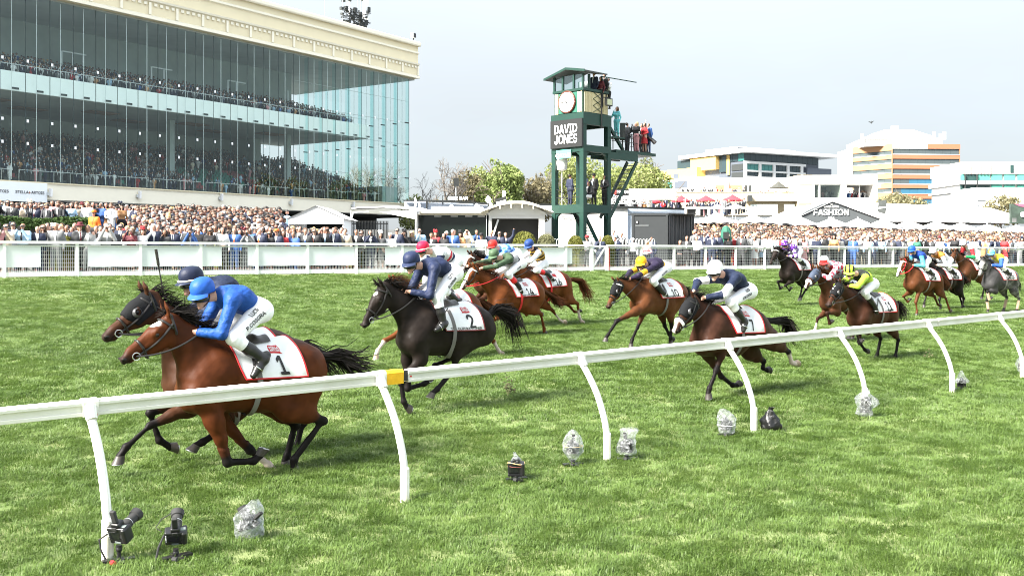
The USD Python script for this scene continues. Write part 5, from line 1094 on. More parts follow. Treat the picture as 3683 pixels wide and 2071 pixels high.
def disc(r, y0, y1, n=40): m = trimesh.creation.cylinder(r, abs(y1 - y0), sections=n); m.apply_transform(trimesh.transformations.rotation_matrix(math.pi / 2, [1, 0, 0])); m.apply_translation(cc + [0, (y0 + y1) / 2, 0]); return m
put('rim', tube([cc + [R_ * math.cos(a), .0, R_ * math.sin(a)] for a in np.linspace(0, 2 * np.pi, 41)], .062, 10), mat('copper_rim', (.10, .03, .018), .4), ck, smooth=True)
put('dial', disc(R_ - .03, .03, -.05), mat('dial_white', (.80, .79, .76), .5), ck); put('case', disc(R_ + .05, .10, .03), M_green, ck)
for i in range(12):
    a = i * math.pi / 6; d = np.array([math.sin(a), 0, math.cos(a)]); put('hour_mark', bar(cc + d * .47 + [0, -.058, 0], cc + d * .57 + [0, -.058, 0], .03, .012, up=(0, 1, 0)), M_num, ck)
for ang, L, w in ((270, .50, .022), (148, .32, .034)):
    a = math.radians(ang); d = np.array([math.sin(a), 0, math.cos(a)]); put('hand', bar(cc - d * .08 + [0, -.07, 0], cc + d * L + [0, -.07, 0], w * 1.5, .012, up=(0, 1, 0)), M_num, ck)
# cabin: low parapet, posts, windows, roof
tp('cabin_sill', bx(-H2 - .08, H2 + .08, -H2 - .08, H2 + .08, 11.62, 11.76), M_green)
for x, y in ((-H2, -H2), (-.45, -H2), (.42, -H2), (H2, -H2), (-H2, H2), (H2, H2 - 1.75)): tp('cabin_post', bx(x - .06, x + .06, y - .06, y + .06, 11.76, 12.62), M_green)
for a, b in ((-H2 + .06, -.51), (-.39, .36), (.48, H2 - .06)): tp('cabin_window', bx(a, b, -H2 - .01, -H2 + .01, 11.76, 12.58), pane('cabin_glass', gl=.12, tcol=(.8, .86, .86)))
tp('cabin_back_wall', bx(-H2 + .06, -.2, H2 - .06, H2, 11.76, 12.6), M_intw)
rp = Polygon([(-H2 - .55, 12.46), (-H2 - .55, 12.54), (0.1, 13.0), (H2 + .45, 12.72), (H2 + .45, 12.64), (0.1, 12.92)])
tp('roof', prism(rp, -H2 - .35, .55), mat('roof_grey', (.06, .065, .065), .6)); tp('roof_fascia', prism(Polygon([(-H2 - .55, 12.44), (-H2 - .55, 12.56), (0.1, 13.03), (H2 + .45, 12.76), (H2 + .45, 12.62), (0.1, 12.89)]), -H2 - .40, -H2 - .36), M_green)
tp('awning_frame', bar((H2, .50, 12.62), (H2 + .4, 3.4, 12.55), .05), M_green); tp('awning_frame', bar((H2 - .1, .7, 12.5), (H2, 1.25, 11.8), .05), M_green); tp('awning_post', bx(H2 - .05, H2 + .01, 1.0, 1.06, 11.7, 12.6), M_green)
fl2 = thing('tower_floodlight', None, None, parent=tw); put('lamp_housing', bx(H2 + .35, H2 + .5, .42, .98, 10.82, 11.28), M_sign, fl2); put('lamp_glass', bx(H2 + .502, H2 + .51, .48, .92, 10.88, 11.22), mat('lamp_glass', (.5, .52, .35), .2), fl2); put('lamp_arm', bar((H2 + .2, .3, 9.5), (H2 + .2, .3, 11.35), .06), M_sign, fl2); put('lamp_arm', bar((H2 + .2, .3, 11.33), (H2 + .4, .75, 11.33), .06), M_sign, fl2)
# side platform with rails, ladders
PY0, PY1 = Hh_ + .15, Hh_ + 4.1
tp('platform', bx(-.35, Hh_ + .1, PY0 + .55, PY1, 8.16, 8.34), M_green); tp('platform_beam', bx(Hh_ - .12, Hh_ + .14, PY0, PY1 - 1.3, 7.72, 8.15), M_green); tp('platform_beam', bx(-.35, -.15, PY0, PY1 - 1.3, 7.82, 8.15), M_green)
tp('platform_brace', bar((Hh_, Hh_ + .1, 9.75), (Hh_, PY1 - 2.6, 8.35), .16), M_green)
for z in (8.85, 9.35):
    tp('platform_rail', bar((Hh_ + .06, PY0 + .2, z), (Hh_ + .06, PY1, z), .035), M_sign); tp('platform_rail', bar((Hh_ + .06, PY1 - .02, z), (-.35, PY1 - .02, z), .035), M_sign)
for y in np.linspace(PY0 + .3, PY1 - .05, 5): tp('rail_post', bx(Hh_ + .04, Hh_ + .08, y - .02, y + .02, 8.34, 9.4), M_sign)
def ladder(a, b, w, n, side):
    a, b, side = map(lambda q: np.asarray(q, float), (a, b, side)); ld = thing('ladder', None, None, parent=tw)
    for s in (0, 1): put('stringer', bar(a + side * w * s, b + side * w * s, .09, .20), M_green, ld)
    for i in range(1, n): p = a + (b - a) * i / n; put('tread', bar(p, p + side * w, .22, .035), M_green, ld)
ladder((Hh_ - .1, Hh_ + 3.0, 7.75), (Hh_ - .1, Hh_ + .35, 4.2), .75, 14, (-1, 0, 0)); ladder((Hh_ - .35, -Hh_ + .4, 4.5), (Hh_ - .35, Hh_ + .1, TZ), .75, 14, (-1, 0, 0))
for z in (5.35, 5.85): tp('deck_rail', bar((Hh_ + .05, -Hh_, z), (Hh_ + .05, Hh_, z), .03), M_sign); tp('deck_rail', bar((-Hh_, -Hh_ - .05, z), (Hh_, -Hh_ - .05, z), .03), M_sign)
def tworld(x, y, z): c, s = math.cos(math.radians(-45)), math.sin(math.radians(-45)); return np.array([TC[0] + c * x - s * y, TC[1] + s * x + c * y, z])
# gear on the decks
lf = thing('studio_light', 'white softbox studio light on a stand on the tower lower deck', 'studio light', tworld(-.75, -.9, 4.86)); put('softbox', lathe([(.02, 2.1), (.28, 2.2), (.33, 2.6), (.30, 3.05), (.02, 3.15)], 14), M_sticker, lf, smooth=40); put('stand', cat([tube([(0, 0, 0), (0, 0, 2.1)], .03, 6), tube([(0, 0, .5), (.35, 0, 0)], .018, 5), tube([(0, 0, .5), (-.2, .3, 0)], .018, 5)]), M_steel, lf)
tv = thing('broadcast_camera', 'big black broadcast camera with a long lens on the tower platform end', 'camera', tworld(.9, Hh_ + 3.95, 8.34)); put('camera_body', moved(bx(-.15, .15, -.2, .4, 1.0, 1.4), rz=.2), M_sign, tv); put('long_lens', tube([(0.15, -.10, 1.05), (.45, -.25, .80), (.62, -.33, .62)], [.10, .12, .14], 12), M_sign, tv, smooth=40); put('pedestal', tube([(0, 0, 0), (0, 0, 1.0)], [.25, .09], 10), M_sign, tv)
lp = thing('black_loudspeaker', 'tall black column loudspeaker on the tower platform rail', 'speaker', tworld(1.2, Hh_ + 1.35, 8.34)); put('cabinet', bx(-.15, .15, -.13, .13, .6, 1.65), M_sign, lp); put('grille', bx(-.12, .12, -.14, -.131, .65, 1.6), M_dark, lp); put('post', bx(-.03, .03, -.03, .03, 0, .6), M_sign, lp)
# ================================================================ BACKGROUND: sheds, tents, umbrellas, buildings, trees
M_wht = mat('white_paint', (0.78, 0.78, 0.76), 0.6, var=0.05, scale=0.6)
M_tent = mat('tent_vinyl', (0.80, 0.80, 0.80), 0.6, var=0.06, scale=0.5)
M_black = mat('black_panel', (0.016, 0.018, 0.018), 0.4)
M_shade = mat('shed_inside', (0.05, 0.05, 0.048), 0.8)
def pxb(x0, x1, y0, y1, Y, dep, yo=0.0):
    """box whose front face fills photo pixels x0..x1, y0..y1 at distance Y."""
    a, b = at_y(x0, y1, Y), at_y(x1, y0, Y); return bx(a[0], b[0], Y + yo, Y + dep, a[2], b[2])
def gpx(x0, x1, y0, Y, dep, yo=0.0):
    """same, standing on the ground."""
    a, b = at_y(x0, y0, Y), at_y(x1, y0, Y); return bx(a[0], b[0], Y + yo, Y + dep, gz((a[0] + b[0]) / 2, Y) - .3, b[2])
# broadcast sheds beside the tower
Ys = 56.0
s1 = thing('broadcast_shed', 'cream shed with a wide dark glazed opening left of the tower', 'shed')
put('roof', pxb(1493, 1756, 756, 768, Ys, 4.0, -.3), M_creamL, s1); put('roof_curb', pxb(1560, 1735, 742, 756, Ys, 4, .4), M_wht, s1)
put('wall', gpx(1492, 1503, 768, Ys, 4.0), M_wht, s1); put('wall', gpx(1748, 1758, 768, Ys, 4), M_wht, s1); put('header', pxb(1503, 1748, 768, 774, Ys, .3), M_creamL, s1)
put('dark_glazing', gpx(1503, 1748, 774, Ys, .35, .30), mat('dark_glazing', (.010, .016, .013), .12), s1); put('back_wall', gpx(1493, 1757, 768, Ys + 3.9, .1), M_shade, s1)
for px in (1560, 1620, 1672, 1718): put('tube_light', pxb(px, px + 26, 776, 779, Ys, .29, .25), M_wht, s1)
s2 = thing('arched_shed', 'white shed with a shallow arched roof and dark doorway by the tower', 'shed')
c0, c1 = at_y(1750, 768, Ys), at_y(1966, 768, Ys); xm = (c0[0] + c1[0]) / 2; hw = (c1[0] - c0[0]) / 2
def arc(r0, r1, zb, n=16): return Polygon([(xm - r0 + 2 * r0 * i / n, zb + r1 * math.sin(math.pi * i / n)) for i in range(n + 1)] + [(xm + r0, zb - .12), (xm - r0, zb - .12)])
zb = HC + (HY - 766) / (FPX / Ys)
put('arched_fascia', prism(arc(hw - .05, .52, zb), Ys - .12, Ys + .05), M_wht, s2)
pr = arc(hw + .35, .62, zb + .05); pr2 = arc(hw + .35, .50, zb + .0)
put('arched_roof', prism(pr.difference(pr2.buffer(0)), Ys - .8, Ys + 4), M_creamL, s2)
for i in range(6): xx = xm + (i - 2.5) * .62; put('roof_rib', bx(xx - .03, xx + .03, Ys - .78, Ys - .13, zb + .28 - .05 * abs(i - 2.5), zb + .46 - .05 * abs(i - 2.5)), M_creamL, s2)
put('wall', gpx(1751, 1768, 768, Ys, 4), M_wht, s2); put('wall', gpx(1938, 1960, 760, Ys, 4), M_wht, s2); put('header', pxb(1768, 1938, 766, 786, Ys, .25), M_wht, s2)
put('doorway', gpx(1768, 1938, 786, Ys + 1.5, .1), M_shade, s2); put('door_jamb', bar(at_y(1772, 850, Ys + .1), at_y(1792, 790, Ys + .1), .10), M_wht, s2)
hb = thing('parapet_hoarding', 'pale blue hoarding with a black top edge above the broadcast sheds', 'hoarding')
put('panel', pxb(1455, 1533, 723, 752, 63, .2), mat('pale_blue_panel', (.55, .62, .74), .6), hb); put('panel', pxb(1537, 1757, 729, 757, 62.5, .2), mat('pale_blue_panel', (.55, .62, .74), .6), hb)
put('top_edge', pxb(1450, 1535, 719, 723, 62.4, .5), M_black, hb); put('top_edge', bar(at_y(1535, 722, 62.3), at_y(1760, 733, 62.3), .16, .12), M_black, hb); put('post', pxb(1532, 1537, 720, 752, 62.3, .3), M_black, hb); put('post', pxb(1757, 1761, 733, 757, 62.3, .3), M_black, hb)
hb2 = thing('roof_parapet', 'long black roof edge running from the arched shed to the tower', 'parapet'); put('edge', bar(at_y(1757, 733, 62), at_y(2010, 737, 62), .16, .10), M_black, hb2); put('white_band', pxb(1830, 2010, 739, 765, 60, .3), M_wht, hb2)
sbx_ = thing('side_bar_sign', 'see-through rooftop sign with white SIDE BAR letters above the hoarding', 'sign'); o = at_y(1647, 719, 62.4)
put('lettering', moved(text('SIDE BAR', .20, .03, bold=True), o), M_wht, sbx_); put('frame', bx(o[0] - 1.0, o[0] + 1.0, o[1] + .05, o[1] + .08, o[2] - .06, o[2] - .02), M_black, sbx_); put('frame', bx(o[0] - 1.0, o[0] + 1.0, o[1] + .05, o[1] + .08, o[2] + .24, o[2] + .27), M_black, sbx_)
for q in (-1, 1): put('upright', bx(o[0] + q * .98 - .02, o[0] + q * .98 + .02, o[1] + .05, o[1] + .08, o[2] - .3, o[2] + .24), M_black, sbx_)
ls = thing('pole_loudspeaker', 'black loudspeaker box on a thin pole in front of the bare tree', 'speaker'); put('cabinet', pxb(1631, 1650, 641, 669, 63, .4), M_black, ls); o = at_y(1640, 669, 63.2); put('pole', tube([o, [o[0], o[1], o[2] - 1.6]], .04, 6), M_steel, ls)
for i, (px, py, w, h_) in enumerate(((1494, 728, 12, 40), (1508, 740, 10, 30), (1756, 718, 24, 28), (1765, 735, 14, 16), (1715, 745, 24, 28), (1624, 744, 20, 18))):
    o = at_y(px, py, 57 + i * .4); sc = 57 / FPX; wr = thing('wrapped_roof_unit', ['tall plastic wrapped aerial at the left end of the shed roof', 'smaller plastic wrapped aerial beside the tall one', 'diamond shaped plastic wrapped dish above the arched roof', 'small plastic wrapped lamp under the wrapped dish', 'round plastic wrapped unit on the shed roof near the arch', 'grey plastic wrapped unit in the middle of the shed roof'][i], 'wrapped dish', o)
    put('wrap', lathe([(.02, -h_ / 2 * sc), (w * .35 * sc, -h_ * .3 * sc), (w * .5 * sc, 0), (w * .3 * sc, h_ * .28 * sc), (.02, h_ / 2 * sc)], 7, 1, .6), M_tent, wr); put('stalk', tube([(0, 0, -h_ / 2 * sc), (0, 0, -h_ / 2 * sc - .35)], .03, 5), M_dark, wr)
fs = thing('folded_roof_sign', 'black and white tilted sign board on the arched shed roof', 'sign'); put('board', bar(at_y(1782, 728, 58), at_y(1822, 716, 58), .05, .36), M_black, fs); put('white_panel', bar(at_y(1786, 731, 57.9), at_y(1820, 722, 57.9), .03, .12), M_wht, fs); put('chimney', pxb(1806, 1818, 687, 716, 58.5, .3), M_wht, fs)
# curved white canopy and marquee in front of the stand
def sail(name, label, pts_l, Y, dep, tk):
    V = []
    for x, y in pts_l: V.append(at_y(x, y, Y))
    V = np.array(V); n = len(V); top = np.vstack([V, V + [0, dep, .3]]); bot = top - [0, 0, tk]; VV = np.vstack([top, bot]); F = []
    for i in range(n - 1): F += [(i, i + 1, n + i + 1), (i, n + i + 1, n + i), (2 * n + i, 2 * n + n + i + 1, 2 * n + i + 1), (2 * n + i, 3 * n + i, 3 * n + i + 1), (i, 2 * n + i, 2 * n + i + 1), (i, 2 * n + i + 1, i + 1), (n + i, n + i + 1, 3 * n + i + 1), (n + i, 3 * n + i + 1, 3 * n + i)]
    return trimesh.Trimesh(VV, F, process=False)
cn = thing('white_canopy', 'long white curved fabric canopy under the grandstand corner', 'canopy')
put('fabric', sail('', '', [(1265, 747), (1320, 743), (1380, 742), (1440, 745), (1495, 752), (1502, 762)], 54, 7, .12), M_tent, cn, smooth=True); put('valance', prism([(at_y(x, y, 54)[0], at_y(x, y, 54)[2]) for x, y in ((1365, 762), (1500, 756), (1500, 790), (1440, 778))], 53.9, 53.95), M_tent, cn)
for px in (1262, 1497): o = at_y(px, 758, 54.5); put('pole', tube([(o[0], o[1], gz(o[0], o[1])), o], .05, 6), M_wht, cn)
o = at_y(1270, 765, 52); put('brace', tube([o, at_y(1252, 830, 52)], .04, 6), M_wht, cn); put('brace', tube([o, at_y(1325, 762, 52.5)], .04, 6), M_wht, cn)
def marquee(label, x0, x1, ye, yp, Y, dep, mat_=M_tent, wall=True, cat_='tent', name='white_tent'):
    a, b = at_y(x0, ye, Y), at_y(x1, ye, Y); zp = at_y(x0, yp, Y)[2]; xm_ = (a[0] + b[0]) / 2; m = thing(name, label, cat_); ze = a[2]; g_ = gz(xm_, Y)
    put('gable', prism([(a[0], ze), (xm_, zp), (b[0], ze)], Y, Y + .06), mat_, m); put('roof', cat([trimesh.Trimesh([(a[0] - .1, Y - .1, ze - .03), (xm_, Y - .1, zp + .02), (xm_, Y + dep, zp + .02), (a[0] - .1, Y + dep, ze - .03), (b[0] + .1, Y - .1, ze - .03), (b[0] + .1, Y + dep, ze - .03)], [(0, 1, 2), (0, 2, 3), (1, 4, 5), (1, 5, 2)], process=False)]), M_tent, m)
    put('valance', bx(a[0], b[0], Y - .04, Y - .01, ze - .28, ze), mat_ if mat_ is M_tent else M_tent, m)
    for x in (a[0] + .05, b[0] - .05):
        for y in (Y + .05, Y + dep - .05): put('leg', tube([(x, y, g_), (x, y, ze)], .04, 6), M_wht, m)
    if wall: put('side_wall', bx(a[0], a[0] + .03, Y, Y + dep, g_, ze), M_tent, m); put('side_wall', bx(b[0] - .03, b[0], Y, Y + dep, g_, ze), M_tent, m)
    return m
marquee('white gabled marquee among the crowd under the grandstand beam', 1037, 1237, 786, 741, 48, 4, wall=True)
# iron palings
pf = thing('iron_paling_fence', 'black iron paling fence between the white marquee and the shed', 'fence')
pa, pb = at_y(1232, 795, 50), at_y(1395, 795, 51.5); n = 30
for i in range(n + 1): p = pa + (pb - pa) * i / n; put('paling', bx(p[0] - .02, p[0] + .02, p[1] - .02, p[1] + .02, gz(p[0], p[1]) - .02, p[2]), M_sign, pf)
for z in (-.15, -1.4): put('rail', bar(pa + [0, .05, z], pb + [0, .05, z], .04), M_sign, pf)
# white walls and the shipping container right of the tower
wb = thing('white_hoarding', 'white and pale blue hoarding wall behind the dark container', 'hoarding')
put('white_panel', gpx(2165, 2258, 748, 66, .3), M_wht, wb); put('blue_panel', gpx(2259, 2462, 752, 66.2, .3), mat('pale_blue_panel2', (.55, .64, .76), .6), wb); put('black_edge', bar(at_y(2165, 744, 65.9), at_y(2462, 752, 65.9), .2, .14), M_black, wb)
wi = thing('tower_backdrop_wall', 'grey white wall seen between the legs of the tower', 'wall'); put('panel', gpx(1985, 2164, 768, 64, .2), mat('grey_white_wall', (.62, .61, .58), .7), wi); put('cable', tube([at_y(1990, 775, 63.9), at_y(2040, 782, 63.9), at_y(2085, 792, 63.9)], .02, 5), M_dark, wi)
ctn = thing('shipping_container', 'dark grey corrugated shipping container behind the white fence', 'container')
Yc = 58.5; a, b = at_y(2272, 768, Yc), at_y(2402, 768, Yc); e = at_y(2494, 769, Yc + 1.6); g_ = gz(b[0], Yc) - .1; M_cont = mat('container_grey', (.040, .044, .046), .55, var=.15, scale=3)
put('frame', bx(a[0], a[0] + .12, Yc - .02, Yc + .1, g_, a[2]), M_cont, ctn); put('frame', bx(b[0] - .12, b[0], Yc - .02, Yc + .1, g_, a[2]), M_cont, ctn); put('frame', bx(a[0] + .12, b[0] - .12, Yc - .02, Yc + .1, a[2] - .12, a[2]), M_cont, ctn)
put('front_panel', bx(a[0] + .12, b[0] - .12, Yc + .02, Yc + .06, g_, a[2] - .12), M_cont, ctn); put('label_plate', bx(a[0] + .24, a[0] + .40, Yc - .01, Yc + .018, a[2] - .62, a[2] - .42), M_sign, ctn); put('label_patch', bx(a[0] + .26, a[0] + .36, Yc - .018, Yc - .011, a[2] - .58, a[2] - .46), M_wht, ctn); put('door_rod', bx(a[0] + .22, a[0] + 1.0, Yc - .01, Yc + .018, a[2] - .72, a[2] - .69), M_steel, ctn)
n = 14
for i in range(n):
    p, q = b + (e - b) * (i / n), b + (e - b) * ((i + 1) / n); md = p * .55 + q * .45
    put('corrugation', bar([md[0], md[1] + (.03 if i % 2 else 0), (g_ + a[2]) / 2 - .06], [q[0] * .5 + p[0] * .5 + .09, q[1] * .5 + p[1] * .5 + .11 + (.03 if i % 2 else 0), (g_ + a[2]) / 2 - .06], .05, a[2] - g_ - .14), M_cont, ctn)
put('side_panel', bar([b[0], b[1] + .12, (g_ + a[2]) / 2], [e[0], e[1] + .12, (g_ + a[2]) / 2], .06, a[2] - g_ - .02), M_cont, ctn); put('roof_rail', bar([b[0] - .02, b[1] + .02, a[2] - .04], [e[0], e[1] + .02, a[2] - .04], .14, .12), M_cont, ctn); put('corner_post', bx(e[0] - .1, e[0] + .05, e[1], e[1] + .2, g_, a[2]), M_cont, ctn); put('roof', prism([(a[0], a[2] - .02), (e[0], a[2] - .02), (e[0], a[2]), (a[0], a[2])], Yc + .12, Yc + 2.4), M_cont, ctn)
dr = thing('draught_sign', 'black beer sign reading DRAUGHT on the white roof behind the tower', 'sign'); put('board', pxb(2212, 2262, 681, 703, 70, .15), M_sign, dr); o = at_y(2240, 696, 69.98); put('lettering', moved(text('DRAUGHT', .19, .02, bold=True), o), M_wht, dr); put('emblem', pxb(2208, 2217, 684, 700, 69.9, .05), mat('dull_red', (.35, .06, .05), .6), dr)
wr2 = thing('white_bar_roof', 'long low white roof beside the black beer sign', 'roof'); put('fascia', pxb(2262, 2432, 680, 718, 71, .2), M_wht, wr2); put('roof_top', prism([(at_y(2218, 704, 71)[0], at_y(2218, 712, 71)[2]), (at_y(2262, 704, 71)[0], at_y(2262, 704, 71)[2]), (at_y(2262, 718, 71)[0], at_y(2262, 718, 71)[2])], 71, 78), M_wht, wr2)
tbs = thing('track_bar_sign', 'white frame sign with cut-out letters seen from behind, reading TRACK BAR reversed', 'sign'); o = at_y(2270, 731, 65)
fr_ = [pxb(2197, 2341, 708, 712, 65, .05), pxb(2197, 2341, 732, 735, 65, .05), pxb(2197, 2200, 712, 732, 65, .05)]
for m in fr_: put('frame', m, M_wht, tbs)
tm = text('TRACK BAR', .36, .04, bold=True); tm.apply_scale([-1, 1, 1]); tm.faces = tm.faces[:, ::-1]; tm.apply_scale([(at_y(2339, 0, 65)[0] - at_y(2201, 0, 65)[0]) / (tm.bounds[1][0] - tm.bounds[0][0]), 1, 1]); put('lettering', moved(tm, (o[0], 65.0, at_y(0, 732, 65)[2])), M_wht, tbs)
# umbrellas
def umbrella(name, label, px, py_top, py_edge, half_px, Y, m, group=None, panels=8):
    o = at_y(px, py_edge, Y); zt = at_y(px, py_top, Y)[2]; r = half_px * Y / FPX; g_ = gz(o[0], Y); h_ = zt - o[2]; u = thing(name, label, 'umbrella', (o[0], Y, g_), rotz=rng.uniform(0, .7), group=group); zb_ = o[2] - g_; n = panels; V = [(0, 0, zb_ + h_)]; F = []
    for j, (f, zz) in enumerate(((.35, .62), (.7, .26), (1.0, 0.0))):
        for i in range(2 * n): a_ = i * math.pi / n; rr_ = r * f * (1.0 if i % 2 == 0 else .94); V.append((rr_ * math.cos(a_), rr_ * math.sin(a_), zb_ + h_ * zz + (.02 * r if i % 2 else 0) * f))
    N2 = 2 * n
    for i in range(N2): F.append((0, 1 + i, 1 + (i + 1) % N2))
    for j in range(2):
        for i in range(N2): a_, b_ = 1 + j * N2 + i, 1 + j * N2 + (i + 1) % N2; F += [(a_, a_ + N2, b_ + N2), (a_, b_ + N2, b_)]
    V2 = [V[1 + 2 * N2 + i] for i in range(N2)]; k = len(V)
    V += [(v[0], v[1], v[2] - .16 * (1 if i % 2 == 0 else .8)) for i, v in enumerate(V2)]
    for i in range(N2): a_, b_ = 1 + 2 * N2 + i, 1 + 2 * N2 + (i + 1) % N2; F += [(a_, k + i, k + (i + 1) % N2), (a_, k + (i + 1) % N2, b_)]
    put('canopy', trimesh.Trimesh(V, F, process=False), m, u); put('pole', tube([(0, 0, 0), (0, 0, zb_ + h_ * .9)], .035, 6), M_wht, u); put('finial', moved(trimesh.creation.icosphere(1, .06), (0, 0, zb_ + h_ + .03)), m, u)
    for i in range(4): a_ = i * math.pi / 2; put('stay', tube([(0, 0, zb_ + h_ * .35), (r * .6 * math.cos(a_), r * .6 * math.sin(a_), zb_ + h_ * .30)], .018, 4), M_wht, u)
    return u
M_redc = mat('red_canvas', (.55, .035, .05), .6, var=.1, scale=1.5); M_canv = mat('white_canvas', (.80, .80, .79), .6, var=.05, scale=1)
for i, (px, yt, ye, hw_, nm) in enumerate(((2345, 705, 727, 34, 'first from the tower, partly behind the reversed sign'), (2450, 703, 724, 36, 'second along from the tower'), (2539, 703, 722, 36, 'third along from the tower, over the terrace crowd'), (2635, 700, 720, 38, 'last and farthest from the tower'))):
    umbrella('red_umbrella', 'red bar umbrella with a white hem, ' + nm, px, yt, ye, hw_, 118 + 4 * i, M_redc)
lab = ['above the standing crowd beside the container', 'small one behind the container crowd', 'beside the small one, half hidden by tents', 'small one farther right of the container', 'large front one near the television cameraman', 'broad front one left of the fashion marquee', 'front one below the left corner of the fashion marquee', 'front one below the fashion lettering', 'front one below the right slope of the fashion marquee', 'front one just right of the fashion marquee', 'front one below the hanging black banner', 'front one in the middle of the long white tent', 'front one towards the right of the long white tent', 'front one below the bushy tree', 'front one at the right edge of the picture']
UM = [(2575, 763, 797, 68, 84), (2580, 735, 749, 34, 118), (2645, 733, 748, 40, 118), (2715, 741, 756, 32, 118), (2708, 770, 797, 60, 90), (2790, 772, 800, 66, 90), (2870, 774, 806, 68, 92), (2990, 783, 812, 74, 92), (3085, 784, 815, 72, 94), (3172, 788, 817, 74, 94), (3268, 792, 820, 72, 96), (3365, 796, 822, 74, 98), (3455, 801, 826, 72, 98), (3550, 806, 829, 70, 100), (3655, 810, 832, 72, 100)]
for (px, yt, ye, hw_, Y), l in zip(UM, lab): umbrella('white_umbrella', 'white canvas umbrella, ' + l, px, yt, ye, hw_, Y, M_canv)
# fashion marquee and long tents
fm = thing('fashion_marquee', 'white marquee with a dark grey rounded gable lettered FASHION', 'marquee'); Yf = 118
gp_ = [(2885, 778), (2868, 781), (2905, 757), (2955, 735), (2975, 729), (2995, 728), (3015, 731), (3045, 742), (3110, 770), (3168, 792), (3168, 800), (2885, 800)]
put('gable', prism([(at_y(x, y, Yf)[0], at_y(x, y, Yf)[2]) for x, y in gp_[1:]], Yf, Yf + .15), mat('charcoal_vinyl', (.085, .095, .10), .6, var=.1, scale=.8), fm)
for s_, py, h_ in (('FASHION', 774, .68), ('DAVID JONES', 746.5, .19), ('THE', 737, .11)): o = at_y(2990, py, Yf - .05); tm = text(s_, h_, .04, bold=True); put('lettering', moved(tm, o), M_wht, fm)
o = at_y(2990, 783, Yf - .05); put('ornament', moved(cat([bx(-.28, .28, -.02, 0, -.03, .03), moved(trimesh.creation.icosphere(1, .09), (-.28, 0, 0)), moved(trimesh.creation.icosphere(1, .09), (.28, 0, 0))]), o), M_wht, fm)
ap, lf_, rt_ = at_y(2992, 725, Yf), at_y(2850, 790, Yf), at_y(3185, 795, Yf)
put('roof', trimesh.Trimesh([ap + [0, -.2, 0], ap + [0, 16, 0], lf_ + [0, -.2, .0], lf_ + [0, 16, 0], rt_ + [0, -.2, 0], rt_ + [0, 16, 0]], [(0, 1, 3), (0, 3, 2), (0, 4, 5), (0, 5, 1)], process=False), M_tent, fm)
lt = thing('long_white_tent', 'long white tent roof right of the fashion marquee', 'tent'); Yl = 122
put('roof', prism([(at_y(x, y, Yl)[0], at_y(x, y, Yl)[2]) for x, y in ((3020, 728), (3120, 728), (3185, 731), (3560, 747), (3640, 770), (3683, 772), (3720, 800), (3180, 800), (3100, 770))], Yl, Yl + 14), M_tent, lt); put('gutter_line', bar(at_y(3185, 795, Yl - .05), at_y(3640, 803, Yl - .05), .08), mat('grey_gutter', (.4, .4, .4), .6), lt)
for px in (3276, 3350, 3482, 3560): o = at_y(px, 800, 108); put('floodlight', pxb(px - 4, px + 5, 794 + (px - 3276) * .025, 799 + (px - 3276) * .025, 108, .3), M_dark, lt)
hbn = thing('hanging_black_banner', 'grey and black hanging banner on a pole beside the fashion marquee', 'banner'); put('cloth', prism([(at_y(x, y, 114)[0], at_y(x, y, 114)[2]) for x, y in ((3160, 723), (3188, 719), (3184, 770), (3157, 762))], 114, 114.05), mat('banner_grey', (.10, .11, .105), .7, var=.4, scale=2), hbn); put('white_band', prism([(at_y(x, y, 113.97)[0], at_y(x, y, 113.97)[2]) for x, y in ((3161, 745), (3185, 743), (3184, 749), (3160, 751))], 113.97, 113.99), M_wht, hbn)
o = at_y(3187, 719, 114.1); put('pole', tube([(o[0], o[1], gz(o[0], o[1])), o], .05, 6), M_dark, hbn)
be = thing('dark_green_screen', 'dark green advertising screen at the right edge above the umbrellas', 'screen'); put('board', prism([(at_y(x, y, 112)[0], at_y(x, y, 112)[2]) for x, y in ((3636, 733), (3700, 736), (3700, 806), (3636, 803))], 112, 112.4), mat('screen_green', (.035, .05, .04), .5, col2=(.06, .09, .07), scale=1.2), be); put('pink_strip', prism([(at_y(x, y, 111.97)[0], at_y(x, y, 111.97)[2]) for x, y in ((3645, 733), (3700, 735), (3700, 748), (3668, 743))], 111.95, 111.98), mat('dull_pink', (.28, .10, .16), .6), be)
for i in range(4): put('text_line', pxb(3640, 3656, 785 + 4 * i, 787 + 4 * i, 111.96, .02), mat('grey_print', (.25, .25, .25), .6), be)
put('white_logo', moved(lathe([(.01, 0), (.30, .01), (.30, .04), (.01, .05)], 14), at_y(3678, 772, 111.9), rx=math.pi / 2), M_wht, be)
# white terrace building
tb_ = thing('terrace_building', 'low white terrace building with two wide openings and a roof terrace', 'building'); Yt = 172
def tpx(name, x0, x1, y0, y1, dy, dep, m): return put(name, pxb(x0, x1, y0, y1, Yt + dy, dep), m, tb_)
M_tb = mat('terrace_white', (.60, .59, .56), .7, var=.04, scale=.4); M_tbc = mat('terrace_cream', (.54, .47, .34), .7, var=.04, scale=.4)
tpx('upper_wall', 2555, 2868, 640, 698, 9, 6, M_tb); tpx('plinth_wall', 2420, 2868, 690, 775, 2, 8, M_tbc); tpx('balcony_wall', 2690, 2868, 695, 724, 0, 1.8, M_tbc); tpx('end_block', 2868, 2921, 630, 775, 0, 12, M_tbc); tpx('vent_grille', 2877, 2919, 646, 663, -.06, .05, mat('vent_grey', (.45, .43, .40), .7)); tpx('low_vent', 2874, 2916, 729, 742, -.06, .05, mat('vent_brown', (.25, .24, .20), .7))
for x0, x1 in ((2921, 2930), (2945, 2950), (3023, 3046), (3140, 3156)): tpx('pier', x0, x1, 664, 711, .08, 9.8, M_tb)
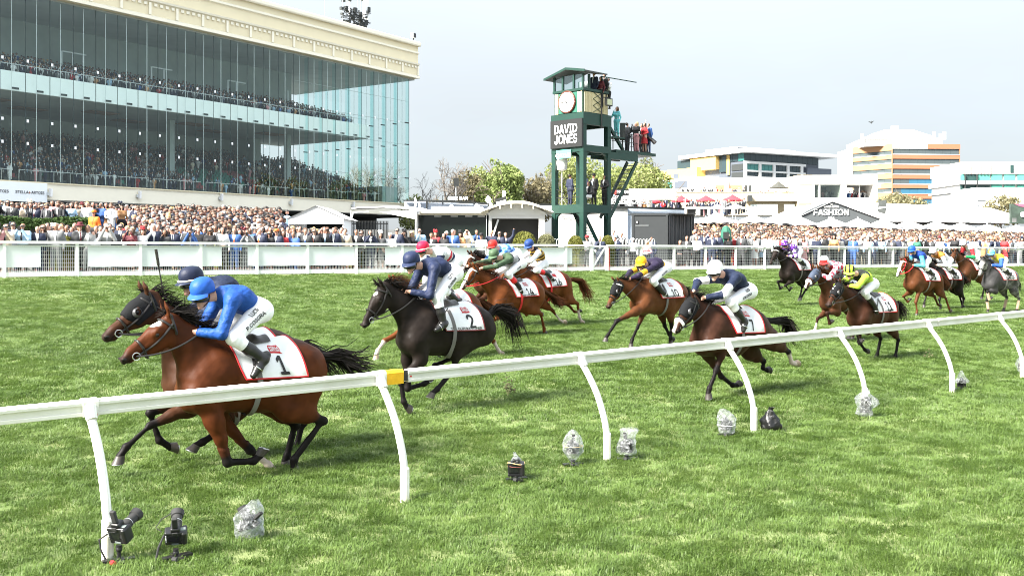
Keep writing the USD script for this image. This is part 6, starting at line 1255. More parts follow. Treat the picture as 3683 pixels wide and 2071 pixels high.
tpx('roof_band', 2921, 3156, 630, 664, 0.0, 9.9, M_tb); tpx('sill_band', 2921, 3156, 711, 760, 0.0, 9.9, M_tb); tpx('recess_wall', 2951, 3022, 664, 711, 8, .2, mat('recess_grey', (.16, .15, .13), .8)); tpx('mullion', 3090, 3093, 668, 715, .5, .1, M_wht)
for x0, x1 in ((2930, 2945), (2950, 3023)): tpx('glass', x0, x1, 664, 711, .3, .03, pane('terrace_glass', gl=.08, tcol=(.8, .84, .82)))
tpx('orange_wall', 2575, 2668, 667, 695, 8.9, .08, mat('terracotta', (.50, .20, .12), .8)); tpx('doorway_panel', 2607, 2622, 650, 692, 8.8, .08, mat('pale_door', (.6, .62, .58), .6))
for x0, x1 in ((2700, 2740), (2743, 2777), (2779, 2797), (2820, 2857)): tpx('pale_green_window', x0, x1, 735, 775, -.06, .05, mat('pale_green_glass', (.55, .62, .58), .4))
for px in (2683, 2699): tpx('folded_umbrella', px - 3, px + 4, 667, 692, 5, .6, M_dark)
tpx('roof_speaker', 2691, 2706, 703, 724, -1, .8, M_dark); tpx('balcony_rail', 2420, 2868, 690, 691.5, 1.9, .05, M_steel)
put('parasol', lathe([(.02, 1.2), (1.3, .2), (1.9, 0), (1.85, -.02)], 10), mat('dark_parasol', (.06, .06, .05), .7), tb_); UsdGeom.Xformable(stage.GetPrimAtPath(str(tb_.GetPath()) + '/parasol')).AddTranslateOp().Set(Gf.Vec3d(*map(float, at_y(2800, 677, Yt + 3))))
sp_ = thing('tall_wall_speaker', 'small grey speaker on the right end of the terrace building', 'speaker'); put('body', pxb(3160, 3169, 662, 677, Yt - 1, .5), M_steel, sp_); put('arm', pxb(3156, 3160, 668, 670, Yt - .8, .2), M_dark, sp_)
wp_ = thing('white_pergola', 'white framed pergola beside the container with dark panels', 'pergola'); Yp = 80
for x0, x1, y0, y1 in ((2463, 2554, 745, 752), (2463, 2469, 752, 790), (2504, 2509, 752, 775), (2512, 2518, 752, 775), (2546, 2554, 752, 775)): put('frame', pxb(x0, x1, y0, y1, Yp, .2), M_wht, wp_)
for x0, x1 in ((2472, 2503), (2519, 2530), (2534, 2545)): put('dark_panel', pxb(x0, x1, 753, 775, Yp + .3, .1), M_shade, wp_)
put('flag_pole', pxb(2464, 2467, 714, 745, Yp, .08), M_wht, wp_)
marquee('low white flat tent wall beside the container behind the crowd', 2495, 2655, 790, 776, 86, 5, wall=False)
# the yellow and glass office block
ob = thing('office_block', 'modern office block with a flat white roof, yellow boxes and glass storeys', 'building'); OC = np.array([110., 470., 0]); oe = np.array([46., 27., 0]); oe /= np.linalg.norm(oe)
def ofb(name, x0, x1, y0, y1, z0, z1, m): return put(name, framed(bx(x0, x1, y0, y1, z0, z1), OC, oe), m, ob)
oz = lambda py: HC + (HY - py) / (FPX / 470)
M_owin = mat('office_glass', (.035, .055, .062), .12); M_oteal = mat('office_teal_glass', (.06, .22, .20), .15); M_ofr = mat('office_white', (.72, .71, .68), .6); M_yel = mat('yellow_cladding', (.66, .46, .15), .6, var=.06, scale=.2); M_ogr = mat('office_grey', (.10, .115, .14), .5)
ofb('roof_slab', -3.5, 60, -4, 44, oz(550), oz(537), M_ofr); ofb('plant_room', 2, 42, 8, 30, oz(537), oz(521), M_ofr); 
for i in range(8): ofb('plant_louvre', 3 + 4.8 * i, 7.2 + 4.8 * i, 7.8, 7.98, oz(535), oz(524), M_ogr)
ofb('core', 0.5, 50, .5, 38, oz(760), oz(552), M_ogr)
for i in range(14): ofb('top_glazing', .2 + 3.5 * i, 3.6 + 3.5 * i, .1, .45, oz(577), oz(552), M_owin)
for i in range(4): ofb('top_side_glazing', .1, .45, .6 + 4 * i, 4.4 + 4 * i, oz(577), oz(552), M_owin if i else M_oteal)
for zr in ((579, 588), (611, 617), (633, 640), (655, 662)): ofb('floor_band', -.6, 40, -.8, .3, oz(zr[1]), oz(zr[0]), M_ofr)
for i in range(5): ofb('frame_pier', -.6 + 9.3 * i, .9 + 9.3 * i, -.78, .28, oz(760), oz(588), M_ofr)
for i in range(4):
    for j, (a_, b_) in enumerate(((588, 611), (617, 633), (640, 655))):
        for k2 in range(3): ofb('window_pane', 1.1 + 9.3 * i + 2.55 * k2, 3.5 + 9.3 * i + 2.55 * k2, .02, .25, oz(b_), oz(a_), M_oteal if (i < 2 and j == 0) else M_owin)
ofb('grey_block', 40.2, 57, -1.5, 30, oz(760), oz(592), M_ogr)
for a_, b_ in ((588, 611), (617, 640)): ofb('side_opening', .1, .45, .6, 9, oz(b_), oz(a_), M_dark)
ofb('yellow_fin', -.3, .1, 10, 12, oz(625), oz(552), M_yel); ofb('side_glazing', -.4, .1, 12.1, 17, oz(612), oz(552), M_owin); ofb('yellow_box', -2.5, 3, 17.2, 36, oz(600), oz(552), M_yel); ofb('side_window', -1.6, 3, 36.2, 47, oz(585), oz(554), M_owin); ofb('white_ledge', -2, 3, 30, 52, oz(592), oz(586), M_ofr)
ofb('yellow_lower_box', -5, 6, 28, 78, oz(625), oz(588), M_yel); ofb('lower_window', -5.2, -5.02, 56, 74, oz(629), oz(614), M_owin); ofb('lower_panel', -5.2, -5.02, 42, 46, oz(624), oz(606), M_ogr); ofb('podium', -6, 20, 18, 86, oz(650), oz(626), M_ofr)
for i in range(4): ofb('podium_window', -6.2, -6.02, 34 + 12 * i, 44 + 12 * i, oz(662), oz(636), M_ogr if i != 1 else M_oteal)
ofb('podium_base', -6, 20, 18, 86, oz(770), oz(650.5), M_ofr)
# the banded hotel
ht = thing('banded_tower_block', 'tall building with orange and grey bands and a white peaked roof', 'building'); s_ = FPX / 320
HCn = np.array([(3209 - PW / 2) / s_, 320.]); HL_ = np.array([(3066 - PW / 2) / FPX * 331.5, 331.5]); HR_ = np.array([(3453 - PW / 2) / FPX * 322, 322.]); hz = lambda py: HC + (HY - py) / s_
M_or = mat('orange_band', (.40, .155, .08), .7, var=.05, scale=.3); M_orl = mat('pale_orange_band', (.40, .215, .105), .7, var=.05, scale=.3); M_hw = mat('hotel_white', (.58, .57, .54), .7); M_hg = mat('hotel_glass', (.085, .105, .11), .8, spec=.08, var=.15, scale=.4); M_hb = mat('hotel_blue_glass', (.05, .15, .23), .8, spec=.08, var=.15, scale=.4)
def face(name, A, B_, f0, f1, z0, z1, dep, m, parent=None, proud=0.0):
    d = (B_ - A) / np.linalg.norm(B_ - A); L = np.linalg.norm(B_ - A); n = np.array([-d[1], d[0]]); q = bx(f0 * L, f1 * L, -proud, dep, z0, z1); v = np.array(q.vertices); P = A + v[:, :1] * d + v[:, 1:2] * n
    return put(name, trimesh.Trimesh(np.column_stack([P, v[:, 2]]), q.faces, process=False), m, ht)
zz2 = lambda y: 430 + y / 3.622
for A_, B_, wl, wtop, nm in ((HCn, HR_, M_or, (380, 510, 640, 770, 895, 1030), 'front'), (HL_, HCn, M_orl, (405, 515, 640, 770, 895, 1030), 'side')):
    prev = 318; 
    for k, w in enumerate(wtop):
        h_ = 68 if nm == 'front' else 48
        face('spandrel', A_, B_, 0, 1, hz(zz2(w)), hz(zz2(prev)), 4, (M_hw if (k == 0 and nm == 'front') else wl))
        face('sill', A_, B_, 0.01, .99, hz(zz2(w + h_ + 9)), hz(zz2(w + h_)), .3, M_hw, proud=.12)
        ns = 8 if nm == 'front' else 5
        for i in range(ns):
            blue = nm == 'front' and ((k == 3 and 2 <= i <= 5) or (k == 4 and 1 <= i <= 6) or k == 5)
            face('window', A_, B_, .01 + .98 * i / ns, .01 + .98 * (i + 1) / ns - .002, hz(zz2(w + h_ - .5)), hz(zz2(w + .5)), 3.5, M_hb if blue else M_hg, proud=-.25)
        face('end_pier', A_, B_, 0.0, .009, hz(zz2(w + h_)), hz(zz2(w)), 4, wl); face('end_pier', A_, B_, .991, 1.0, hz(zz2(w + h_)), hz(zz2(w)), 4, wl)
        prev = w + h_ + 9
    face('spandrel', A_, B_, 0, 1, hz(770), hz(zz2(prev)), 4, wl)
face('corner_band', HCn, HR_, .52, 1.0, hz(zz2(378)), hz(zz2(316)), .2, M_or, proud=.10)
rf_ = trimesh.creation.extrude_polygon(Polygon([HL_ + [.3, .1], HCn + [0, .3], HR_ + [-.3, .2], HR_ + [0, 14], HL_ + [4, 14]]), .25, engine='earcut'); rf_.apply_translation((0, 0, hz(521))); put('flat_roof', rf_, M_hw, ht)
cen = (HL_ + HR_) / 2 + np.array([2, 6]); put('penthouse', bx((3124 - PW / 2) / s_ + .1, (3402 - PW / 2) / s_ - .1, 322.15, 341.9, hz(522), hz(499) - .03), M_hw, ht)
ap_ = np.array([(3262 - PW / 2) / s_, 328, hz(449)]); b0 = [(3124, 497), (3402, 500)]; X0, X1 = [(p[0] - PW / 2) / s_ for p in b0]
V = [(X0, 322, hz(499)), (X1, 322, hz(499)), (X1, 342, hz(499)), (X0, 342, hz(499)), tuple(ap_ + [-4, 0, -.6]), tuple(ap_ + [5, 0, -.6]), tuple(ap_ + [5, 10, -.6]), tuple(ap_ + [-4, 10, -.6]), (ap_[0] - 10, 324, hz(468)), (ap_[0] + 12, 324, hz(472))]
put('peaked_roof', trimesh.Trimesh(V, [(0, 1, 5), (0, 5, 4), (1, 2, 6), (1, 6, 5), (2, 3, 7), (2, 7, 6), (3, 0, 4), (3, 4, 7), (4, 5, 6), (4, 6, 7)], process=False), M_hw, ht); put('roof_hatch', bx(ap_[0] - 1.2, ap_[0] + .8, 329, 331, ap_[2] - .6, ap_[2] + .8), M_hw, ht); put('core', prism([(HL_[0] + 1, 2), (HR_[0] - 1, 2), (HR_[0] - 1, hz(516)), (HL_[0] + 1, hz(516))], 334, 350), M_hw, ht)
for i, px in enumerate((3370, 3395, 3408, 3110)): put('roof_aerial', bx((px - PW / 2) / s_ - .4, (px - PW / 2) / s_ + .4, 322, 322.8, hz(500), hz(472 + 6 * (i % 2))), M_hw, ht)
# right-hand office
ro = thing('green_glass_building', 'white building with green glass bands and a ribbed upper storey at far right', 'building'); Yr = 260
def rpx(name, x0, x1, y0, y1, dy, dep, m): return put(name, pxb(x0, x1, y0, y1, Yr + dy, dep), m, ro)
M_rg = mat('green_glass', (.12, .42, .33), .15, var=.3, scale=.2); M_rgd = mat('dark_green_glass', (.03, .07, .065), .15)
rpx('upper_storey', 3462, 3760, 582, 626, 0, 20, M_hw)
for i in range(9): rpx('rib', 3464 + 12 * i, 3469 + 12 * i, 588, 626, -.25, .24, mat('pale_terracotta_rib', (.66, .46, .38), .7))
rpx('slot_window', 3634, 3646, 594, 622, -.1, .09, M_rgd)
for y0, y1 in ((650, 663), (683, 690)): rpx('floor_band', 3455, 3760, y0, y1, -.3, 20, M_hw)
for i, (x0, x1) in enumerate(((3455, 3471), (3473, 3512), (3518, 3560), (3566, 3604), (3612, 3650), (3660, 3700))):
    rpx('window', x0, x1, 628, 650, .2, .3, M_rg if i != 1 else M_rgd); rpx('window', x0, x1, 664, 683, .2, .3, M_rgd if i < 3 else M_rg)
rpx('stair_glazing', 3455, 3514, 690, 722, .2, .3, M_rgd); rpx('core', 3456, 3700, 627, 780, .6, 18, M_hw); rpx('steel_frame', 3470, 3474, 628, 722, -.4, .3, M_dark); rpx('steel_frame', 3513, 3517, 628, 722, -.4, .3, M_dark); rpx('steel_beam', 3455, 3562, 662, 666, -.5, .15, M_dark)
wb3 = thing('white_side_building', 'plain white building in front of the green glass offices', 'building'); put('wall', pxb(3515, 3760, 674, 790, 200, 12), mat('side_white', (.75, .76, .75), .7), wb3); put('low_wall', pxb(3476, 3515, 719, 790, 199, 10), mat('side_grey', (.62, .64, .63), .7), wb3); put('kerb', pxb(3515, 3545, 674, 720, 199.7, .2), mat('side_pale', (.66, .68, .67), .7), wb3)
bd = thing('flying_bird', 'small dark bird flying in the pale sky left of the orange banded tower', 'bird', at_y(3134, 441, 120)); put('body', lathe([(.01, -.18), (.06, -.05), (.05, .1), (.01, .2)], 8), M_dark, bd); put('wing', trimesh.Trimesh([(0, 0, .05), (-.42, 0, .16), (-.1, .05, -.06), (0, 0, -.05)], [(0, 1, 2), (0, 2, 3)], process=False), M_dark, bd); put('wing', trimesh.Trimesh([(0, 0, .05), (.36, 0, .22), (.1, .05, -.06), (0, 0, -.05)], [(0, 2, 1), (0, 3, 2)], process=False), M_dark, bd)
# ---------------------------------------------------------------- trees and hedges
M_bark = mat('bark', (.16, .13, .10), .9, var=.3, scale=3); M_twig = mat('bare_twigs', (.19, .17, .15), .9, var=.3, scale=2)
def leafm(name, c1, c2): return mat(name, c1, .6, col2=c2, scale=.55, trans=.3, spec=.2)
def branches(r_, base, h_, spread, depth, rad, up=.35):
    out = []
    def go(p, d, L, R_, k):
        q = p + d * L; out.append(tube([p, (p + q) / 2 + r_.normal(0, L * .05, 3), q], [R_, R_ * .85, R_ * .68], 4 if k > 1 else 7, caps=False)); 
        if k >= depth: return
        for _ in range(2 + (r_.uniform() < .55)):
            nd = d + r_.normal(0, spread, 3) + np.array([0, 0, up * .3]); nd /= np.linalg.norm(nd); go(q if r_.uniform() < .7 else (p + q) / 2, nd, L * r_.uniform(.64, .88), R_ * .66, k + 1)
    go(np.asarray(base, float), np.array([0, 0, 1.0]), h_, rad, 0); return out
def tree(name, label, px, py_top, Y, half_px, mleaf, n, seed, trunk_h=.3, leaf=.28, py_bot=None, cat_='tree', dens=.44, group=None):
    r_ = np.random.default_rng(seed); o = at_y(px, py_top, Y); g_ = gz(o[0], Y); H_ = o[2] - g_; R_ = 1.25 * half_px * Y / FPX; tr = thing(name, label, cat_, (o[0], Y, g_), group=group)
    zc_ = H_ * (1 + trunk_h) / 2; hz_ = H_ * (1 - trunk_h) / 2
    put('trunk', cat(branches(r_, (0, 0, 0), H_ * .32, .45, 4, max(.12, H_ * .022))), M_bark, tr, smooth=True)
    P = []; n = int(n * 2.4)
    while len(P) < n:
        p = r_.uniform(-1, 1, (n * 2, 3)); rad = np.linalg.norm(p, axis=1); az = np.arctan2(p[:, 1], p[:, 0]); lim = .50 + .75 * meshkit.noise(np.stack([np.cos(az) * 1.7, np.sin(az) * 1.7, p[:, 2] * 1.8], 1) + seed, seed)
        q = meshkit.fbm(p * 2.6 + seed * 1.3, 3, seed); ok = (rad < lim) & (rad > .2) & (q > dens - .12 * rad); P += list(p[ok])
    P = np.array(P[:n]) * [R_, R_ * .8, hz_] + [0, 0, zc_]
    a_, b_ = r_.normal(0, 1, (n, 3)), r_.normal(0, 1, (n, 3)); a_ /= np.linalg.norm(a_, axis=1, keepdims=True); b_ = np.cross(a_, b_); b_ /= np.linalg.norm(b_, axis=1, keepdims=True); sz = leaf * .8 * r_.uniform(.5, 1.1, (n, 1)); a_, b_ = a_ * sz, b_ * sz * .6
    V = np.stack([P - a_, P + b_, P + a_, P - b_], 1).reshape(-1, 3); i = np.arange(n)[:, None] * 4; put('crown', trimesh.Trimesh(V, np.concatenate([i + [0, 1, 2], i + [0, 2, 3]]), process=False), mleaf, tr)
    return tr
def bare(label, px, py_top, Y, seed, spread=.5, depth=7, name='bare_tree', rad=.3):
    r_ = np.random.default_rng(seed); o = at_y(px, py_top, Y); g_ = gz(o[0], Y); H_ = o[2] - g_; tr = thing(name, label, 'tree', (o[0], Y, g_)); bs = branches(r_, (0, 0, 0), H_ * .25, spread, depth, rad, up=.5); k = 5
    m = cat(bs); sc = H_ / m.bounds[1][2]; m.apply_scale(sc); put('trunk', moved(bs[0], s=sc), M_twig, tr, smooth=True); m2 = cat(bs[1:]); m2.apply_scale(sc); put('crown', m2, M_twig, tr, smooth=True)
LG = leafm('fresh_leaves', (.15, .20, .06), (.27, .33, .12)); LB = leafm('brown_olive_leaves', (.16, .145, .08), (.25, .215, .13)); LD = leafm('dark_leaves', (.10, .12, .055), (.19, .20, .09)); LY = leafm('yellow_green_leaves', (.20, .24, .075), (.31, .34, .14)); LO = leafm('olive_leaves', (.17, .165, .085), (.29, .26, .15))
bare('leafless tree with fine spreading branches behind the SIDE BAR sign', 1610, 565, 130, 11, .55, 7, rad=.34)
bare('leafless tree seen through the glass end of the grandstand', 1320, 560, 185, 12, .55, 7, rad=.34)
bare('leafless tree rising behind the brown tree beside the tower', 1930, 570, 140, 13, .45, 7, rad=.2)
bare('leafless tree at the grandstand corner with low spreading twigs', 1465, 612, 160, 14, .7, 6, rad=.16)
tree('leafy_tree', 'light green leafy tree behind the sheds, tallest of the green ones', 1805, 573, 132, 78, LG, 2600, 21, .12, .34)
tree('leafy_tree', 'yellow green leafy tree left of the tallest green tree', 1738, 592, 136, 62, LY, 1700, 22, .12, .32)
tree('brown_tree', 'brownish budding tree between the bare tree and the green trees', 1680, 602, 134, 50, LB, 1500, 23, .15, .26, dens=.47)
tree('brown_tree', 'brown leaved tree just left of the tower leg', 1930, 620, 136, 60, LB, 1700, 24, .1, .28, dens=.46)
tree('leafy_tree', 'light green tree seen between the tower legs', 2060, 548, 150, 95, LY, 2400, 25, .15, .36, dens=.46)
tree('leafy_tree', 'broad yellow green tree right of the tower ladder', 2285, 585, 140, 115, LY, 3000, 26, .08, .36)
tree('leafy_tree', 'green tree under the tower platform behind the black beer sign', 2205, 590, 146, 70, LG, 1600, 27, .1, .34)
tree('layered_conifer', 'dark flat topped conifer behind the tower platform', 2325, 549, 165, 52, LD, 1300, 28, .2, .34, dens=.46)
tree('low_bush', 'low green bushes on the skyline by the grandstand corner', 1490, 700, 150, 50, LY, 900, 29, .05, .3, cat_='bush')
tree('low_bush', 'low brown green bushes under the leafless tree', 1590, 707, 138, 70, LO, 900, 30, .05, .26, cat_='bush')
tree('olive_bush', 'wide olive brown bush in front of the orange banded tower', 3235, 690, 140, 85, LO, 2400, 31, .05, .30, cat_='bush', dens=.46)
tree('dark_bush', 'dark green bush at the right end of the olive bush', 3310, 708, 142, 28, LD, 500, 32, .05, .28, cat_='bush')
tree('scrubby_tree', 'thin olive tree in front of the plain white building at right', 3600, 694, 135, 62, LO, 1200, 33, .25, .28, dens=.50)
M_box = mat('box_leaves', (.095, .105, .022), .6, col2=(.17, .17, .04), scale=14, trans=.2, spec=.2); M_box2 = mat('grey_box_leaves', (.12, .125, .06), .6, col2=(.20, .20, .11), scale=14, trans=.2, spec=.2); M_hedge = mat('hedge_leaves', (.030, .062, .016), .6, col2=(.075, .125, .035), scale=9, trans=.2, spec=.2)
def leaves_on(P, N, sz, seed):
    r_ = np.random.default_rng(seed); n = len(P); a_ = r_.normal(0, 1, (n, 3)); a_ -= N * (a_ * N).sum(1, keepdims=True) * .5; a_ /= np.linalg.norm(a_, axis=1, keepdims=True); b_ = np.cross(a_, N + r_.normal(0, .4, (n, 3))); b_ /= np.linalg.norm(b_, axis=1, keepdims=True); s_ = sz * r_.uniform(.6, 1.2, (n, 1)); a_, b_ = a_ * s_, b_ * s_ * .6
    V = np.stack([P - a_, P + b_, P + a_, P - b_], 1).reshape(-1, 3); i = np.arange(n)[:, None] * 4; return trimesh.Trimesh(V, np.concatenate([i + [0, 1, 2], i + [0, 2, 3]]), process=False)
def ball_bush(label, px, py_top, half_px, m, seed, d=1.6):
    uu = u_at(px); p = fpos(uu, d); p = fpos(uu + d * FD[1] * -.0, d); k = (px - PW / 2) / FPX; a0 = F0 + FN * d; t_ = (k * a0[1] - a0[0]) / (FD[0] - k * FD[1]); q = a0 + FD * t_; Y = q[1]; zt = at_y(px, py_top, Y)[2]; g_ = gz(*q); R_ = half_px * Y / FPX; hgt = zt - g_
    b = thing('clipped_bush', label, 'bush', (q[0], q[1], g_)); r_ = np.random.default_rng(seed); n = 2600; v = r_.normal(0, 1, (n, 3)); v /= np.linalg.norm(v, axis=1, keepdims=True); v[:, 2] = np.abs(v[:, 2]); nn = v.copy(); sq = np.sign(v) * np.abs(v) ** .8
    P = sq * [R_, R_ * .9, hgt * .62] * (1 + .05 * (meshkit.noise(v * 5 + seed, seed) - .5))[:, None] + [0, 0, hgt * .38]; low = r_.uniform(0, 1, (500, 1)) * [[0, 0, hgt * .4]]; an_ = r_.uniform(0, 6.28, 500); P = np.vstack([P, low + np.stack([np.cos(an_) * R_, np.sin(an_) * R_ * .9, 0 * an_], 1)]); nn = np.vstack([nn, np.stack([np.cos(an_), np.sin(an_), 0 * an_], 1)])
    put('foliage', cat([leaves_on(P, nn, .045, seed), lathe([(R_ * .9, 0), (R_ * .93, hgt * .4), (R_ * .75, hgt * .8), (.05, hgt * .95)], 16)]), m, b, smooth=False)
for px, yt, hp, m, l in ((232, 844, 50, M_box, 'clipped dome bush behind the fence at left, by the red fedora man'), (805, 848, 46, M_box, 'clipped dome bush behind the fence by the orange tie man'), (1283, 856, 34, M_box, 'clipped dome bush behind the fence before the white marquee'), (1886, 834, 44, M_box, 'large clipped yellow green dome bush in front of the arched shed'), (1965, 844, 36, M_box2, 'greyish clipped dome bush beside the large yellow green one'), (2070, 850, 30, M_box, 'clipped dome bush at the foot of the tower'), (2185, 849, 26, M_box, 'small clipped dome bush right of the tower leg')):
    ball_bush(l, px, yt, hp, m, int(px))
# terrace hedge on a dark planter
hd_ = thing('terrace_hedge', 'long clipped green hedge on a dark planter along the terrace', 'hedge')
def band(u0, u1, d, z0, z1, w): 
    pts_ = []; n = int((u1 - u0) * (z1 - z0 + w) * 420); r_ = np.random.default_rng(5); u = r_.uniform(u0, u1, n); f = r_.uniform(0, z1 - z0 + w, n); top = f > (z1 - z0); P = np.array([fpos(a_, d + (max(0, b_ - (z1 - z0)) if t_ else 0)) for a_, b_, t_ in zip(u, f, top)]); P[:, 2] = np.where(top, z1, z0 + f) + r_.normal(0, .03, n) + .05 * np.sin(u * 2.1); P += (r_.normal(0, .05, n))[:, None] * FNX
    return P, np.where(top[:, None], [0, 0, 1.0], -FNX)
u0, u1 = -8.0, u_px(332, 11); hzt = 3.62
P, N = band(u0, u1, 11, hzt - .42, hzt, .8); put('foliage', cat([leaves_on(P, N, .07, 6), bar(fpos(u0, 11.45, 0) * [1, 1, 0] + [0, 0, hzt - .24], fpos(u1, 11.45, 0) * [1, 1, 0] + [0, 0, hzt - .24], .74, .40)]), M_hedge, hd_)
put('planter', bar(fpos(u0, 11.4, 0) * [1, 1, 0] + [0, 0, 2.55], fpos(u1, 11.4, 0) * [1, 1, 0] + [0, 0, 2.55], .7, 1.26), mat('dark_planter', (.025, .025, .024), .8), hd_)
P, N = band(u_px(342, 10), u_px(495, 10), 10, 2.75, 3.05, .5); h2 = thing('low_hedge', 'low sloping hedge beyond the steward, ending near the barrier rail', 'hedge'); put('foliage', leaves_on(P, N, .07, 8), M_hedge, h2); put('planter', bar(fpos(u_px(342, 10), 10.3, 0) * [1, 1, 0] + [0, 0, 2.35], fpos(u_px(495, 10), 10.3, 0) * [1, 1, 0] + [0, 0, 2.35], .5, .76), mat('dark_planter', (.025, .025, .024), .8), h2)
br_ = thing('crowd_barrier', 'pale steel crowd barrier rail below the low hedge', 'barrier'); 
for a_, b_ in [(u_px(a_, 8.5), u_px(b_, 8.5)) for a_, b_ in ((408, 500), (503, 590), (593, 676))]: put('rail', tube([fpos(a_, 8.5, .3) + [0, 0, .5], fpos(a_, 8.5, .3) + [0, 0, 1.35], fpos(b_, 8.5, .3) + [0, 0, 1.35], fpos(b_, 8.5, .3) + [0, 0, .5]], .03, 6), M_steel, br_)
# red flower bed at the foot of the fence and low white arches
fb = put('flower_bed', leaves_on(*(lambda r_, n: (np.array([fpos(a_, .5 + b_, .05 + c_) for a_, b_, c_ in zip(r_.uniform(-2, 30, n), r_.uniform(0, .5, n), r_.uniform(0, .22, n))]), np.tile([0, 0, 1.0], (n, 1))))(np.random.default_rng(9), 3600), .05, 10), mat('dark_red_bed', (.02, .035, .012), .8, col2=(.14, .03, .025), scale=9), kind='stuff', label='bed of low red and green plants along the foot of the fence', cat='flowers')
ar = thing('low_arch_edging', 'low white hooped edging fence in front of the tower and container', 'edging')
for px in list(range(1998, 2060, 12)) + list(range(2258, 2400, 12)):
    o = fpos(u_at(px) + .9, 1.9, .0); o[2] = at_y(px, 876, o[1])[2]; a_ = np.linspace(0, math.pi, 9); put('hoop', tube([o + FDX * (.09 * math.cos(q)) + np.array([0, 0, .22 * max(0, math.sin(q)) ** .5 - .1 * (q in (0, math.pi))]) for q in a_], .014, 5), M_wht, ar)
# ================================================================ PEOPLE
def person_shape(sex, pose, hat=None, h=.034):
    """meshes of a standing figure about 1.75 m tall, feet at the origin, facing -y."""
    B = Body(); m = sex == 'm'; W = .175 if m else .150
    sit = pose == 'sit'; zo = -.43 if sit else 0.0; yv = np.array([0, 1.0, 0])
    B.cap((-.06, 0, .95 + zo), (.06, 0, .95 + zo), .125, .125, .80, .06, yv, 4)
    B.cap((-.05, .0, 1.08 + zo), (.05, 0, 1.08 + zo), .115 if m else .095, None, .78, .08, yv, 2).cap((-.075, -.005, 1.28 + zo), (.075, -.005, 1.28 + zo), .135 if m else .115, None, .78, .08, yv, 2)
    if not m:
        for s in (1, -1): B.ball((.065 * s, -.085, 1.27 + zo), .055, 1, .05, yv, 2)
    B.cap((-W, .01, 1.42 + zo), (W, .01, 1.42 + zo), .062, None, .95, .06, yv, 2)
    B.cap((0, .012, 1.40 + zo), (0, -.008, 1.55 + zo), .056 if m else .045, .052 if m else .042, 1, .03, yv, 1)
    B.cap((0, .015, 1.655 + zo), (0, -.01, 1.645 + zo), .094, .090, .86, .03, (1, 0, 0), 1).cap((0, -.035, 1.60 + zo), (0, -.050, 1.555 + zo), .064, .042, .95, .03, (1, 0, 0), 1)
    B.cap((0, -.098, 1.635 + zo), (0, -.116, 1.605 + zo), .012, .017, 1, .014, yv, 1)
    for s in (1, -1): B.cap((.083 * s, .01, 1.64 + zo), (.083 * s, .005, 1.61 + zo), .018, .014, .6, .01, (1, 0, 0), 1)
    for s in (1, -1):
        S_ = np.array([W * s * 1.08, .01, 1.41 + zo]); Rr = .050 if m else .040
        E_, H_ = np.array([.25 * s, .05, 1.13 + zo]), np.array([.25 * s, -.04, .88 + zo])
        if pose in ('phone', 'bino'): E_, H_ = np.array([.27 * s, -.16, 1.20 + zo]), np.array([.075 * s, -.26, (1.50 if pose == 'phone' else 1.60) + zo])
        if pose == 'folded': E_, H_ = np.array([.25 * s, -.03, 1.14 + zo]), np.array([-.10 * s, -.20, 1.19 + .04 * s + zo])
        if pose == 'wave' and s > 0: E_, H_ = np.array([.34, -.02, 1.58 + zo]), np.array([.38, -.06, 1.86 + zo])
        if pose == 'chin' and s < 0: E_, H_ = np.array([-.25, -.14, 1.16 + zo]), np.array([-.06, -.17, 1.50 + zo])
        if pose == 'clasp': E_, H_ = np.array([.27 * s, .0, 1.15 + zo]), np.array([.05 * s, -.20, 1.04 + zo])
        if sit: E_, H_ = np.array([.26 * s, -.02, 1.15 + zo]), np.array([.08 * s, -.26, 1.02 + zo])
        B.cap(S_, E_, .062 if m else .052, Rr, 1, .05, yv, 2).cap(E_, H_, Rr, .036 if m else .030, 1, .03, yv, 2)
        d = (H_ - E_) / np.linalg.norm(H_ - E_); B.cap(H_, H_ + d * .05, .032, .036, .75, .02, yv, 3).cap(H_ + d * .05, H_ + d * .125, .034, .020, .7, .02, yv, 3)
        l = .095 if m else .085
        if sit:
            K_, A_ = np.array([l * s * 1.3, -.42, .50]), np.array([l * s * 1.3, -.40, .09]); B.cap((l * s, 0, .50), K_, .095, .07, 1, .05, yv, 4).cap(K_, A_, .066, .048, 1, .03, yv, 4)
        else: A_ = np.array([l * s * 1.12, .02, .09]); K_ = np.array([l * s * 1.08, -.01, .50]); B.cap((l * s, 0, .90), K_, .095, .065, 1, .05, yv, 4).cap(K_, A_, .064, .046, 1, .03, yv, 4)
        B.cap(A_ + [0, .03, -.04], A_ + [0, -.14, -.055], .045, .036, .9, .02, (0, 0, 1), 5)
    out = dict(body=(B.mesh(h, (1, 3, 2, 4), -.010), 1), top=(B.mesh(h, (2,), .012 if m else .004), 2), legs=(B.mesh(h, (4,), .012), 4), shoe=(B.mesh(h, (5,), .004), 5))
    if sex == 'd':                                      # a dress: skirt to the knee
        out['skirt'] = (lathe([(.11, 1.05 + zo), (.145, .95 + zo), (.20, .70 + zo), (.235, .52 + zo), (.225, .52 + zo)], 16, 1, .8), 2); out.pop('legs')
    Hh = Body(); 
    if m: Hh.cap((0, .035, 1.675 + zo), (0, .005, 1.69 + zo), .095, .090, .90, .03, (1, 0, 0), 6)
    else:
        Hh.cap((0, .035, 1.675 + zo), (0, .01, 1.69 + zo), .102, .096, .92, .03, (1, 0, 0), 6); Hh.cap((-.05, .055, 1.62 + zo), (-.07, .06, 1.42 + zo), .062, .045, .8, .04, yv, 6).cap((.05, .055, 1.62 + zo), (.07, .06, 1.42 + zo), .062, .045, .8, .04, yv, 6)
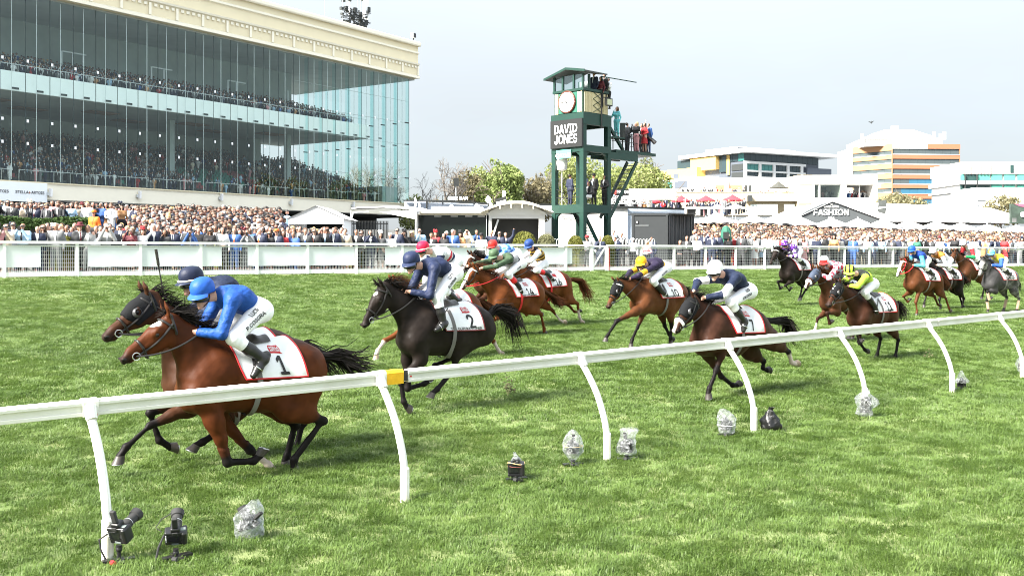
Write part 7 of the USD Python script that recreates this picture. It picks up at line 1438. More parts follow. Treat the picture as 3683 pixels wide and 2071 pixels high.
    out['hair'] = (Hh.mesh(.026, None, 0, lambda G: np.minimum(-(G[..., 1] + .035 - .55 * np.maximum(G[..., 2] - 1.67 - zo, 0) * 1.6), 9) if True else 0), 6)
    z0 = 1.655 + zo
    if hat == 'fedora': out['hat'] = (cat([moved(lathe([(.17, 0), (.175, .012), (.17, .02), (.105, .03), (.10, .09), (.085, .115), (.01, .105)], 18, .9, 1), (0, .01, z0 + .045), rx=.12)]), 7)
    if hat == 'cap': out['hat'] = (cat([moved(lathe([(.103, 0), (.106, .04), (.085, .085), (.01, .10)], 16, .9, 1), (0, .01, z0 + .035)), moved(lathe([(.09, 0), (.092, .012), (.01, .014)], 14, .85, .9), (0, -.10, z0 + .04), rx=.18)]), 7)
    if hat == 'flower':
        r_ = np.random.default_rng(2); out['hat'] = (cat([moved(trimesh.creation.icosphere(1, .055), (.03 + r_.normal(0, .045), -.01 + r_.normal(0, .03), z0 + .115 + r_.normal(0, .03))) for _ in range(7)] + [moved(lathe([(.09, 0), (.12, .01), (.01, .03)], 12), (0, 0, z0 + .08), rx=.2)]), 7)
    def patch(poly, lift):
        """polygon in (x, z) draped on the front of the clothes."""
        q = trimesh.creation.extrude_polygon(Polygon(poly), .01, engine='earcut'); v, f = trimesh.remesh.subdivide_to_size(q.vertices, q.faces, .06); P = np.stack([v[:, 0], 0 * v[:, 0], v[:, 1]], 1); ys = np.linspace(-.30, .02, 65); dd = B.distance(P[:, None] + ys[None, :, None] * yv, (1, 2, 4)); hit = np.where((dd < .013).any(1), ys[np.argmax(dd < .013, 1)], -.1); P[:, 1] = hit - lift - v[:, 2]; return trimesh.Trimesh(P, f[:, ::-1], process=False)
    if m and pose not in ('folded',):
        out['shirt_front'] = (patch([(-.055, 1.485 + zo), (.055, 1.485 + zo), (.045, 1.36 + zo), (.008, 1.14 + zo), (-.008, 1.14 + zo), (-.045, 1.36 + zo)], .001), 8); out['necktie'] = (patch([(-.022, 1.475 + zo), (.022, 1.475 + zo), (.014, 1.44 + zo), (.026, 1.20 + zo), (0, 1.15 + zo), (-.026, 1.20 + zo), (-.014, 1.44 + zo)], .008), 9)
    out['sunglasses'] = (tube([(.085 * math.sin(a), -.018 - .088 * math.cos(a), z0 - .012) for a in np.linspace(-1.25, 1.25, 9)], .020, 5, flat=(yv, .5)), 10)
    if pose in ('phone', 'bino'): out['phone' if pose == 'phone' else 'binoculars'] = ((bx(-.04, .04, -.325, -.31, 1.50, 1.64) if pose == 'phone' else cat([tube([(x, -.12, 1.645), (x, -.28, 1.645)], [.03, .038], 8) for x in (-.04, .04)])), 10)
    for k in ('body', 'top', 'legs', 'hair'):
        if k in out: mm = out[k][0]; v = np.array(mm.vertices)
    return out
SHAPES = {}
def shape(*k):
    if k not in SHAPES: SHAPES[k] = person_shape(*k)
    return SHAPES[k]
CL = dict(navy=(.014, .020, .048), black=(.012, .012, .014), charcoal=(.040, .042, .046), grey=(.16, .165, .17), lightgrey=(.34, .34, .33), beige=(.42, .35, .26), blue=(.035, .10, .30), lightblue=(.34, .50, .66), white=(.74, .74, .74), red=(.42, .025, .03), maroon=(.11, .012, .02), orange=(.70, .15, .03), tan=(.50, .26, .11), pink=(.60, .28, .30), green=(.02, .12, .08), turquoise=(.16, .55, .60), yellow=(.70, .52, .10), brown=(.11, .065, .04), hivis=(.78, .17, .015), purple=(.12, .04, .20), cream=(.66, .60, .48))
NAME = dict(charcoal='charcoal', lightgrey='light grey', lightblue='light blue', hivis='orange hi-vis')
def cm(c): return mat('fabric_' + c, CL[c], .75, var=.18, scale=18)
SK = [mat('skin_fair', (.43, .245, .18), .5), mat('skin_pink', (.40, .205, .15), .5), mat('skin_tan', (.29, .15, .095), .5), mat('skin_brown', (.17, .085, .05), .5)]
HR = dict(dark=mat('hair_dark', (.018, .013, .010), .6), brown=mat('hair_brown', (.07, .038, .02), .6), blond=mat('hair_blond', (.42, .29, .13), .6), white=mat('hair_white', (.55, .54, .52), .6), bald=None, grey=mat('hair_grey', (.20, .19, .18), .6))
PCLS = {}
def person_class(sex, pose, top, tie=None, hair='dark', skin=0, hat=None, hatc='red', legs=None, glasses=False, shirt='white'):
    key = (sex, pose, top, tie, hair, skin, hat, hatc, legs, glasses, shirt)
    if key in PCLS: return PCLS[key]
    c = clsprim('person'); S_ = shape(sex, pose, hat); legs = legs or (top if sex == 'm' and top not in ('white', 'lightblue', 'pink', 'hivis') else 'black')
    MM = {1: SK[skin], 2: cm(top), 4: cm(legs) if sex != 'd' else SK[skin], 5: mat('shoe_leather', (.02, .015, .012), .4), 6: HR[hair], 7: cm(hatc), 8: cm(shirt), 9: cm(tie) if tie else None, 10: M_lens}
    NM = dict(top='jacket' if sex == 'm' else 'dress_top', legs='trousers' if sex == 'm' else 'tights')
    for k, (me, z) in S_.items():
        if MM.get(z) is None or (k == 'sunglasses' and not glasses) or (k == 'hair' and hat in ('fedora', 'cap') and sex == 'm' and hair == 'bald') or (k == 'shirt_front' and tie is None and shirt == top): continue
        usdkit.mesh(stage, f'{c}/{NM.get(k, k)}', me, MM[z], smooth=True if k not in ('hat', 'phone', 'skirt') else 40)
    PCLS[key] = c; return c
def describe(sex, pose, top, tie=None, hair='dark', skin=0, hat=None, hatc='red', legs=None, glasses=False, shirt='white'):
    w = 'man' if sex == 'm' else 'woman'; t_ = NAME.get(top, top); g_ = {'m': 'jacket' if top not in ('white', 'lightblue', 'pink', 'turquoise') else 'shirt', 'f': 'top', 'd': 'dress'}[sex]
    s = f"{hair + ' haired ' if hair in ('white', 'blond', 'grey') else 'bald ' if hair == 'bald' else ''}{w} in {t_} {g_}"
    if tie and tie not in ('black',): s += f' and {NAME.get(tie, tie)} tie'
    if hat: s += f", {NAME.get(hatc, hatc)} {'flower headpiece' if hat == 'flower' else hat}"
    elif pose in ('phone', 'bino', 'wave', 'folded'): s += {'phone': ', phone raised', 'bino': ', binoculars raised', 'wave': ', one arm up', 'folded': ', arms folded'}[pose]
    elif glasses: s += ', sunglasses'
    return s
def place_person(spec, loc, rot, label=None, group=None, scale=1.0, tail=''):
    c = person_class(**spec); l = label or (describe(**spec) + tail); return copy_of(c, 'person', loc, rot, scale, l, 'person', group)
face_cam = lambda p: math.atan2(p[1], p[0]) - math.pi / 2          # figures face -y at rotation 0: turn them to look at the camera
pr_ = np.random.default_rng(42)
def P_(sex, pose, top, tie=None, hair='dark', skin=0, **k): return dict(sex=sex, pose=pose, top=top, tie=tie, hair=hair, skin=skin, **k)
FRONT = [(-8, P_('m', 'stand', 'pink')), (23, P_('m', 'phone', 'beige', 'black', glasses=True)), (47, P_('m', 'stand', 'navy', glasses=True), 1.1), (82, P_('m', 'phone', 'lightblue', 'black', 'bald', 2, glasses=True)), (134, P_('m', 'stand', 'navy', None, 'bald')), (155, P_('f', 'stand', 'black', None, 'brown', glasses=True), .5), (170, P_('m', 'stand', 'navy', 'black'), 1.0), (202, P_('m', 'stand', 'grey', None, 'bald', 2)), (217, P_('m', 'stand', 'black', None, 'grey'), 2.2), (224, P_('f', 'stand', 'brown', None, 'brown'), .6), (240, P_('m', 'stand', 'navy', 'navy', 'dark', 2), .5), (268, P_('m', 'stand', 'white', None, 'brown'), 1.5),
 (288, P_('m', 'stand', 'charcoal', 'maroon', hat='fedora', hatc='maroon')), (314, P_('m', 'stand', 'lightgrey', None, 'dark', 2)), (335, P_('f', 'stand', 'white', None, 'brown')), (361, P_('m', 'stand', 'black', None), .6), (384, P_('m', 'bino', 'lightgrey', None, 'white', 1, glasses=True)), (406, P_('m', 'stand', 'charcoal', 'black', 'dark', 2, glasses=True)), (433, P_('m', 'stand', 'navy', 'blue', glasses=True), 1.0), (447, P_('f', 'stand', 'white', None, 'dark', 2), .2), (471, P_('d', 'bino', 'maroon', None, 'brown')), (514, P_('f', 'wave', 'white', None, 'brown', hat='flower', hatc='red')), (552, P_('m', 'stand', 'navy', None, 'white', 1)), (568, P_('m', 'stand', 'charcoal', 'black'), 1.2), (592, P_('f', 'chin', 'charcoal', None, 'dark', 2)), (621, P_('m', 'stand', 'navy', 'navy', 'grey', 1, hat='cap', hatc='lightgrey', glasses=True)), (652, P_('m', 'stand', 'charcoal', 'black', 'bald', 1)),
 (682, P_('m', 'bino', 'blue', None, 'dark', 2)), (714, P_('m', 'folded', 'black', None, 'brown'), .9), (755, P_('f', 'stand', 'black', None, 'brown', 2, glasses=True)), (775, P_('m', 'stand', 'charcoal', 'black', 'dark', 3), 1.0), (800, P_('f', 'stand', 'white', None, 'dark', 0)), (842, P_('m', 'stand', 'blue', 'orange', 'brown')), (862, P_('f', 'stand', 'orange', None, 'dark'), 1.2), (889, P_('m', 'phone', 'grey', None, 'dark', 2)), (935, P_('m', 'stand', 'navy', 'orange', 'grey', 1)), (968, P_('d', 'stand', 'black', None, 'brown', glasses=True)), (995, P_('m', 'stand', 'navy', None, 'brown', 1, hat='cap', hatc='orange')), (1018, P_('f', 'stand', 'red', None, 'brown')), (1036, P_('m', 'stand', 'navy', 'black'), 1.0), (1055, P_('m', 'folded', 'blue', None, 'dark', 2)), (1078, P_('m', 'stand', 'charcoal', 'black'), .8), (1098, P_('m', 'stand', 'charcoal', 'blue', 'brown', 1)), (1130, P_('m', 'stand', 'black', 'orange', glasses=True)), (1167, P_('m', 'stand', 'black', 'lightblue', 'brown', 1)), (1200, P_('m', 'chin', 'navy', None, 'bald', 1)),
 (1241, P_('m', 'stand', 'beige', 'black', 'brown')), (1281, P_('m', 'stand', 'black', None, 'dark', 2)), (1299, P_('m', 'stand', 'white', None, glasses=True, hair='brown'), .4), (1331, P_('m', 'phone', 'navy', None)), (1369, P_('d', 'stand', 'charcoal', None, 'dark', 0, hat='flower', hatc='white')), (1403, P_('m', 'folded', 'white', None, 'white', 1)), (1428, P_('m', 'stand', 'navy', 'black', glasses=True)), (1455, P_('f', 'bino', 'black', None, 'dark', hat='flower', hatc='black')), (1481, P_('f', 'stand', 'black', None, 'blond', glasses=True)), (1509, P_('m', 'chin', 'lightblue', None, glasses=True)), (1551, P_('m', 'stand', 'black', 'black', 'brown', 2)), (1567, P_('f', 'stand', 'red', None, 'brown', hat='flower', hatc='red'), .9), (1596, P_('f', 'clasp', 'black', None, 'dark')), (1605, P_('m', 'stand', 'charcoal', 'black', 'white', 1), 1.1), (1628, P_('m', 'stand', 'blue', None, 'grey', 1)), (1634, P_('m', 'stand', 'grey', None, 'brown'), 1.3), (1656, P_('d', 'stand', 'tan', None, 'brown', hat='flower', hatc='black')), (1678, P_('m', 'bino', 'cream', None, 'bald', 1, glasses=True), .5), (1714, P_('m', 'chin', 'blue', None, 'dark', 2), .8), (1731, P_('m', 'stand', 'white', None, 'dark', 2, hat='cap', hatc='black')),
 (1767, P_('m', 'folded', 'navy', None, 'blond', 1)), (1796, P_('m', 'stand', 'navy', 'black', glasses=True)), (1818, P_('m', 'wave', 'navy', None, 'brown')), (2111, P_('m', 'clasp', 'grey', None, 'brown', 1, hat='cap', hatc='red'), 1.0), (2158, P_('m', 'chin', 'navy', None, 'brown', 1), .3), (2213, P_('m', 'clasp', 'navy', None, 'grey', 1, hat='cap', hatc='lightblue'), .5), (2206, P_('m', 'stand', 'charcoal', None), 2.5), (2236, P_('m', 'stand', 'black', None, 'bald', 2), 1.8), (2275, P_('m', 'stand', 'white', None, 'white', 1), 1.6), (2326, P_('f', 'clasp', 'pink', None, 'blond'), .8), (2343, P_('m', 'stand', 'navy', None, 'bald', 3), 1.3), (2446, P_('f', 'stand', 'charcoal', None, 'brown'), 1.0), (2470, P_('m', 'stand', 'black', None, 'brown', 1), .7), (2505, P_('m', 'clasp', 'white', None, 'brown'), 1.2), (2532, P_('m', 'stand', 'navy', 'black', glasses=True), 2.0), (2561, P_('m', 'stand', 'cream', None, 'brown', 1), 1.2), (2584, P_('f', 'stand', 'charcoal', None, 'dark'), 1.0), (2632, P_('m', 'clasp', 'red', None, 'brown', 1), .9), (2660, P_('f', 'stand', 'red', None, 'dark', 1), 1.0), (2690, P_('m', 'stand', 'lightblue', None, 'brown'), 1.0), (2718, P_('m', 'stand', 'grey', None, 'grey', 1), .8)]
DROP = {47: .0, 447: .35, 592: .15, 682: .12, 1055: .22, 1098: .10, 1403: .12, 1551: .22, 1731: .25, 1299: .2, 2111: .3, 2158: .25, 2213: .25, 2326: .45, 2343: .3, 2275: .35, 2446: .5, 2470: .25, 2505: .3, 889: .15, 995: .12, 335: .2, 224: .1, 471: .1, 314: .12}
n_ind = 0
def front_pos(px, d):
    uu = u_px(px, d); q = F0 + FD * uu + FN * d; return np.array([q[0], q[1], gz(*q)])
nm_x = lambda px: 'beside the far left banner' if px < 150 else 'behind the leading pair' if px < 330 else 'behind the long banner' if px < 800 else 'left of the white marquee' if px < 1040 else 'in front of the white marquee' if px < 1240 else 'in front of the black palings' if px < 1490 else 'in front of the dark glazed shed' if px < 1760 else 'in front of the arched shed' if px < 1850 else 'at the foot of the tower' if px < 2190 else 'between tower and container' if px < 2260 else 'in front of the container' if px < 2500 else 'right of the container'
used = {}; rows_ = []
for it in FRONT:
    px, spec = it[0], it[1]; d = 1.0 + (it[2] if len(it) > 2 else 0); p = front_pos(px, d); p[2] -= DROP.get(px, 0) * .6
    s_ = pr_.uniform(.96, 1.05) * (.95 if spec['sex'] != 'm' else 1.0); rows_.append((spec, p, s_, px))
for spec, p, s_, px in rows_:
    l = describe(**spec) + ' ' + nm_x(px); used.setdefault(l, []).append((spec, p, s_))
for l, L in used.items():
    for spec, p, s_ in L: place_person(spec, p, face_cam(p) + pr_.uniform(-.5, .2), label=' '.join(l.split()[:14]), group=l if len(L) > 1 else 'spectators along the white fence', scale=s_); n_ind += 1
# a pool of ordinary spectators for the rows behind
tops_m = ['navy', 'navy', 'black', 'charcoal', 'grey', 'blue', 'white', 'lightblue', 'navy', 'beige', 'charcoal']; tops_f = ['black', 'white', 'red', 'pink', 'tan', 'charcoal', 'lightblue', 'green', 'cream']
POOL = []
for i in range(48):
    if i % 3 < 2: POOL.append(P_('m', ['stand', 'stand', 'folded', 'stand', 'phone'][i % 5], tops_m[i % len(tops_m)], [None, 'black', 'navy', 'maroon', None, 'blue'][i % 6], ['dark', 'brown', 'bald', 'grey', 'blond', 'brown'][i % 6], [0, 1, 1, 2, 0, 1, 3][i % 7], glasses=i % 4 == 1))
    else: POOL.append(P_(['f', 'd'][i % 2], ['stand', 'chin', 'stand'][i % 3], tops_f[(i // 3) % len(tops_f)], None, ['brown', 'blond', 'dark'][i % 3], [0, 1, 0, 2][i % 4], glasses=i % 5 == 2, **(dict(hat='flower', hatc=['black', 'white', 'cream', 'navy', 'pink', 'maroon', 'red'][i % 7]) if i % 4 == 2 else {})))
stew = front_pos(338, 10.2); place_person(P_('m', 'stand', 'hivis', None, 'brown', 1, hat='cap', hatc='hivis', legs='black', shirt='orange'), np.array([stew[0], stew[1], HC + (HY - 756) / (FPX / stew[1]) - 1.78]), face_cam(stew) - .6, label='steward in orange hi-vis jacket and cap standing beside the hedge end', group=None); n_ind += 1
def crowd(label_tail, group, places, first):
    """places: list of (point, row) nearest first; the first ones are persons of their own, grouped by look-alike labels."""
    global n_ind; seen = {}; out = []
    for i, p in enumerate(places[:first]): j = i % len(POOL) if i < len(POOL) else int(pr_.integers(0, len(POOL))); l = ' '.join((describe(**POOL[j]) + label_tail).split()[:15]); seen.setdefault(l, []).append((j, p))
    for l, L in seen.items():
        for j, p in L: place_person(POOL[j], p, face_cam(p) + pr_.uniform(-.6, .3), label=l, group=(l if len(L) > 1 else group), scale=pr_.uniform(.92, 1.05)); n_ind += 1
    return places[first:]
# second and third rows on the left, among the front people
pl = []
for d in (2.6, 3.4, 4.3, 5.2):
    for px in np.arange(-20, 1240, 15 if d < 4 else 20):
        if pr_.uniform() < (.22 if px < 330 else .50): p = front_pos(px + pr_.uniform(-8, 8), d + pr_.uniform(-.3, .3)); pl.append(p)
# terrace behind the hedge
for d in np.arange(6.0, 13.2, 1.05):
    for px in np.arange(470 + (d > 9) * 30, 1030, 17):
        if pr_.uniform() < .85: pl.append(front_pos(px + pr_.uniform(-7, 7), d + pr_.uniform(-.3, .3)))
ter = []
for d in np.arange(13.2, 46, 1.25):
    for px in np.arange(-60, 1010, 21 - (d - 13) * .22):
        q = front_pos(px + pr_.uniform(-5, 5), d + pr_.uniform(-.3, .3)); tq = (q[:2] - SA) @ SI
        if tq < 5.5 and pr_.uniform() < .88: ter.append(q)
ter = [q for q in ter if not (q[1] < 56 and (q[0] > at_y(1035, 0, q[1])[0]))]
rest1 = crowd(' standing behind the front row', 'spectators behind the front row at the fence', pl, 78)
near = [q for q in ter if fence_d(q[:2]) < 15.2]; far = [q for q in ter if fence_d(q[:2]) >= 15.2]; pr_.shuffle(near)
rest2 = crowd(' on the terrace behind the hedge', 'spectators on the terrace behind the hedge', near, 62) + far
# lawn on the right
lawn = []
for d in np.arange(1.2, 46, .80):
    ua, ub = u_px(2500 + 60 * (d < 6), d), u_px(3720, d)
    for uu in np.arange(ua, ub, .62):
        if pr_.uniform() < .86: q = F0 + FD * (uu + pr_.uniform(-.2, .2)) + FN * (d + pr_.uniform(-.25, .25)); lawn.append(np.array([q[0], q[1], gz(*q)]))
rest3 = crowd(' in the packed lawn crowd at right', 'spectators in the lawn crowd right of the container', lawn, 60)
# people on the tower
TW = [('m', 'stand', 'navy', 'man in dark suit inside the tower cabin', (.75, .30, 11.0), dict(hair='grey', skin=1)), ('f', 'stand', 'maroon', 'woman in dark red at the tower cabin opening', (1.05, .55, 10.75), dict(hair='dark', skin=1)), ('m', 'stand', 'black', 'man in black suit and white shirt standing on the clock storey roof deck', (1.0, .95, 10.95), dict(hair='dark', tie='black', skin=2)), ('m', 'phone', 'white', 'cameraman in white aiming a camera from the top of the tower', (1.05, 1.25, 10.72), dict(hair='brown', skin=1)),
 ('f', 'chin', 'turquoise', 'woman in pale turquoise trouser suit on the tower side stair', (1.0, 2.15, 9.1), dict(hair='brown', skin=1, legs='turquoise')), ('f', 'stand', 'black', 'blond woman in black jacket and pale skirt on the tower platform', (1.05, 4.05, 8.34), dict(hair='blond', skin=0, legs='pink')), ('m', 'stand', 'charcoal', 'dark haired man at the back of the tower platform', (.35, 4.0, 8.34), dict(hair='dark', skin=1)), ('d', 'clasp', 'red', 'woman in red dress on the tower platform', (1.12, 4.75, 8.34), dict(hair='dark', skin=0)), ('f', 'wave', 'white', 'dark haired woman in white pointing out from the platform', (.7, 5.0, 8.34), dict(hair='dark', skin=1, legs='charcoal')), ('m', 'phone', 'charcoal', 'man in charcoal filming from the middle of the tower platform', (.75, 4.35, 8.34), dict(hair='brown', skin=1)), ('m', 'stand', 'blue', 'man in blue suit standing at the right end of the tower platform', (1.0, 5.3, 8.34), dict(hair='brown', skin=1)),
 ('m', 'stand', 'navy', 'man in navy suit with his back turned on the tower lower deck', (-.05, -.95, 4.86), dict(hair='dark', skin=1)), ('m', 'stand', 'black', 'man in black hat and overcoat on the tower lower deck', (.95, .05, 4.86), dict(hair='dark', skin=1, hat='fedora', hatc='black', tie='lightblue')), ('m', 'clasp', 'black', 'tall man in long black coat on the right of the lower deck', (1.0, 1.0, 4.86), dict(hair='grey', skin=1)), ('m', 'sit', 'black', 'seated rider in black jacket and white breeches on the lower deck', (1.05, -.55, 4.86), dict(hair='dark', skin=1, legs='white')), ('m', 'folded', 'navy', 'man in navy jacket pointing across the lower deck', (.55, -.35, 4.86), dict(hair='brown', skin=1))]
for sx_, po, top, l, (x, y, z), kw in TW:
    p = tworld(x, y, z); tie = kw.pop('tie', None); place_person(P_(sx_, po, top, tie, **kw), p, face_cam(p) + (-.7 if 'back' not in l else 2.2), label=l, group='people on the judging tower', scale=1.08); n_ind += 1
put('stair_landing', bx(.7, 1.4, Hh_ + .2, Hh_ + 1.35, 9.0, 9.08), M_green, tw); put('extended_platform', bx(-.3, Hh_ + .1, PY1 + .003, PY1 + .6, 8.16, 8.34), M_green, tw)
# television cameraman
tc_ = front_pos(2611, 1.6); tvp = thing('covered_tv_camera', 'television camera under a dark green rain cover on a tripod right of the container', 'camera', tc_, face_cam(tc_)); put('rain_cover', lathe([(.02, 2.18), (.16, 2.12), (.26, 1.9), (.30, 1.5), (.24, 1.2), (.05, 1.15)], 9, 1, 1.1), cm('green'), tvp, smooth=30); put('viewfinder_hood', bx(-.14, .14, -.42, -.2, 1.5, 1.85), M_sign, tvp); put('tripod', cat([tube([(0, 0, 1.2), (.3 * math.cos(a), .3 * math.sin(a), 0)], .035, 6) for a in (.5, 2.6, 4.7)]), M_sign, tvp)
# ---- the far crowd: simple figures, three masses
FSK = [mat('crowd_skin_fair', (.28, .15, .105), .6), mat('crowd_skin_pink', (.25, .12, .085), .6), mat('crowd_skin_tan', (.19, .095, .06), .6)]
def simple(top, skin, hair, sit=False):
    z = 0.0 if not sit else -.35; b = lathe([(.10, .05), (.13, .5), (.17, .95), (.20, 1.3), (.19, 1.40), (.06, 1.47)], 8, 1.1, .62); hd = moved(trimesh.creation.icosphere(1, .095), (0, -.012, 1.60)); hr = moved(trimesh.creation.icosphere(1, .107), (0, .016, 1.668)); am = cat([tube([(.22 * s, 0, 1.37), (.26 * s, -.05, 1.1), (.14 * s, -.18, 1.05)], [.06, .05, .045], 5) for s in (1, -1)]); sh = trimesh.Trimesh([(-.05, -.125, 1.44), (.05, -.125, 1.44), (0, -.135, 1.12)], [(0, 2, 1)], process=False)
    L = [('coat', moved(cat([b, am]), (0, 0, z)), cm(top), True), ('head', moved(hd, (0, 0, z)), FSK[skin], True), ('shirt', moved(sh, (0, 0, z)), cm('white'), False)]
    if hair: L.append(('hair', moved(hr, (0, 0, z)), HR[hair], True))
    return L
PROT = [simple(*a) for a in (('navy', 1, 'dark'), ('black', 0, 'brown'), ('charcoal', 1, 'brown'), ('grey', 1, 'grey'), ('blue', 0, 'dark'), ('white', 0, 'brown'), ('lightblue', 1, 'dark'), ('black', 0, 'blond'), ('pink', 0, 'brown'), ('red', 0, 'dark'), ('navy', 1, None), ('tan', 1, 'brown'), ('cream', 0, 'white'), ('charcoal', 2, 'dark'), ('navy', 0, 'brown'), ('black', 1, 'dark'))]
PRW = np.array([4, 4, 4, 2, 1, 1.1, .8, 1.6, .5, .5, 2, .5, .5, 2, 4, 4.]); PRW /= PRW.sum()
def mass(name, label, pts, yaw=None, sc=(.92, 1.06), w=PRW):
    pts = np.array(pts); n = len(pts); yw = np.arctan2(pts[:, 1], pts[:, 0]) - math.pi / 2 + pr_.uniform(-.5, .5, n) if yaw is None else yaw + pr_.uniform(-.5, .5, n)
    instancer(name, PROT, pts, pr_.choice(len(PROT), n, p=w), yw, pr_.uniform(*sc, n), label=label, cat='crowd')
mass('terrace_crowd', 'dense crowd of spectators filling the terrace up to the grandstand', rest1 + rest2)
WL = np.array([1.2, 1, 1, 1, .5, 2, 1, 2, 1.6, .5, 1.6, 1.2, 1.4, 1, 1, 1.]); WL /= WL.sum(); mass('lawn_crowd', 'dense crowd of spectators on the lawn below the white umbrellas', rest3, w=WL)
seats, folk = [], []
for k in range(15):
    q = 1.4 + 1.12 * k + .55
    for t in np.arange(T0, T1 - 3.6 - .22 * k, .58):
        emp = (meshkit.noise(np.array([[t * .16, k * .30, 3.3]]), 5)[0]); gap = 26 < t < 40 and k < 8 and emp > .30
        if pr_.uniform() < (.25 if gap else .93): folk.append((*sp(t + pr_.uniform(-.12, .12), q + pr_.uniform(-.1, .1), 9.25 + .40 * k)[:3], k))
        else: seats.append((*sp(t, q + .1, 9.25 + .40 * k), int(t // 3 % 4 == 0)))
syaw = math.atan2(SD[1], SD[0])
fp = np.array([f[:3] for f in folk]); fp[:, 2] -= np.where(pr_.uniform(0, 1, len(fp)) < .55, .34, 0)
mass('grandstand_crowd', 'seated and standing crowd filling the lower tier behind the glass', fp, yaw=syaw - .25)
up = [sp(t + pr_.uniform(-.12, .12), 1.0 + 1.3 * k + .6, 19.6 + .42 * k) for k in range(7) for t in np.arange(T0, xe - 1.2 - .8 * k, .55) if pr_.uniform() < .86]
mass('balcony_crowd', 'crowd standing along the upper balcony behind the glass', up, yaw=syaw - .25)
se = [('seat', cat([bx(-.22, .22, -.2, .2, .38, .43), bx(-.22, .22, .17, .22, .43, .82)]), mat('green_seat', (.015, .12, .09), .5), False)]; se2 = [('seat', se[0][1], mat('maroon_seat', (.16, .03, .035), .5), False)]
instancer('tier_seats', [se, se2], np.array([s[:3] for s in seats]), [s[3] for s in seats], np.full(len(seats), syaw), label='green and maroon empty seats in the lower tier', cat='seats')
# terraces of the far buildings
bar_ppl = [at_y(px, 771, 124) + [0, pr_.uniform(-4, 4), pr_.uniform(-.25, .1)] for px in np.arange(2340, 2660, 5.5)] + [at_y(px, 769, 75) + [0, pr_.uniform(0, 2), pr_.uniform(-.05, .05)] for px in np.arange(2200, 2345, 8)]
mass('bar_terrace_crowd', 'crowd of drinkers standing under the red umbrellas', bar_ppl, w=WL)
roof_ppl = [at_y(px + pr_.uniform(-4, 4), 722, 172.9 + pr_.uniform(0, 2)) for px in np.arange(2735, 2866, 10) if pr_.uniform() < .7] + [at_y(px, 722, 176) for px in (2935, 2960, 2972, 2986, 3000, 3012)] + [at_y(px, 724, 175) for px in np.arange(3050, 3140, 6)] + [at_y(px + pr_.uniform(-6, 6), 709, 175.2 + pr_.uniform(0, 2)) for px in np.arange(2440, 2680, 11) if pr_.uniform() < .6]
mass('building_terrace_crowd', 'people standing on the white building terraces and in its openings', roof_ppl, w=WL)
print('individual people', n_ind)
# ================================================================ REMOTE CAMERAS in the grass
M_cam = mat('camera_black', (.013, .013, .014), .35, var=.3, scale=60); M_camd = mat('camera_rubber', (.020, .020, .020), .8)
M_lcd = mat('camera_screen', (.008, .009, .010), .06); M_lcdg = mat('grey_display', (.16, .19, .18), .2); M_orange = mat('orange_clamp', (.5, .15, .02), .5)
M_bag = usdkit.material(stage, '/World/Looks/clear_plastic_bag', {'g': ('geometry', {}), 'n': ('noise_texture', {'scale': 38.0, 'detail': 4.0, 'distortion': 1.5}), 'n2': ('noise_texture', {'scale': 16.0, 'detail': 2.0, 'distortion': 2.0}), 'b': ('bump', {'strength': 1.0, 'distance': .03}), 't': ('transparent_bsdf', {'color': (.86, .88, .88)}), 'gl': ('principled_bsdf', {'base_color': (.54, .56, .57), 'roughness': .26, 'specular_ior_level': .8}), 'r': ('rgb_ramp', {'ramp': [(.36, (.10, .10, .10)), (.54, (.24, .24, .24)), (.70, (.62, .62, .62))]}), 'm': ('mix_closure', {})},
    [('g.position', 'n.vector'), ('g.position', 'n2.vector'), ('n.fac', 'b.height'), ('b.normal', 'gl.normal'), ('n2.fac', 'r.fac'), ('r.color', 'm.fac'), ('t.BSDF', 'm.closure1'), ('gl.BSDF', 'm.closure2')], surface='m.closure')
M_bagk = mat('black_plastic_bag', (.006, .006, .0065), .42, bump=.6, bscale=22, var=.3, scale=30)
def rbox(x0, x1, y0, y1, z0, z1, r=.008): 
    import manifold3d as mf
    r = min(r, (x1 - x0) / 2.1, (y1 - y0) / 2.1, (z1 - z0) / 2.1); pts = []
    for x in (x0 + r, x1 - r):
        for y in (y0 + r, y1 - r):
            for z in (z0 + r, z1 - r): pts.append(np.array(mf.Manifold.sphere(r, 12).to_mesh().vert_properties[:, :3]) + [x, y, z])
    return trimesh.convex.convex_hull(np.vstack(pts))
def ground_at(px, py):
    d = np.array([(px - PW / 2) / FPX, 1.0, -(py - HY) / FPX]); t = HC / -d[2]
    for _ in range(20): t = (HC - gz(*(d[:2] * t))) / -d[2]
    return np.array([d[0] * t, d[1] * t, gz(*(d[:2] * t))])
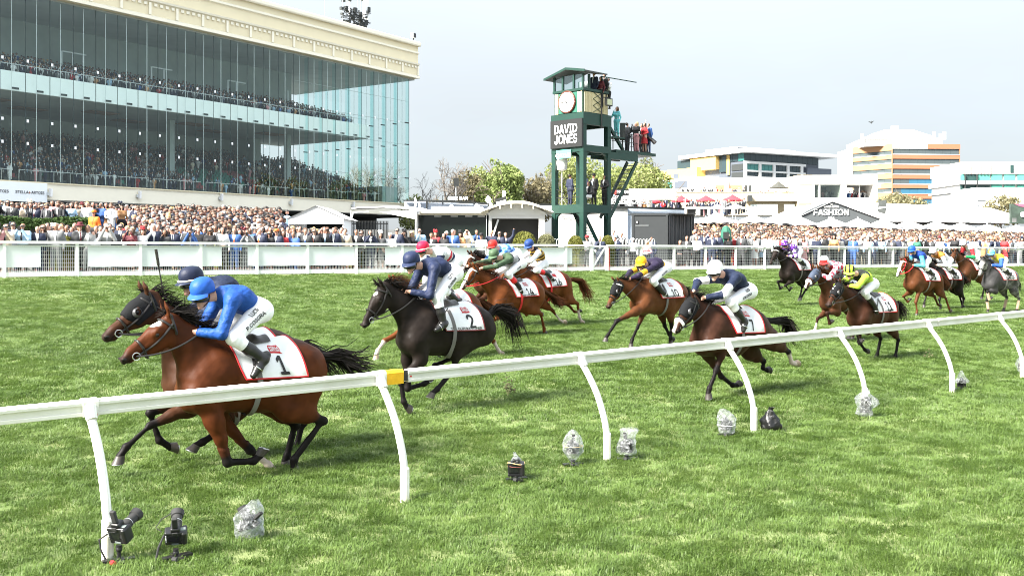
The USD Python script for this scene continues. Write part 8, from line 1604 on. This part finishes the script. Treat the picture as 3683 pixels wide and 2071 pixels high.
def dslr(parent, tilt=.45, yaw=0.0, lift=.16, lens=.20, sc=1.0, flash=True, detail=True):
    """camera body seen from behind (back towards -y), lens pointing +y and up."""
    A = trimesh.transformations.euler_matrix(tilt, 0, yaw); A[:3, :3] *= sc; A[:3, 3] = (0, 0, lift)
    def P(nm, m, mt, sm=40, par=None): m = m.copy(); m.apply_transform(A); return put(nm, m, mt, par or parent, smooth=sm)
    b = P('camera_body', cat([rbox(-.078, .078, -.035, .035, -.055, .055, .012), rbox(.042, .082, -.045, .05, -.075, .05, .014), rbox(-.078, .060, -.030, .032, -.085, -.050, .010), rbox(-.035, .035, -.030, .045, .045, .088, .012)]), M_cam, 30)
    P('lens_barrel', tube([(0, .03, 0), (0, .06, 0), (0, .062, 0), (0, .12, 0), (0, .125, 0), (0, lens - .05, 0), (0, lens - .045, 0), (0, lens, 0)], [.036, .036, .040, .040, .037, .037, .046, .050], 20), M_camd); P('lens_ring', tube([(0, .115, 0), (0, .119, 0)], .0405, 20), M_steel)
    P('rear_screen', rbox(-.052, .028, -.0375, -.034, -.040, .024, .002), M_lcd); P('eyepiece', rbox(-.020, .020, -.044, -.034, .036, .066, .006), M_camd)
    if detail:
        P('control_dial', moved(trimesh.creation.cylinder(.017, .006, sections=16), (.048, -.037, -.012), rx=math.pi / 2), M_camd); P('top_display', rbox(.036, .072, -.012, .016, .054, .058, .001), M_lcdg); P('bottom_display', rbox(-.030, .020, -.0345, -.031, -.078, -.062, .001), M_lcdg)
        for i in range(5): P('button', moved(trimesh.creation.icosphere(1, .0045), (-.066, -.036, .028 - .016 * i)), M_steel)
    if flash: P('radio_trigger', rbox(-.022, .020, -.020, .010, .088, .19, .008), M_camd)
def rig(parent, h=.13, red=False):
    put('ball_head', cat([tube([(0, 0, h - .045), (0, 0, h - .02)], .022, 10), moved(trimesh.creation.icosphere(2, .024), (0, 0, h - .05)), tube([(0, 0, .02), (0, 0, h - .05)], .014, 8)]), M_cam, parent, smooth=40)
    put('base_plate', cat([bar((-.10, -.06, .025), (.11, .05, .02), .06, .02), bar((-.02, .08, .02), (.05, -.10, .02), .05, .02)]), M_cam, parent); put('clamp_knob', tube([(-.02, -.09, .03), (.01, -.12, .03)], .018, 8), M_red if red else M_camd, parent, smooth=40)
def bag(parent, pts, seed, m, mid=None, sq=.75, fold=.10):
    """a crumpled bag: stacked rings (radius, z, lean x), wrinkled; m its material."""
    r_ = np.random.default_rng(seed); n = 30; pts = np.array(pts); zz = np.linspace(pts[0, 1], pts[-1, 1], 20); rr = np.interp(zz, pts[:, 1], pts[:, 0]); lx = np.interp(zz, pts[:, 1], pts[:, 2]); V = []
    for r, z, l in zip(rr, zz, lx):
        a = np.arange(n) / n * 2 * np.pi; q = np.stack([np.cos(a) * 2.0, np.sin(a) * 2.0, np.full(n, z * 16)], 1) + seed * 3.1; w = 1 + .55 * (meshkit.fbm(q, 3, seed) - .5) + fold * np.sin(a * 5 + seed + z * 20) + .015 * r_.normal(0, 1, n)
        V.append(np.stack([np.cos(a) * r * w + l, np.sin(a) * r * w * sq, np.full(n, z) + r_.normal(0, .003, n)], 1))
    V = np.vstack(V); F = []
    for i in range(19):
        for k in range(n): p, q = i * n + k, i * n + (k + 1) % n; F += [(p, q, q + n), (p, q + n, p + n)]
    return put('plastic_bag', trimesh.Trimesh(V, F, process=False), m, parent, smooth=True)
GC = 'remote cameras set in the grass beside the rail'
def gcam(name, label, px, py, yaw=0.0): p = ground_at(px, py); return thing(name, label, 'camera', p, face_cam(p) + yaw, group=GC)
c1 = gcam('remote_camera', 'black camera on a red knobbed ground clamp touching the first rail post', 428, 2022, -.35); dslr(c1, .38, -.30, .225, .235); rig(c1, .15, True); put('strap', tube([(-.075, 0, .22), (-.13, -.04, .18), (-.12, -.03, .10), (-.09, -.02, .03)], .007, 6), M_camd, c1)
c2 = gcam('remote_camera', 'second black camera with its lens pointing up over the track', 632, 2010, 0.0); dslr(c2, .62, -.08, .185, .215); rig(c2, .10); put('strap', tube([(-.08, 0, .19), (-.12, -.03, .11), (-.14, -.05, .02)], .008, 6), M_camd, c2); put('cable', tube([(-.03, .02, .34), (-.10, .03, .30), (-.14, .0, .25), (-.10, -.02, .22)], .004, 5), M_camd, c2)
c3 = gcam('bagged_camera', 'camera leaning in a crumpled clear plastic bag, third from the left', 898, 1938, .2); dslr(c3, .9, .5, .13, .16, .9, True, False); bag(c3, [(.06, .0, 0), (.105, .03, .0), (.115, .12, -.005), (.105, .2, .0), (.06, .27, .03), (.025, .31, .045)], 3, M_bag)
c4 = gcam('banded_camera', 'small black camera with clear film held on by rubber bands', 1856, 1728); dslr(c4, .15, 0, .135, .12, 1.05, False, False); rig(c4, .075); bag(c4, [(.055, .205, 0), (.046, .215, 0), (.026, .24, .0), (.014, .265, -.01), (.012, .285, -.015)], 4, M_bag); put('rubber_band', tube([(.088 * math.cos(a), .060 * math.sin(a), .178 + .010 * math.sin(a * 2)) for a in np.linspace(0, 6.283, 17)], .004, 5), M_tan_band if False else mat('tan_rubber_band', (.55, .38, .18), .6), c4); put('rubber_band', tube([(.086 * math.cos(a), .060 * math.sin(a), .150) for a in np.linspace(0, 6.283, 17)], .0022, 5), mat('dull_red_band', (.25, .05, .04), .6), c4)
c5 = gcam('bagged_camera', 'camera in a pointed oval clear bag tied with a band, left of the third post', 2060, 1675); dslr(c5, .3, .2, .20, .12, .8, True, False); rig(c5, .09); bag(c5, [(.012, .04, 0), (.05, .08, 0), (.10, .15, .005), (.115, .23, .0), (.085, .31, 0), (.035, .375, 0), (.008, .39, 0)], 5, M_bag, fold=.05); put('rubber_band', tube([(.105 * math.cos(a), .08 * math.sin(a), .215) for a in np.linspace(0, 6.283, 17)], .004, 5), mat('tan_rubber_band', (.55, .38, .18), .6), c5)
c6 = gcam('bagged_camera', 'camera in an upright flat clear bag just right of the third post', 2253, 1655); dslr(c6, .25, -.4, .16, .13, .85, True, False); rig(c6, .08); bag(c6, [(.105, .075, 0), (.112, .10, 0), (.10, .18, 0), (.085, .26, .015), (.10, .335, .03), (.075, .36, .02)], 6, M_bag, sq=.6, fold=.03)
c7 = gcam('bagged_camera', 'camera in a white tinged plastic bag left of the fourth post', 2612, 1568); dslr(c7, .6, .2, .14, .12, .85, False, False); rig(c7, .05); bag(c7, [(.06, .03, 0), (.095, .05, 0), (.105, .13, 0), (.12, .22, .01), (.075, .29, -.02), (.03, .34, -.05)], 7, M_bag); put('rubber_band', tube([(.104 * math.cos(a), .08 * math.sin(a), .14) for a in np.linspace(0, 6.283, 17)], .004, 5), M_strap, c7)
c8 = gcam('bagged_camera', 'camera hidden in a black plastic bag right of the fourth post', 2772, 1550); dslr(c8, .4, .2, .13, .12, .8, True, False); bag(c8, [(.09, .01, 0), (.125, .06, 0), (.115, .14, 0), (.06, .22, -.01), (.025, .28, -.005), (.04, .305, .01)], 8, M_bagk, fold=.14)
c9 = gcam('bagged_camera', 'bundle of cameras in crumpled clear bags at the fifth post', 3112, 1502); dslr(c9, .7, .2, .13, .13, .85, True, False); dslr(c9, .4, -.6, .22, .12, .75, False, False); bag(c9, [(.07, .02, 0), (.10, .06, -.01), (.09, .13, 0), (.06, .17, 0)], 9, M_bag, fold=.12); bag(c9, [(.08, .13, 0), (.15, .20, .02), (.13, .28, .0), (.06, .34, .0), (.02, .39, .03)], 10, M_bag, fold=.14)
c10 = gcam('bagged_camera', 'camera under a small clear bag behind the sixth post', 3458, 1402); dslr(c10, .2, 0, .12, .12, .85, False, False); rig(c10, .07); bag(c10, [(.10, .12, 0), (.105, .15, 0), (.06, .20, 0), (.035, .27, 0), (.015, .32, 0)], 11, M_bag)
c11 = gcam('bagged_camera', 'pale bag covered camera at the right edge by the seventh post', 3676, 1345); dslr(c11, .3, 0, .16, .12, .85, False, False); bag(c11, [(.05, .03, 0), (.09, .09, 0), (.10, .20, 0), (.06, .30, 0), (.02, .35, 0)], 12, M_bag)
# turf kicked up behind the black horse
for k, (px, py, n, hh, l) in enumerate(((1830, 1425, 60, .30, 'clods of turf and soil kicked up behind the black horse'), (3340, 1290, 25, .18, 'small clods of turf flying at right under the rail'))):
    p = ground_at(px, py); r_ = np.random.default_rng(k + 50); ms = []
    for i in range(n): s_ = r_.uniform(.006, .02); q = trimesh.creation.icosphere(0, s_); q.vertices = q.vertices * r_.uniform(.5, 1.5, 3); ms.append(moved(q, (r_.normal(0, .05), r_.normal(0, .05), abs(r_.normal(0, hh * .5)) + .02)))
    put('flying_turf', moved(cat(ms), p), mat('turf_clod', (.075, .06, .035), .9, col2=(.10, .12, .04), scale=30), kind='stuff', label=l, cat='soil')
